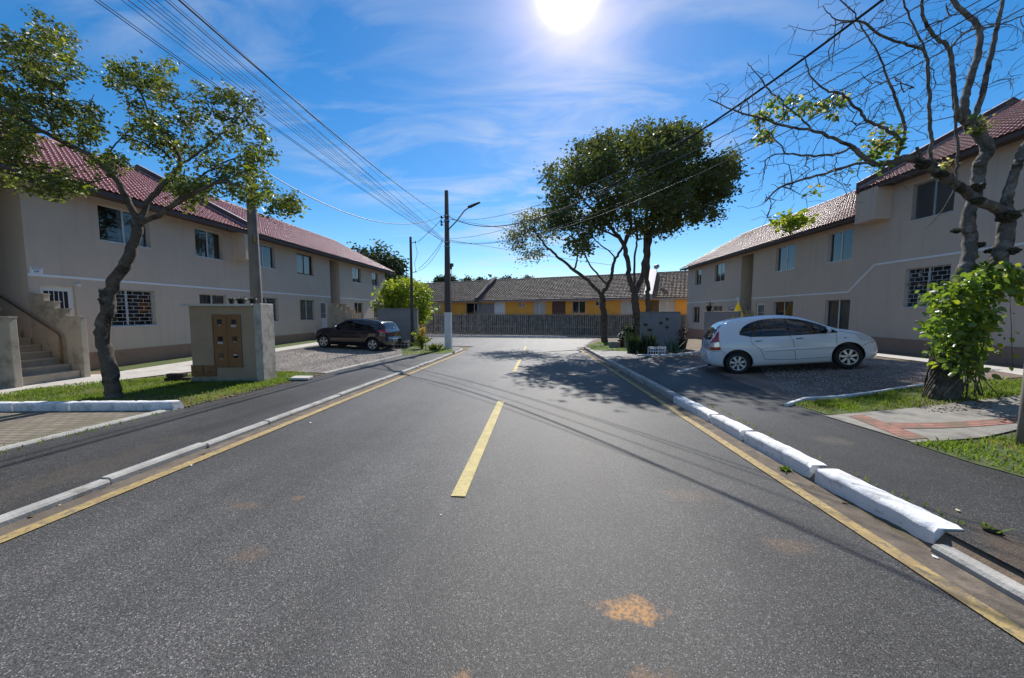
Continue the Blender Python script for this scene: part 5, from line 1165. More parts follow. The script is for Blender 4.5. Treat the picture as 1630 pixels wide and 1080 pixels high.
# ------------------------------------------------------------------ trees
class Skel:
    def __init__(s): s.p = []; s.par = []; s.rmin = []; s.tips = []
    def chain(s, pts, r0, r1, start=-1, sub=6, jit=.006):
        P = [Vector(p) for p in pts]; out = []; Q = []
        n = len(P)
        for i in range(n-1):                                              # catmull-rom
            a, b, c, d = P[max(i-1, 0)], P[i], P[i+1], P[min(i+2, n-1)]
            for k in range(sub):
                t = k/sub; Q.append(.5*((2*b)+(c-a)*t+(2*a-5*b+4*c-d)*t*t+(3*b-a-3*c+d)*t**3))
        Q.append(P[-1]); m = len(Q)
        prev = start
        for k, q in enumerate(Q):
            j = Vector((random.gauss(0, jit), random.gauss(0, jit), random.gauss(0, jit))) if 0 < k < m-1 else Vector()
            if k == 0 and start >= 0: continue
            s.p.append(q+j); s.par.append(prev); t = k/(m-1); s.rmin.append(r0+(r1-r0)*t); prev = len(s.p)-1; out.append(prev)
        return out
    def nearest(s, q):
        A = np.array([tuple(v) for v in s.p]); d = ((A-np.array(q))**2).sum(1); return int(d.argmin())
    def grow(s, targets, step=.3, curve=.25, upb=.15, tip=True, skip=0, rt=.006, pen=None):
        A = np.array([tuple(v) for v in s.p[:]]); base = A[skip:] if skip else A
        pts = list(base); ids = list(range(skip, len(s.p)))
        tg = sorted(targets, key=lambda q: ((base-np.array(q))**2).sum(1).min())
        for q in tg:
            q = np.array(q); Pn = np.array(pts); d = ((Pn-q)**2).sum(1); j = int(d.argmin()); dist = math.sqrt(d[j]); i0 = ids[j]
            a = Vector(pts[j]); b = Vector(q); n = max(2, int(dist/step)); mid = a.lerp(b, .5)+Vector((random.gauss(0, 1), random.gauss(0, 1), random.gauss(0, 1)))*dist*curve*.5 + Vector((0, 0, -upb*dist))
            prev = i0
            for k in range(1, n+1):
                t = k/n; v = a*(1-t)**2+mid*2*t*(1-t)+b*t*t
                if k < n: v = v+Vector((random.gauss(0, 1), random.gauss(0, 1), random.gauss(0, 1)))*step*.06
                s.p.append(v); s.par.append(prev); s.rmin.append(rt); prev = len(s.p)-1; pts.append(tuple(v)); ids.append(prev)
            if tip: s.tips.append(prev)
    def mesh(s, name, m, parent, expo=2.4, rtip=.006, sides=8, bump=0.0, knots=()):
        n = len(s.p); ch = [[] for _ in range(n)]
        for i, q in enumerate(s.par):
            if q >= 0: ch[q].append(i)
        rad = [0.0]*n
        for i in range(n-1, -1, -1):
            t = sum(rad[c]**expo for c in ch[i]) if ch[i] else rtip**expo
            rad[i] = max(t**(1/expo), s.rmin[i], rtip)
        for i in range(n):                                                # children never thicker than parent
            if s.par[i] >= 0: rad[i] = min(rad[i], rad[s.par[i]]*1.04)
        mb = MB(); start = [i for i in range(n) if s.par[i] < 0]
        stack = [(i, [i]) for i in start]
        while stack:
            i, path = stack.pop()
            while ch[i]:
                c = sorted(ch[i], key=lambda k: -rad[k]); 
                for k in c[1:]: stack.append((k, [i, k]))
                i = c[0]; path.append(i)
            rr = [rad[k] for k in path]
            if len(path) > 1 and rad[path[0]] > rr[1]*1.3 and s.par[path[0]] >= -1 and path[0] not in start: rr[0] = rr[1]*1.15
            sd_ = sides+2 if rr[0] > .09 else sides if rr[0] > .035 else 5 if rr[0] > .015 else 3
            b0 = len(mb.v); PP = [s.p[k] for k in path]
            if bump and rr[0] > .05: sd_ = 14
            mb.tube(PP, rr, sd_, cap=True)
            if bump:
                for vi in range(b0, len(mb.v)):
                    k = min(len(rr)-1, (vi-b0)//sd_); q = rr[k]
                    if q > .02:
                        v = Vector(mb.v[vi]); c = PP[k]; d = v-c
                        f_ = 1+bump*(2.2*noise.noise(v*3.5)+1.2*noise.noise(v*11)+.8*noise.noise(v*28)); mb.v[vi] = tuple(c+d*f_)
        for (c, r_) in knots:
            bm = bmesh.new(); bmesh.ops.create_icosphere(bm, subdivisions=3, radius=r_*.78)
            for v in bm.verts: v.co = v.co*(1+.5*noise.noise(v.co*9+Vector(c))+.25*noise.noise(v.co*30))+Vector(c)
            mb.bm(bm, 0, True)
        s.rad = rad
        return mb.build(name, m, parent)
def leaves(name, centers, per, spread, size, m, parent, sv=.3, droop=.35, flat=.6, aspect=.52, broad=False):
    C = np.array([tuple(c) for c in centers]); n = len(C)*per
    if n == 0: return None
    c = np.repeat(C, per, 0)+rng.normal(0, 1, (n, 3))*np.array([spread, spread, spread*.75])
    d = rng.normal(0, 1, (n, 3)); d[:, 2] = d[:, 2]*.55-droop; d /= np.linalg.norm(d, axis=1)[:, None]
    q = rng.normal(0, 1, (n, 3)); q[:, 2] *= flat; e = np.cross(d, q); e /= np.linalg.norm(e, axis=1)[:, None]+1e-9; nn = np.cross(d, e)
    L_ = (size*(1+rng.normal(0, sv, n).clip(-.6, .8)))[:, None]; w = L_*aspect*.5
    fold = nn*w*.35
    if broad:
        dz = np.zeros((n, 3)); dz[:, 2] = -.14; dz = dz*L_
        V = np.stack([c, c+d*L_*.22+e*w*.85+fold*.8, c+d*L_*.55+e*w+fold+dz*.2, c+d*L_*.85+e*w*.42+fold*.3+dz*.6, c+d*L_+dz, c+d*L_*.85-e*w*.42+fold*.3+dz*.6, c+d*L_*.55-e*w+fold+dz*.2, c+d*L_*.22-e*w*.85+fold*.8, c+d*L_*.5+dz*.1], 1).reshape(-1, 3)
        i = np.arange(n)*9; F = np.concatenate([np.stack([i+k, i+(k+1) % 8, i+8], 1) for k in range(8)])
    else:
        V = np.stack([c, c+d*L_*.45+e*w+fold, c+d*L_, c+d*L_*.45-e*w+fold], 1).reshape(-1, 3)
        i = np.arange(n)*4; F = np.concatenate([np.stack([i, i+1, i+2], 1), np.stack([i, i+2, i+3], 1)])
    me = bpy.data.meshes.new(name); me.vertices.add(len(V)); me.vertices.foreach_set('co', V.ravel()); me.loops.add(F.size); me.loops.foreach_set('vertex_index', F.ravel().astype(np.int32))
    me.polygons.add(len(F)); me.polygons.foreach_set('loop_start', np.arange(0, F.size, 3, dtype=np.int32)); me.polygons.foreach_set('loop_total', np.full(len(F), 3, np.int32)); me.update(); me.validate()
    return link(name, me, parent, m)
def blob_targets(bl):
    """bl: (px, py, rx, ry, depth, rdepth, n) ellipses seen in the photo -> points filling ellipsoids"""
    out = []
    for px, py, rx, ry, dp, rd, n in bl:
        for _ in range(n):
            while True:
                u = np.array([random.uniform(-1, 1) for _ in range(3)])
                if (u**2).sum() < 1: break
            u = u*(.55+.45*random.random()) if random.random() < .3 else u
            out.append(at(px+u[0]*rx, py+u[1]*ry, dp+u[2]*rd))
    return out
def along(sk, rmax, frac):
    return [sk.p[i] for i in range(len(sk.p)) if sk.rad[i] < rmax and random.random() < frac]

# leaning tree on the left
def left_tree():
    g = gp(180, 636); r = thing('leaning_tree', 'leaning tree with forked trunk and small glossy leaves on the left verge', 'tree', (0, 0, 0))
    D = 7.15; f = lambda px, py, d=0: at(px, py, D+d)
    base = Vector((g.x, g.y, g.z-.1)); D = (base-Vector((0, 0, HC))).dot(fw)
    sk = Skel()
    tr = sk.chain([base, f(177, 615), f(170, 570), f(163, 530), f(172, 490), f(178, 455), f(200, 420), f(212, 385), f(222, 355)], 0.1251, 0.0778, jit=.012)
    fk = tr[-1]
    a = sk.chain([f(222, 355), f(205, 325, -.05), f(187, 290, -.15), f(165, 265, -.3), f(135, 243, -.4), f(90, 222, -.5), f(45, 195, -.6), f(0, 170, -.7), f(-60, 140, -.8)], 0.0598, 0.0230, fk)
    b = sk.chain([f(222, 355), f(236, 322, .1), f(262, 292, .2), f(287, 262, .3), f(278, 235, .35), f(268, 215, .4), f(240, 185, .5), f(225, 150, .6)], 0.0544, 0.0144, fk)
    c = sk.chain([f(222, 355), f(248, 345, -.1), f(275, 328, -.3), f(300, 312, -.5), f(325, 300, -.6), f(360, 290, -.7), f(400, 305, -.9), f(430, 318, -1)], 0.0517, 0.0115, fk)
    sk.chain([f(287, 262, .3), f(315, 245, .3), f(345, 220, .4), f(372, 195, .5), f(395, 170, .5)], 0.0245, 0.0069, b[16])
    sk.chain([f(275, 328, -.3), f(310, 290, -.2), f(350, 262, 0), f(390, 250, .1), f(425, 255, .1)], 0.0190, 0.0060, c[10])
    sk.chain([f(165, 265, -.3), f(180, 235, .1), f(215, 200, .3)], 0.0218, 0.0069, a[16])
    sk.chain([f(90, 222, -.5), f(75, 180, -.3), f(60, 130, -.2), f(50, 80, 0)], 0.0245, 0.0086, a[28])
    sk.chain([f(135, 243, -.4), f(130, 200, .3), f(150, 150, .6)], 0.0190, 0.0069, a[22])
    # stubs on the trunk
    sk.chain([f(170, 495), f(160, 482, -.15), f(157, 476, -.25)], 0.0272, 0.0144, tr[13]); sk.chain([f(176, 508), f(186, 505, -.15)], 0.0218, 0.0173, tr[12])
    bl = [(55, 95, 85, 75, D-.3, 1.3, 90), (20, 190, 60, 55, D-.6, 1.1, 40), (120, 195, 60, 42, D, 1.1, 40), (205, 125, 36, 38, D+.5, .9, 24), (245, 190, 60, 60, D+.3, 1.1, 46), (262, 125, 36, 32, D+.5, .8, 20), (330, 165, 55, 30, D+.5, .9, 22), (385, 170, 34, 24, D+.5, .8, 14),
          (300, 235, 55, 35, D+.2, 1, 24), (385, 215, 50, 24, D+.2, .9, 16), (290, 300, 35, 34, D-.1, .7, 26), (345, 290, 55, 36, D-.3, .9, 24), (400, 260, 45, 30, D, .9, 22), (440, 325, 36, 17, D-.8, .6, 16), (80, 285, 75, 30, D-.6, .8, 34), (30, 240, 50, 35, D-.8, .9, 22),
          (-60, 120, 80, 110, D-.5, 1.4, 50), (170, 255, 40, 26, D-.1, .7, 12), (405, 305, 35, 25, D-.7, .7, 12)]
    sk.grow(blob_targets(bl), .22, .3, -.06, rt=.005)
    sk.mesh('trunk', M['bark'], r, rtip=.0045, sides=8, bump=.07, knots=[(f(166, 483, -.05), 0.053), (f(183, 508, -.06), 0.043), (f(170, 570), 0.105), (f(222, 352), 0.093), (f(182, 450), 0.074)])
    tips = [sk.p[i] for i in sk.tips]
    mid = [p for p in along(sk, .0075, .45)]
    leaves('crown', tips, 40, .075, .070, M['leaf'], r); leaves('twig_leaves', mid, 5, .07, .075, M['leaf'], r)
    yl = [p for p in tips if random.random() < .16]; leaves('young_leaves', yl, 12, .08, .08, M['leafy'], r)
left_tree()

# bare tree on the right with its vine
def bare_tree():
    g = gp(1502, 634); r = thing('bare_tree', 'thick lichen covered nearly leafless tree with many twisted branches on the right', 'tree', (0, 0, 0))
    base = Vector((g.x, g.y, g.z-.1)); D = (base-Vector((0, 0, HC))).dot(fw); f = lambda px, py, d=0: at(px, py, D+d)
    sk = Skel()
    tr = sk.chain([base, f(1504, 610), f(1508, 570), f(1515, 530), f(1522, 500), f(1535, 470)], 0.1958, 0.1325, jit=.012)
    k0 = tr[-1]
    L1 = sk.chain([f(1535, 470), f(1534, 440), f(1542, 410, .05), f(1544, 380, .1), f(1540, 355, .15), f(1548, 325, .15), f(1556, 290, .2), f(1560, 262, .2), f(1572, 240, .2), f(1560, 215, .2), f(1545, 198, .2)], 0.0843, 0.0864, k0)
    R1 = sk.chain([f(1535, 470), f(1560, 452, -.1), f(1585, 425, -.15), f(1596, 395, -.2), f(1602, 365, -.2), f(1603, 340, -.2)], 0.1034, 0.0979, k0)
    kn = R1[-1]
    A = sk.chain([f(1603, 340, -.2), f(1582, 330, -.3), f(1555, 318, -.35), f(1530, 300, -.4), f(1505, 283, -.45), f(1478, 267, -.5), f(1450, 252, -.5), f(1425, 258, -.5), f(1400, 262, -.55), f(1380, 255, -.6), f(1358, 235, -.6)], 0.0762, 0.0317, kn)
    A2 = sk.chain([f(1358, 235, -.6), f(1330, 222, -.6), f(1295, 208, -.6), f(1250, 202, -.6), f(1215, 190, -.65), f(1175, 178, -.7), f(1128, 158, -.7)], 0.0272, 0.0060, A[-1])
    B = sk.chain([f(1603, 340, -.2), f(1603, 315, -.2), f(1612, 285, -.25), f(1620, 262, -.3), f(1630, 235, -.3), f(1650, 200, -.3), f(1665, 140, -.3), f(1670, 60, -.3), f(1680, -60, -.2)], 0.0707, 0.0288, kn)
    C1 = sk.chain([f(1545, 198, .2), f(1535, 170, .2), f(1543, 130, .25), f(1558, 80, .3), f(1555, 40, .4), f(1520, 5, .5), f(1495, -40, .6), f(1480, -110, .7)], 0.0626, 0.0230, L1[-1])
    C2 = sk.chain([f(1545, 198, .2), f(1560, 165, .1), f(1572, 110, 0), f(1585, 55, 0), f(1597, -10, .1), f(1600, -90, .2)], 0.0462, 0.0202, L1[-1])
    C3 = sk.chain([f(1545, 198, .2), f(1525, 185, 0), f(1518, 130, -.1), f(1512, 80, -.1), f(1490, 60, -.1), f(1470, 30, -.2), f(1465, -20, -.2), f(1440, -80, -.2)], 0.0408, 0.0144, L1[-1])
    E1 = sk.chain([f(1478, 267, -.5), f(1482, 225, -.5), f(1480, 185, -.5), f(1478, 130, -.5), f(1472, 80, -.6), f(1445, 20, -.6), f(1430, -30, -.6)], 0.0272, 0.0081, A[28])
    E2 = sk.chain([f(1425, 258, -.5), f(1432, 225, -.6), f(1410, 205, -.7), f(1385, 195, -.7), f(1365, 175, -.8), f(1340, 150, -.8), f(1315, 145, -.8), f(1290, 120, -.9), f(1280, 90, -.9)], 0.0299, 0.0069, A[40])
    E3 = sk.chain([f(1425, 258, -.5), f(1440, 210, -.3), f(1432, 175, -.3), f(1415, 130, -.3), f(1395, 80, -.2), f(1375, 50, -.2), f(1360, 20, -.1)], 0.0245, 0.0069, A[40])
    E4 = sk.chain([f(1472, 80, -.6), f(1440, 70, -.6), f(1400, 55, -.7), f(1370, 35, -.7), f(1330, 30, -.8), f(1310, 10, -.8)], 0.0163, 0.0060, E1[-13])
    E5 = sk.chain([f(1400, 262, -.55), f(1370, 260, -.8), f(1320, 275, -1), f(1280, 285, -1), f(1240, 300, -1.1), f(1215, 325, -1.1)], 0.0190, 0.0060, A[46])
    E6 = sk.chain([f(1358, 235, -.6), f(1330, 245, -.8), f(1290, 248, -.9), f(1250, 245, -.9), f(1222, 252, -1), f(1215, 285, -1)], 0.0163, 0.0060, A[-1])
    E7 = sk.chain([f(1295, 208, -.6), f(1270, 185, -.5), f(1240, 160, -.5), f(1210, 125, -.4), f(1190, 100, -.4)], 0.0120, 0.0060, A2[10])
    E8 = sk.chain([f(1512, 80, -.1), f(1540, 50, .2), f(1590, 40, .4), f(1640, 20, .4)], 0.0163, 0.0060, C3[16])
    sk.chain([f(1603, 340, -.2), f(1640, 330, -.1), f(1700, 280, 0), f(1740, 180, 0)], 0.0381, 0.0173, kn)
    # broken stubs
    sk.chain([f(1544, 372, .1), f(1530, 367, -.05), f(1518, 365, -.1)], 0.0326, 0.0173, L1[16]); sk.chain([f(1478, 267, -.5), f(1468, 255, -.6), f(1459, 235, -.6)], 0.0272, 0.0202, A[28]); sk.chain([f(1530, 300, -.4), f(1520, 300, -.6), f(1500, 335, -.8), f(1472, 366, -.9)], 0.0098, 0.0060, A[16])
    sk.chain([f(1520, 290, -.4), f(1525, 250, -.45), f(1523, 215, -.45), f(1520, 160, -.4)], 0.0218, 0.0173, A[19])
    tg = blob_targets([(1420, 60, 170, 90, D-.2, 1.0, 70), (1300, 170, 150, 80, D-.6, .9, 90), (1200, 170, 70, 70, D-.7, .7, 26), (1280, 280, 90, 45, D-1, .7, 50), (1420, 190, 90, 80, D-.3, .9, 50), (1560, 60, 90, 120, D+.2, 1.3, 60), (1480, 120, 60, 90, D-.2, .9, 30), (1640, 120, 60, 120, D, 1.0, 26), (1380, 290, 60, 25, D-.6, .5, 14), (1230, 330, 40, 30, D-1.1, .4, 10), (1500, -80, 200, 80, D, 1.4, 50)])
    sk.grow(tg, .10, .32, -.10, rt=.004, skip=len(tr)+len(L1)+len(R1))
    n1 = len(sk.p)
    # fine twigs
    tw = []
    for i in list(sk.tips): 
        for _ in range(2):
            p = sk.p[i]+Vector((random.gauss(0, .22), random.gauss(0, .22), random.gauss(.05, .2))); tw.append(p)
    sk.grow(tw, .08, .3, -.05, rt=.003, skip=len(tr)+len(L1)+len(R1))
    kn_ = [(f(1603, 342, -.2), 0.130), (f(1534, 455), 0.124), (f(1545, 375, .1), 0.081), (f(1480, 262, -.5), 0.087), (f(1550, 205, .2), 0.105), (f(1437, 252, -.5), 0.062), (f(1560, 262, .15), 0.093), (f(1505, 285, -.45), 0.093), (f(1515, 560, 0), 0.167), (f(1590, 405, -.25), 0.093), (f(1618, 265, -.3), 0.087)]
    sk.mesh('trunk', M['barkr'], r, rtip=.003, sides=9, bump=.055, knots=kn_)
    ms = MB()
    for (c, s_) in [(f(1603, 345, -.28), 0.124), (f(1555, 320, -.45), 0.074), (f(1550, 300, .1), 0.112), (f(1522, 368, -.0), 0.056), (f(1470, 262, -.6), 0.087), (f(1500, 278, -.55), 0.068), (f(1560, 390, .0), 0.062), (f(1612, 400, -.3), 0.074), (f(1575, 400, -.05), 0.056)]:
        bm = bmesh.new(); bmesh.ops.create_icosphere(bm, subdivisions=3, radius=s_)
        for v in bm.verts: v.co = Vector((v.co.x, v.co.y, v.co.z*.7))*(1+random.uniform(-.3, .35))+Vector(c)
        ms.bm(bm, 0, False)
    ms.build('moss_clumps', M['moss'], r)
    # the few leaf tufts left on it
    tf = [(1290, 172, 45, 14, 36), (1210, 200, 14, 20, 16), (1222, 225, 12, 10, 8), (1415, 215, 18, 18, 18), (1400, 240, 18, 16, 18), (1560, 200, 12, 12, 12), (1330, 155, 16, 8, 6), (1395, 260, 14, 6, 5), (1350, 275, 14, 5, 4), (1285, 300, 20, 5, 4), (1240, 165, 16, 10, 7), (1500, 265, 12, 10, 8)]
    cs = []
    for px, py, rx, ry, n in tf:
        for _ in range(n): cs.append(f(px+random.uniform(-rx, rx), py+random.uniform(-ry, ry), -.6 if px < 1500 else .1))
    leaves('green_leaves', [c for c in cs if random.random() < .6], 9, .05, .085, M['leafv'], r); leaves('pale_leaves', [c for c in cs if random.random() < .5], 5, .05, .07, M['leafp'], r)
    cs = [f(1262+random.gauss(0, 13), 353+random.gauss(0, 6), -1.1) for _ in range(40)]; leaves('young_leaves', cs, 7, .04, .08, M['leafy'], r)
    # vine
    v = thing('climbing_vine', 'bright green big leaved vine wrapped round the trunk of the bare tree', 'climbing plant', (0, 0, 0))
    cs = []
    for px, py, rx, ry, n in [(1520, 480, 34, 26, 70), (1560, 460, 34, 24, 60), (1590, 440, 34, 18, 40), (1540, 510, 42, 30, 90), (1510, 530, 30, 22, 40), (1550, 545, 34, 30, 46), (1490, 515, 14, 18, 14), (1615, 450, 24, 14, 18), (1500, 560, 16, 12, 10), (1535, 580, 20, 20, 12), (1580, 430, 30, 14, 24)]:
        for _ in range(n):
            a = random.uniform(0, 6.28); q = math.sqrt(random.random()); cs.append(f(px+rx*q*math.cos(a), py+ry*q*math.sin(a), random.uniform(-.55, -.05) if random.random() < .75 else random.uniform(.1, .5)))
    leaves('leaves', cs, 6, .08, .088, M['leafv'], v, droop=.5, aspect=.66, broad=True); leaves('yellow_leaves', [c for c in cs if random.random() < .5], 3, .09, .092, M['leafy'], v, droop=.5, aspect=.64, broad=True)
    cs = [f(1610+random.gauss(0, 3), 470+k*14, -.3) for k in range(11)]; leaves('hanging_leaves', cs, 1, .03, .10, M['leafy'], v, aspect=.6, broad=True)
    b = MB()
    for k in range(16):
        a = random.uniform(0, 6.28); P = []
        for q in range(9):
            t = q/8; c = base.lerp(f(1520, 500), t)+Vector((math.cos(a+t*2.5), math.sin(a+t*2.5), 0))*(.25-.07*t); P.append(c)
        b.tube(P, .011, 4)
    for k in range(12):
        P = [f(1545+random.gauss(0, 14), 520, -.25), f(1548+random.gauss(0, 18), 575, -.35), f(1552+random.gauss(0, 22), 630, -.4)]; b.tube(P, .007, 4)
    b.tube([f(1606, 445, -.3), f(1609, 500, -.32), f(1612, 590, -.3)], .004, 3); b.build('stems', M['bark'], v)
bare_tree()

# group of trees at the right far corner
def tree_group():
    def mk(label, name, base, chains, blobs, leafm, per, ls, sp, step=.45, r0=.2):
        r = thing(name, label, 'tree', (0, 0, 0)); sk = Skel(); D = (base-Vector((0, 0, HC))).dot(fw); f = lambda px, py, d=0: at(px, py, D+d)
        ids = []
        for pts, ra, rb, st in chains:
            start = -1 if st is None else ids[st[0]][min(st[1], len(ids[st[0]])-1)]
            P = [base if p == 'b' else f(*p) for p in pts]
            if st is not None: P = [sk.p[start]]+P
            ids.append(sk.chain(P, ra, rb, start, jit=.03))
        sk.grow(blob_targets([(a, b, c, d, D+e, g, n) for a, b, c, d, e, g, n in blobs]), step, .3, .04, rt=.012, skip=6)
        sk.mesh('trunk', M['barkm'], r, rtip=.010, sides=7, bump=.04)
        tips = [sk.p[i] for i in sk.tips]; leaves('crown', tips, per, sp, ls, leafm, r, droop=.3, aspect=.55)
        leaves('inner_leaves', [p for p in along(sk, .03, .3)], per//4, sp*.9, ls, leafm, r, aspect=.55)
        leaves('lit_tone_leaves', [p for p in tips if random.random() < .5], per//3, sp*1.1, ls, M['leaf'], r, aspect=.55)  # paler leaf colour mixed in to stand for sunlit foliage
    z = lambda x, y: T(x, y)-.15
    b1 = at(962, 541, 25.5); b1 = Vector((b1.x, b1.y, z(b1.x, b1.y)))
    mk('slender forked tree with light small crown leaning left, at the corner grass', 'forked_tree', b1,
       [(['b', (962, 510), (960, 482), (958, 470)], .24, .19, None), ([(935, 447), (905, 422), (880, 402), (860, 380), (845, 360)], .13, .05, (0, 199)), ([(972, 445), (976, 420), (990, 395), (1000, 370)], .14, .06, (0, 199)), ([(920, 405), (915, 385), (905, 360)], .07, .03, (1, 9)), ([(945, 430), (930, 405), (920, 385), (900, 370)], .07, .03, (2, 3)), ([(975, 405), (950, 385), (940, 370)], .06, .03, (2, 10))],
       [(842, 365, 38, 34, 0, 2.2, 46), (835, 400, 30, 18, 0, 1.6, 16), (870, 345, 30, 22, 0, 1.8, 18), (900, 350, 30, 26, 0, 1.8, 20), (815, 380, 16, 14, 0, 1, 7)], M['leafo'], 34, .15, .30, .35)
    b2 = at(1017, 545, 20.9); b2 = Vector((b2.x, b2.y, z(b2.x, b2.y)))
    mk('big round crowned dark tree rising behind the potted panel wall', 'round_tree', b2,
       [(['b', (1016, 520), (1012, 495), (1010, 470)], 0.234, 0.187, None), ([(1002, 440), (998, 410), (990, 385), (970, 360), (945, 335), (920, 310)], 0.148, 0.055, (0, 199)), ([(1022, 440), (1028, 400), (1028, 370), (1040, 330), (1060, 290), (1080, 260)], 0.156, 0.055, (0, 199)), ([(1005, 350), (985, 310), (975, 265), (970, 230)], 0.094, 0.039, (1, 15)),
        ([(1045, 350), (1080, 320), (1115, 295), (1150, 275)], 0.094, 0.031, (2, 13)), ([(1030, 330), (1020, 290), (1030, 240), (1050, 215)], 0.086, 0.031, (2, 13)), ([(955, 365), (925, 355), (895, 340)], 0.062, 0.023, (1, 18)), ([(1010, 470-60), (1015, 380), (1010, 350)], 0.070, 0.039, (0, 15))],
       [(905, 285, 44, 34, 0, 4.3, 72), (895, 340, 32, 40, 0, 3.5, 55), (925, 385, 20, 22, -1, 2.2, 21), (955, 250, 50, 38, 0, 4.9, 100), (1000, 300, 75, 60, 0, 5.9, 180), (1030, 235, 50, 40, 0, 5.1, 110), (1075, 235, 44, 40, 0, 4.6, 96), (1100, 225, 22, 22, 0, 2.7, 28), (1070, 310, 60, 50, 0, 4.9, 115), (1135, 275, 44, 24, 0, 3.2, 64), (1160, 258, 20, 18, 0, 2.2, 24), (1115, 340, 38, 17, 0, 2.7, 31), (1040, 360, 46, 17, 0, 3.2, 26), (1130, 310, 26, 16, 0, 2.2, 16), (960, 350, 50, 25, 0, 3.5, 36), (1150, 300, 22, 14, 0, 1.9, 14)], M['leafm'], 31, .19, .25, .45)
    b3 = at(1031, 545, 21.6); b3 = Vector((b3.x, b3.y, z(b3.x, b3.y)))
    mk('second trunk of the far group, close to the right of the round tree trunk', 'straight_tree', b3,
       [(['b', (1031, 510), (1031, 470), (1030, 440), (1033, 400), (1037, 370), (1050, 330), (1075, 290), (1090, 260)], .16, .05, None), ([(1045, 350), (1090, 330), (1120, 310)], .09, .03, (0, 33))],
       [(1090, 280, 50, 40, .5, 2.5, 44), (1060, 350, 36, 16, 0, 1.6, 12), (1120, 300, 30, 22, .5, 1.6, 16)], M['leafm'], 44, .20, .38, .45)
tree_group()
sh_ = thing('dark_shrub', 'dark leafy shrub between the tree trunks and the potted panel wall', 'shrub', gp(1008, 551))
def bush_leaves(root, m, n, rx, ry, rz, zc, per, sp, ls, stem=True, nm='crown'):
    cs = []
    while len(cs) < n:
        u = Vector((random.uniform(-1, 1), random.uniform(-1, 1), random.uniform(-1, 1)))
        if .35 < u.length < 1:
            k = 1+.22*math.sin(u.x*5+zc)*math.cos(u.y*4+u.z*5); cs.append((u.x*rx*k, u.y*ry*k, zc+u.z*rz*k))
    leaves(nm, cs, per, sp, ls, m, root)
    if stem:
        s = MB()
        for c in cs[::max(1, len(cs)//26)]: s.tube([(0, 0, -.1), (c[0]*.25, c[1]*.25, c[2]*.5), c], [max(.02, rz*.05), max(.015, rz*.03), .006], 5)
        s.build('trunk', M['bark'], root)
bush_leaves(sh_, M['plantd'], 60, .55, .5, .6, .75, 26, .12, .13)
b = thing('bright_shrub', 'bright yellow green shrub behind the plain grey panel wall', 'shrub', (-9.2, 24.5, T(-9.2, 24.5)-.1))
bush_leaves(b, M['leafy'], 150, 1.9, 1.5, 1.55, 2.7, 34, .22, .21); bush_leaves(b, M['leafv'], 80, 1.85, 1.5, 1.6, 2.6, 26, .22, .2, False, 'inner_leaves')
b = thing('dark_tree', 'large dark rounded tree behind the far end of the left building', 'tree', at(596, 520, 46)-Vector((0, 0, 1)))
bush_leaves(b, M['leaffar'], 230, 3.6, 3.2, 3.8, 6.9, 60, .6, .42); bush_leaves(b, M['leafm'], 60, 3.7, 3.2, 3.9, 7.1, 30, .5, .42, False, 'lit_tone_leaves')  # second set: lighter colour painted as the lit outer leaves
b = thing('dark_tree', 'lower dark tree beside the far corner of the left building, above the bright shrub', 'tree', at(628, 520, 42)-Vector((0, 0, 1)))
bush_leaves(b, M['leaffar'], 120, 2.2, 2, 2.6, 4.2, 60, .5, .38)
fars = [(700, 449, 8, 5), (716, 447, 7, 4), (745, 450, 6, 4), (764, 451, 8, 4), (790, 450, 7, 5), (808, 447, 9, 6), (838, 449, 9, 4), (650, 453, 6, 3), (1085, 442, 8, 3)]
for k, (px, py, rx, ry) in enumerate(fars):
    D = 95; c = at(px, py, D); b = thing('far_tree', ['hazy treetop just left of the lamp pole above the grey roof', 'hazy treetop just right of the lamp pole above the grey roof', 'small flat treetop above the left half of the grey roof', 'low treetop between the lamp pole and the dish', 'small treetop left of the roof dish', 'biggest treetop right beside the roof dish', 'long low treetop between the roof dish and the small crown', 'tiny treetop above the left end of the grey roof', 'low treetop between the trunks and the right building'][k], 'tree', (c.x, c.y, -3), 0, 'treetops on the horizon')
    s = D/FP; bush_leaves(b, M['leaffar'], 60, rx*s*1.2, 1.6, max(1.6, ry*s*1.6), c.z+3-ry*s*.6, 30, .5, .5)

# ------------------------------------------------------------------ cars
def interp(tab, x):
    """smooth monotone-ish interpolation of a table [(x, v)...]"""
    if x <= tab[0][0]: return tab[0][1]
    for i in range(len(tab)-1):
        x0, v0 = tab[i]; x1, v1 = tab[i+1]
        if x <= x1:
            t = (x-x0)/(x1-x0)
            def sl(k):
                if k <= 0 or k >= len(tab)-1: return None
                a = (tab[k][1]-tab[k-1][1])/(tab[k][0]-tab[k-1][0]); b = (tab[k+1][1]-tab[k][1])/(tab[k+1][0]-tab[k][0])
                return 0 if a*b <= 0 else 2*a*b/(a+b)
            d = (v1-v0)/(x1-x0); m0 = sl(i); m1 = sl(i+1); m0 = d if m0 is None else m0; m1 = d if m1 is None else m1; h = x1-x0
            return (2*t**3-3*t*t+1)*v0+(t**3-2*t*t+t)*h*m0+(-2*t**3+3*t*t)*v1+(t**3-t*t)*h*m1
    return tab[-1][1]
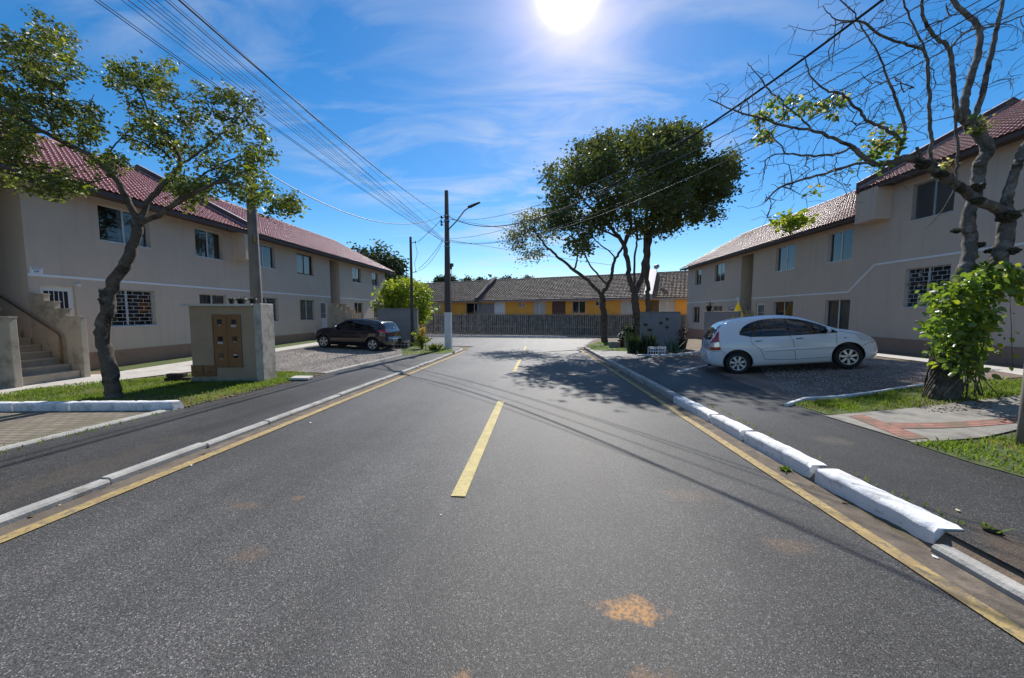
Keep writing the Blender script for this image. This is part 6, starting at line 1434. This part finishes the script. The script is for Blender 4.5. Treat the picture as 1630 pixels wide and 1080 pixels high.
class CarBody:
    def __init__(s, L_, W, top, bot, belt, tumble=.20, plan=None):
        s.L = L_; s.W = W/2; s.top = top; s.bot = bot; s.belt = belt; s.tumble = tumble
        s.plan = plan or [(0, .80), (.05*L_, .91), (.16*L_, .985), (.35*L_, 1), (.65*L_, 1), (.86*L_, .96), (.95*L_, .86), (L_, .66)]
    def section(s, x):
        """half section, list of (y, z) from the bottom centre round to the roof centre"""
        zt = interp(s.top, x); zb = interp(s.bot, x); zl = interp(s.belt, x); w = s.W*interp(s.plan, x)
        zs = min(zl, zt-.10*min(1, (zt-zb)/.5)); zs = max(zs, zb+.15)
        g = max(0.0, zt-zs); gh = max(0.0, (g-.10)/.45); gh = min(1, gh)
        zm = zb+(zs-zb)*.52
        ye = w*(.965-s.tumble*gh)                                         # y at the top of the side
        pts = [(0, zb), (w*.78, zb), (w*.90, zb+.015), (w*.965, zb+.07), (w*.99, zb+.16), (w, zm), (w*.995, zm+(zs-zm)*.45), (w*.975, zs-.02), (w*.955, zs+.025*min(1, g*4))]
        y0 = w*.955; z0 = zs+.025*min(1, g*4); z1 = max(z0+.002, zt-.085*min(1, g/.2)); y1 = ye-.012
        for t in (.25, .5, .75, 1): pts.append((y0+(y1-y0)*t+.016*math.sin(math.pi*t)*gh, z0+(z1-z0)*t))
        pts += [(y1-.035, z1+(zt-z1)*.52), (y1-.10, z1+(zt-z1)*.80), (y1*.62, z1+(zt-z1)*.955), (y1*.3, zt-.003), (0, zt)]
        return pts
    def side(s, x, z):
        P = s.section(x); best = 0; z = min(z, P[13][1])
        for (ya, za), (yb, zb) in zip(P[3:14], P[4:15]):
            if (za-z)*(zb-z) <= 0 and abs(zb-za) > 1e-6: best = max(best, ya+(yb-ya)*(z-za)/(zb-za))
        return best if best > 0 else P[5][0]
    def end(s, y, z, rear=True):
        """x where the body first reaches (y, z) coming from the rear (or the front)"""
        def hit(x):
            P = s.section(x); zz = -1
            for (ya, za), (yb, zb) in zip(P[5:-1], P[6:]):
                if (ya-abs(y))*(yb-abs(y)) <= 0 and abs(ya-yb) > 1e-9: zz = max(zz, za+(zb-za)*(abs(y)-ya)/(yb-ya))
            return P[0][1] <= z <= zz
        n = 110; prev = None
        for k in range(n+1):
            x = s.L*.45*k/n if rear else s.L-s.L*.45*k/n
            if hit(x):
                if prev is None: return x
                a, b = prev, x
                for _ in range(12):
                    m = (a+b)/2
                    if hit(m): b = m
                    else: a = m
                return b
            prev = x
        return s.end(abs(y)-.012, z, rear) if abs(y) > .02 else (0.0 if rear else s.L)
    def body(s, root, m, dark, wheels, rw, ns=84):
        mb = MB(); rows = []
        xs = [0]+[s.L*(.5-.5*math.cos(math.pi*k/ns))for k in range(1, ns)]+[s.L]
        for x in xs:
            P = s.section(x); R_ = [(x, -y, z) for y, z in P]+[(x, y, z) for y, z in P[-2:0:-1]]; rows.append(mb.addv(R_)); n = len(R_)
        for a, b in zip(rows[:-1], rows[1:]):
            for k in range(n): mb.face((a+k, a+(k+1) % n, b+(k+1) % n, b+k)[::-1], True)
        mb.face(tuple(rows[0]+k for k in range(n)), False); mb.face(tuple(rows[-1]+k for k in range(n))[::-1], False)
        o = mb.build('body', [m, dark], root)
        bm = bmesh.new(); bm.from_mesh(o.data); bmesh.ops.recalc_face_normals(bm, faces=bm.faces); bm.to_mesh(o.data); bm.free()
        for xw in wheels:
            for sg in (-1, 1):
                c = MB(); c.lathe([(0.001, -.16), (rw, -.16), (rw, .16), (.001, .16)], (xw, sg*(s.W-.03), rw-.062+.03), 'y', 40, smooth=False); co = c.build('cutter', [m, dark]); co.data.polygons.foreach_set('material_index', [1]*len(co.data.polygons))
                bm = bmesh.new(); bm.from_mesh(co.data); bmesh.ops.remove_doubles(bm, verts=bm.verts, dist=.002); bmesh.ops.recalc_face_normals(bm, faces=bm.faces); bm.to_mesh(co.data); bm.free()
                md = o.modifiers.new('b', 'BOOLEAN'); md.operation = 'DIFFERENCE'; md.object = co; md.solver = 'EXACT'
                bpy.context.view_layer.update(); me = bpy.data.meshes.new_from_object(o.evaluated_get(bpy.context.evaluated_depsgraph_get())); o.modifiers.clear(); o.data = me; bpy.data.objects.remove(co)
        me = o.data
        me.materials.clear(); me.materials.append(m); me.materials.append(dark)
        for p in me.polygons:
            c = p.center; din = any((c.x-xw)**2+(c.z-(rw-.032))**2 < (rw+.003)**2 for xw in wheels)
            inside = din and (abs(c.y) < s.side(c.x, max(c.z, .3))-.012 or abs(math.hypot(c.x-min(wheels, key=lambda q: abs(q-c.x)), c.z-(rw-.032))-rw) < .004 and abs(c.y) < s.W-.004)
            if inside and c.z < .8: p.material_index = 1; p.use_smooth = False
            elif c.z < .2 and p.normal.z < -.7: p.material_index = 1
            else: p.use_smooth = True
        me.set_sharp_from_angle(angle=R(38)); return o
    # decals laid on the surface
    def region(s, poly, fn, off, step=.06):
        bm = bmesh.new(); vs = [bm.verts.new((p[0], 0, p[1])) for p in poly]; bm.faces.new(vs); bmesh.ops.triangulate(bm, faces=bm.faces[:])
        for ax in (0, 2):
            lo = min(p[0 if ax == 0 else 1] for p in poly); hi = max(p[0 if ax == 0 else 1] for p in poly); k = lo+step
            while k < hi:
                co = (k, 0, 0) if ax == 0 else (0, 0, k); no = (1, 0, 0) if ax == 0 else (0, 0, 1)
                bmesh.ops.bisect_plane(bm, geom=bm.verts[:]+bm.edges[:]+bm.faces[:], plane_co=co, plane_no=no); k += step
        for v in bm.verts: v.co = Vector(fn(v.co.x, v.co.z, off))
        return bm
    def fs(s, sg): return lambda x, z, o: (x, sg*(s.side(x, z)+o), z)
    def fe(s, rear): return lambda y, z, o: (s.end(y, z, rear)+(-o if rear else o), y, z)
def densify(poly, d=.08):
    out = []
    for i in range(len(poly)):
        a = Vector(poly[i]); b = Vector(poly[(i+1) % len(poly)]); n = max(1, int((b-a).length/d))
        for k in range(n): out.append(tuple(a.lerp(b, k/n)))
    return out
def smoothpoly(pts, it=2):
    for _ in range(it):
        q = []
        for i in range(len(pts)):
            a = Vector(pts[i]); b = Vector(pts[(i+1) % len(pts)]); q += [tuple(a.lerp(b, .2)), tuple(a.lerp(b, .8))]
        pts = q
    return pts
def line_on(fn, pts, w, off, mb):
    P = []
    for a, b in zip(pts[:-1], pts[1:]):
        a = Vector(a); b = Vector(b); n = max(1, int((b-a).length/.05))
        for k in range(n): P.append(a.lerp(b, k/n))
    P.append(Vector(pts[-1])); base = None
    for i, p in enumerate(P):
        d = (P[min(i+1, len(P)-1)]-P[max(i-1, 0)]).normalized(); n = Vector((-d.y, d.x))*w/2
        j = mb.addv([fn(p.x-n.x, p.y-n.y, off), fn(p.x+n.x, p.y+n.y, off)])
        if base is not None: mb.face((base, base+1, j+1, j))
        base = j
def wheel(root, x, y, r, sg, spokes, rim_r, m_rim, w=.19):
    wz = r; o = thing('wheel', None, None, (0, 0, 0)); bpy.data.objects.remove(o)
    t = MB(); h = w/2
    t.lathe([(rim_r*.98, -h*.85), (rim_r*1.06, -h), (r*.93, -h), (r*.985, -h*.82), (r, -h*.5), (r, h*.5), (r*.985, h*.82), (r*.93, h), (rim_r*1.06, h), (rim_r*.98, h*.85), (rim_r*.9, 0)], (x, y, wz), 'y', 40)
    wh = t.build('wheel', M['tyre'], root)
    d = MB(); d.lathe([(0, sg*(h-.085)), (rim_r*.99, sg*(h-.085))], (x, y, wz), 'y', 24); d.build('brake_disc', M['black'], wh)
    q = MB(); yo = y+sg*(h-.012)
    q.lathe([(rim_r*.99, sg*-.06), (rim_r*1.01, sg*.0), (rim_r*.97, sg*.008), (rim_r*.90, sg*-.006), (rim_r*.88, sg*-.05)], (x, yo, wz), 'y', 36)
    q.lathe([(0, 0), (rim_r*.24, -sg*.002), (rim_r*.27, -sg*.03)], (x, yo, wz), 'y', 20)
    for k in range(spokes):
        a = 2*math.pi*(k+.25)/spokes
        for (r0, r1, w0, w1, dz0, dz1) in ((rim_r*.2, rim_r*.93, .032*rim_r/.19, .058*rim_r/.19 if spokes > 5 else .075*rim_r/.19, -.006, -.008),):
            u = Vector((math.cos(a), 0, math.sin(a))); v = Vector((-math.sin(a), 0, math.cos(a))); C_ = Vector((x, yo, wz))
            P = [C_+u*r0-v*w0/1.6+Vector((0, sg*dz0, 0)), C_+u*r1-v*w1/2+Vector((0, sg*dz1, 0)), C_+u*r1+v*w1/2+Vector((0, sg*dz1, 0)), C_+u*r0+v*w0/1.6+Vector((0, sg*dz0, 0))]
            Q = [p-Vector((0, sg*.03, 0)) for p in P]; i = q.addv(P+Q)
            q.face((i, i+1, i+2, i+3)); [q.face((i+k2, i+(k2+1) % 4, i+4+(k2+1) % 4, i+4+k2)) for k2 in range(4)]
    q.build('rim', m_rim, wh)
    c = MB(); c.lathe([(0, sg*.004), (rim_r*.11, sg*.003), (rim_r*.12, -sg*.004)], (x, yo, wz), 'y', 16); c.build('hub_cap', M['metal'], wh)
M['tyre'] = mat('tyre_rubber', (.018, .018, .019), .8, bump=.2)
M['alloy'] = mat('silver_alloy', (.58, .58, .60), .35, .75, var=.06)
M['cwhite'] = mat('white_paint', (.78, .78, .80), .28, coat=.8, spec=.5)
M['cdark'] = mat('aubergine_paint', (.011, .008, .018), .2, .3, coat=1.0)
M['trim'] = mat('panel_gap', (.02, .02, .022), .7)
M['red'] = mat('red_lens', (.42, .012, .018), .12, coat=.8)
M['clearl'] = mat('clear_lens', (.70, .70, .72), .1, .3, coat=.8)
M['tint'] = mat('tinted_glass', (.006, .006, .008), .03, spec=.75)
M['plate'] = mat('number_plate_grey', (.45, .46, .48), .5)
def car(name_label, loc, heading, pitch, spec, paint, roll=0):
    S = spec; cb = CarBody(S['L'], S['W'], S['top'], S['bot'], S['belt'], S.get('tumble', .2), S.get('plan'))
    root = thing('parked_car', name_label, 'car', (0, 0, 0))
    dark = M['black']; cb.body(root, M[paint], dark, S['wheels'], S['rarch'])
    bd = [c for c in root.children if c.name.startswith('body')][0]
    for xw in S['wheels']:
        for sg in (-1, 1): wheel(root, xw, sg*(cb.W-.115), S['rw'], sg, S['spokes'], S['rim'], M['alloy'])
    for sg in (-1, 1):
        fn = cb.fs(sg)
        for nm, poly in S['glass']:
            b = MB(); b.bm(cb.region(densify(smoothpoly(poly, 1)), fn, .004), 0, True); b.build('side_window', M['tint'], root)
        sw = MB(); 
        for pl in S.get('seals', []): line_on(fn, pl, .022, .006, sw)
        if sw.v: sw.build('window_pillar', M['trim'], root)
        for q in S['doors']:
            b = MB(); line_on(fn, q, .009, .0025, b); b.build('door_gap', M['trim'], root)
        for (x, z) in S['handles']:
            b = MB(); P = [fn(x+t*.17, z+.012*math.sin(t*3.14), .012+.018*math.sin(t*3.14)) for t in [k/8 for k in range(9)]]; b.tube(P, .013, 6); b.build('door_handle', M[paint], root)
            b = MB(); line_on(fn, [(x+.02, z-.018), (x+.14, z-.018)], .014, .0028, b); b.build('handle_recess', M['trim'], root)
        if 'mould' in S:
            x0, x1, z0, z1 = S['mould']; b = MB()
            for (xa, xb) in ((x0, (x0+x1)/2-.03), ((x0+x1)/2+.0, x1)):
                za, zb = z0+(z1-z0)*(xa-x0)/(x1-x0), z0+(z1-z0)*(xb-x0)/(x1-x0); P0 = []; n = 14; rows = []
                for k in range(n+1):
                    x = xa+(xb-xa)*k/n; z = za+(zb-za)*k/n; rows.append(b.addv([fn(x, z-.03, .0), fn(x, z-.022, .014), fn(x, z+.022, .014), fn(x, z+.03, .0)]))
                for u, w in zip(rows[:-1], rows[1:]):
                    for k in range(3): b.face((u+k, u+k+1, w+k+1, w+k), True)
            b.build('side_moulding', M[paint], root)
        # mirror
        mx, mz = S['mirror']; y0 = cb.side(mx, mz); b = MB(); bm = bmesh.new(); bmesh.ops.create_uvsphere(bm, u_segments=14, v_segments=10, radius=1)
        for v in bm.verts: v.co = Vector((mx+.06*v.co.x*(1.2 if v.co.x > 0 else .6), sg*(y0+.12)+.105*v.co.y, mz+.075*v.co.z))
        b.bm(bm, 0, True); mo = b.build('mirror', M[S.get('mirrorm', paint)], root); b = MB(); b.tube([fn(mx+.03, mz-.06, 0), (mx+.02, sg*(y0+.08), mz-.04)], .018, 6); b.build('mirror_arm', M['black'], mo)
        b = MB(); bm = bmesh.new(); bmesh.ops.create_circle(bm, cap_ends=True, segments=14, radius=1)
        for v in bm.verts: v.co = Vector((mx-.039, sg*(y0+.12)+.088*v.co.x, mz+.06*v.co.y))
        b.bm(bm); b.build('mirror_glass', M['glassdark'], mo)
        # wheel-arch lip
        for xw in S['wheels']:
            b = MB(); P = []
            for k in range(25):
                a = math.pi*(-.06+1.12*k/24); x = xw+(S['rarch']+.012)*math.cos(a); z = S['rarch']-.032+(S['rarch']+.012)*math.sin(a)
                if z > .2: P.append(fn(x, z, .001))
            b.tube(P, .011, 5, cap=True); b.build('arch_lip', M[paint], root)
        # lamps
        b = MB(); b.bm(cb.region(densify(S['tail_side'], .04), fn, .008, .03), 0, True); b.build('tail_lamp', M['red'], root)
        rl = cb.fe(True); pol = [(sg*y, z) for y, z in S['tail_rear']]
        b = MB(); b.bm(cb.region(densify(pol, .04), rl, .008, .03), 0, True); tl = b.build('tail_lamp', M['red'], root)
        pol = [(sg*y, z) for y, z in S['tail_clear']]; b = MB(); b.bm(cb.region(densify(pol, .03), rl, .011, .03), 0, True); b.build('clear_lens', M['clearl'], tl)
        if 'tail_clear_side' in S: b = MB(); b.bm(cb.region(densify(S['tail_clear_side'], .03), fn, .011, .03), 0, True); b.build('clear_lens', M['clearl'], tl)
        b = MB(); b.bm(cb.region(densify(S['head_side'], .04), fn, .007, .03), 0, True); b.build('headlight', M['clearl'] if paint == 'cwhite' else M['glassdark'], root)
        fl = cb.fe(False); pol = [(sg*y, z) for y, z in S['head_front']]; b = MB(); b.bm(cb.region(densify(pol, .04), fl, .007, .03), 0, True); b.build('headlight', M['clearl'], root)
        b = MB(); line_on(fn, S['bumper_line'], .008, .0026, b); line_on(fn, S['bumper_front'], .008, .0026, b); b.build('bumper_gap', M['trim'], root)
        if 'repeater' in S: x, z = S['repeater']; b = MB(); b.bm(cb.region([(x, z), (x+.05, z), (x+.05, z+.022), (x, z+.022)], fn, .006), 0, True); b.build('side_repeater', M['glassdark'], root)
    rl = cb.fe(True); fl = cb.fe(False)
    b = MB(); b.bm(cb.region(densify(smoothpoly(S['rear_glass'], 1), .06), rl, .006, .05), 0, True); b.build('rear_window', M['tint'], root)
    b = MB(); b.bm(cb.region(densify(S['wind'], .08), fl, .005, .06), 0, True); b.build('windscreen', M['tint'], root)
    b = MB(); b.bm(cb.region(densify([(-.26, S['pz']-.065), (.26, S['pz']-.065), (.26, S['pz']+.065), (-.26, S['pz']+.065)], .08), rl, .012, .05), 0, True); pp = b.build('number_plate', M['plate'], root)
    b = MB()
    for k in range(7):
        if k == 3: continue
        yy = -.20+.062*k; line_on(rl, [(yy, S['pz']-.035), (yy, S['pz']+.03)], .010, .015, b); line_on(rl, [(yy, S['pz']+(.03 if k % 2 else -.035)), (yy+.03, S['pz']+(.03 if k % 2 else -.035))], .01, .015, b)
    b.build('plate_characters', M['letter'], pp)
    b = MB(); line_on(rl, [(-.30, S['pz']+.10), (.30, S['pz']+.10)], .035, .02, b); b.build('plate_garnish', M[paint] if paint == 'cwhite' else M['metal'], root)
    b = MB(); bz = S['badge']
    for dz in (0, .035): line_on(rl, [(-.045, bz+dz-.02), (0, bz+dz+.012), (.045, bz+dz-.02)], .014, .012, b)
    b.build('badge', M['metal'], root)
    b = MB(); 
    for yy in S['marks']: line_on(rl, [(yy, S['pz']-.0), (yy+.025, S['pz']-.0)], .02, .01, b)
    b.build('model_lettering', M['metal'], root)
    b = MB(); z = S['rear_glass_low']; P = [rl(.0, z, .03), rl(-.18, z+.03, .035), rl(-.34, z+.05, .03)]; b.tube(P, .010, 5); b.tube([rl(0, z-.03, .0), P[0]], .02, 6); b.build('rear_wiper', M['black'], root)
    for pl in S['hatch']: b = MB(); line_on(rl, pl, .009, .003, b); b.build('hatch_gap', M['trim'], root)
    b = MB(); b.bm(cb.region(densify(S['grille'], .06), fl, .006, .05), 0, True); b.build('grille', M['black'], root)
    if 'antenna' in S:
        ax, l_ = S['antenna']; z = interp(S['top'], ax); b = MB(); b.tube([(ax, 0, z-.01), (ax-.2*l_, 0, z+l_)], [.008, .003], 5); b.build('antenna', M['black'], root)
    if 'roof_rail' in S:
        for sg in (-1, 1):
            b = MB(); P = [(x, sg*(cb.section(x)[12][0]-.06), interp(S['top'], x)-.006) for x in np.linspace(*S['roof_rail'], 20)]; b.tube(P, .010, 5); b.build('roof_gutter', M['trim'], root)
    if 'exhaust' in S: b = MB(); b.tube([(.02, -.4, .24), (.3, -.4, .26)], .028, 10); b.build('exhaust_pipe', M['black'], root)
    u = MB(); u.box(.35, -.6, .17, S['L']-.35, .6, .3); u.build('underbody', M['black'], root)
    ax_ = S['wheels'][0]
    root.matrix_world = Matrix.Translation(loc) @ Matrix.Rotation(heading, 4, 'Z') @ Matrix.Rotation(-pitch, 4, 'Y') @ Matrix.Rotation(roll, 4, 'X') @ Matrix.Translation((-ax_, -S['W']/2*-1*S['ref'], 0))
    return root
C3 = dict(L=3.85, W=1.67, wheels=(.70, 3.14), rw=.298, rarch=.355, rim=.20, spokes=7, tumble=.20, ref=1,
    top=[(0, .60), (.03, .66), (.06, .70), (.10, .93), (.16, 1.04), (.26, 1.20), (.42, 1.38), (.60, 1.462), (.90, 1.505), (1.35, 1.525), (1.8, 1.51), (2.15, 1.445), (2.5, 1.31), (2.85, 1.12), (3.05, 1.03), (3.3, .965), (3.55, .86), (3.72, .74), (3.82, .62), (3.85, .52)],
    bot=[(0, .32), (.08, .26), (.3, .21), (.5, .18), (2, .17), (3.4, .18), (3.7, .20), (3.85, .28)],
    belt=[(0, .88), (.4, .96), (1.2, .93), (2.6, .88), (3.3, .80), (3.85, .6)],
    glass=[('all', [(.78, 1.10), (.95, 1.04), (1.06, 1.02), (1.5, .99), (2.2, .965), (2.98, .955), (2.94, .985), (2.70, 1.14), (2.42, 1.28), (2.10, 1.385), (1.7, 1.435), (1.35, 1.435), (1.08, 1.375), (.90, 1.27)])],
    seals=[[(1.30, 1.03), (1.30, 1.42)], [(1.96, .99), (1.90, 1.41)], [(2.64, .97), (2.62, 1.17)], [(.80, 1.085), (1.06, 1.01), (1.5, .98), (2.2, .955), (2.98, .945)]],
    doors=[[(1.12, 1.0), (1.12, .90), (1.18, .80), (1.08 + .1, .73), (1.02+.15, .66), (1.12, .56)] if False else [(1.05, 1.0), (1.05, .88), (1.12, .76), (1.24, .66), (1.30, .50), (1.33, .36), (2.02, .32)], [(1.94, .96), (2.00, .80), (2.02, .32)], [(2.02, .32), (2.84, .33), (2.90, .45), (2.92, .75), (2.93, .92)], [(3.0, .97), (3.3, .88), (3.6, .78)]],
    handles=[(1.14, .885), (2.06, .875)], mould=(1.34, 2.88, .60, .585), mirror=(2.72, 1.02), mirrorm='cwhite', repeater=(3.08, .78),
    tail_side=[(.055, .70), (.32, .70), (.305, .85), (.30, 1.02), (.335, 1.22), (.27, 1.17), (.165, .98), (.08, .80)], tail_rear=[(.60, .70), (.745, .70), (.735, .90), (.70, 1.06), (.665, 1.0), (.605, .85)], tail_clear=[(.60, .79), (.74, .79), (.735, .90), (.625, .92)], tail_clear_side=[(.08, .79), (.30, .79), (.295, .92), (.14, .92)],
    head_side=[(3.42, .70), (3.60, .68), (3.70, .62), (3.60, .80), (3.45, .86), (3.34, .90), (3.36, .80)], head_front=[(.42, .62), (.70, .60), (.72, .74), (.50, .72)],
    bumper_line=[(.0, .66), (.32, .67), (.42, .60), (.36, .58)], bumper_front=[(3.45, .56), (3.6, .62), (3.72, .60)],
    rear_glass=[(-.60, .99), (0, .965), (.60, .99), (.605, 1.10), (.555, 1.38), (0, 1.425), (-.555, 1.38), (-.605, 1.10)], rear_glass_low=.985,
    wind=[(-.64, 1.10), (0, 1.07), (.64, 1.10), (.50, 1.42), (0, 1.45), (-.50, 1.42)], pz=.79, badge=.915, marks=(.42, .48, .54), hatch=[[(-.62, .70), (-.58, .86), (-.65, 1.0)], [(.62, .70), (.58, .86), (.65, 1.0)], [(-.62, .70), (.62, .70)]],
    grille=[(-.35, .50), (.35, .50), (.30, .60), (-.30, .60)], exhaust=1)
hd = math.atan2(9.42-10.12, 8.02-5.72)
car('small white rounded hatchback parked nose in on the shaded yard to the right', (5.55, 10.16, T(5.55, 10.16)), math.radians(-15), math.radians(6.5), C3, 'cwhite')
RN = dict(L=4.02, W=1.75, wheels=(.74, 3.33), rw=.315, rarch=.365, rim=.215, spokes=5, tumble=.17, ref=-1,
    top=[(0, .58), (.03, .64), (.06, .72), (.10, .96), (.20, 1.10), (.34, 1.34), (.46, 1.43), (.75, 1.475), (1.2, 1.51), (1.7, 1.52), (2.1, 1.48), (2.5, 1.32), (2.85, 1.12), (3.0, 1.05), (3.4, 1.0), (3.75, .90), (3.95, .74), (4.02, .55)],
    bot=[(0, .34), (.1, .28), (.4, .22), (2, .19), (3.6, .2), (3.9, .23), (4.02, .32)],
    belt=[(0, .95), (.5, 1.03), (1.3, .98), (2.6, .93), (3.4, .86), (4.02, .65)],
    glass=[('a', [(1.16, 1.06), (1.20, 1.40), (1.72, 1.425), (1.76, 1.02)]), ('b', [(1.86, 1.01), (1.84, 1.425), (2.12, 1.39), (2.45, 1.24), (2.72, 1.06), (2.80, .99)]), ('c', [(.72, 1.11), (.80, 1.30), (1.05, 1.38), (1.06, 1.08)])],
    doors=[[(1.10, 1.40), (1.08, .95), (1.20, .70), (1.28, .38), (1.82, .34)], [(1.80, 1.40), (1.83, .95), (1.82, .34)], [(1.82, .34), (2.86, .36), (2.92, .6), (2.90, .95)]], seals=[],
    handles=[(1.18, .90), (1.92, .89)], mirror=(2.62, 1.06), mirrorm='metal',
    tail_side=[(.06, .88), (.30, .90), (.52, .97), (.34, 1.07), (.12, 1.05)], tail_rear=[(.60, .88), (.76, .88), (.75, 1.03), (.66, 1.05)], tail_clear=[(.62, .95), (.74, .95), (.74, 1.0), (.62, 1.0)],
    head_side=[(3.55, .72), (3.85, .66), (3.80, .82), (3.55, .88)], head_front=[(.45, .66), (.74, .64), (.74, .80), (.5, .8)],
    bumper_line=[(.0, .68), (.36, .70), (.42, .62)], bumper_front=[(3.65, .55), (3.8, .64), (3.9, .62)],
    rear_glass=[(-.58, 1.10), (0, 1.08), (.58, 1.10), (.52, 1.36), (0, 1.40), (-.52, 1.36)], rear_glass_low=1.10,
    wind=[(-.66, 1.10), (0, 1.08), (.66, 1.10), (.54, 1.42), (0, 1.45), (-.54, 1.42)], pz=.50, badge=.95, marks=(-.5, -.44), hatch=[[(-.64, .74), (-.6, .9), (-.64, 1.08)], [(.64, .74), (.6, .9), (.64, 1.08)], [(-.64, .74), (.64, .74)]],
    grille=[(-.4, .46), (.4, .46), (.35, .58), (-.35, .58)], roof_rail=(.5, 2.4))
pw = at(592, 559, 17.2); pf = at(512, 549.5, 17.6)
print('dark car', pw, pf, (pf-pw).length, T(pw.x, pw.y), T(pf.x, pf.y))
car('dark purple hatchback parked nose towards the left building on the gravel lot', (pw.x, pw.y, T(pw.x, pw.y)), math.atan2(pf.y-pw.y, pf.x-pw.x), math.atan2(T(pf.x, pf.y)-T(pw.x, pw.y), 2.6), RN, 'cdark')
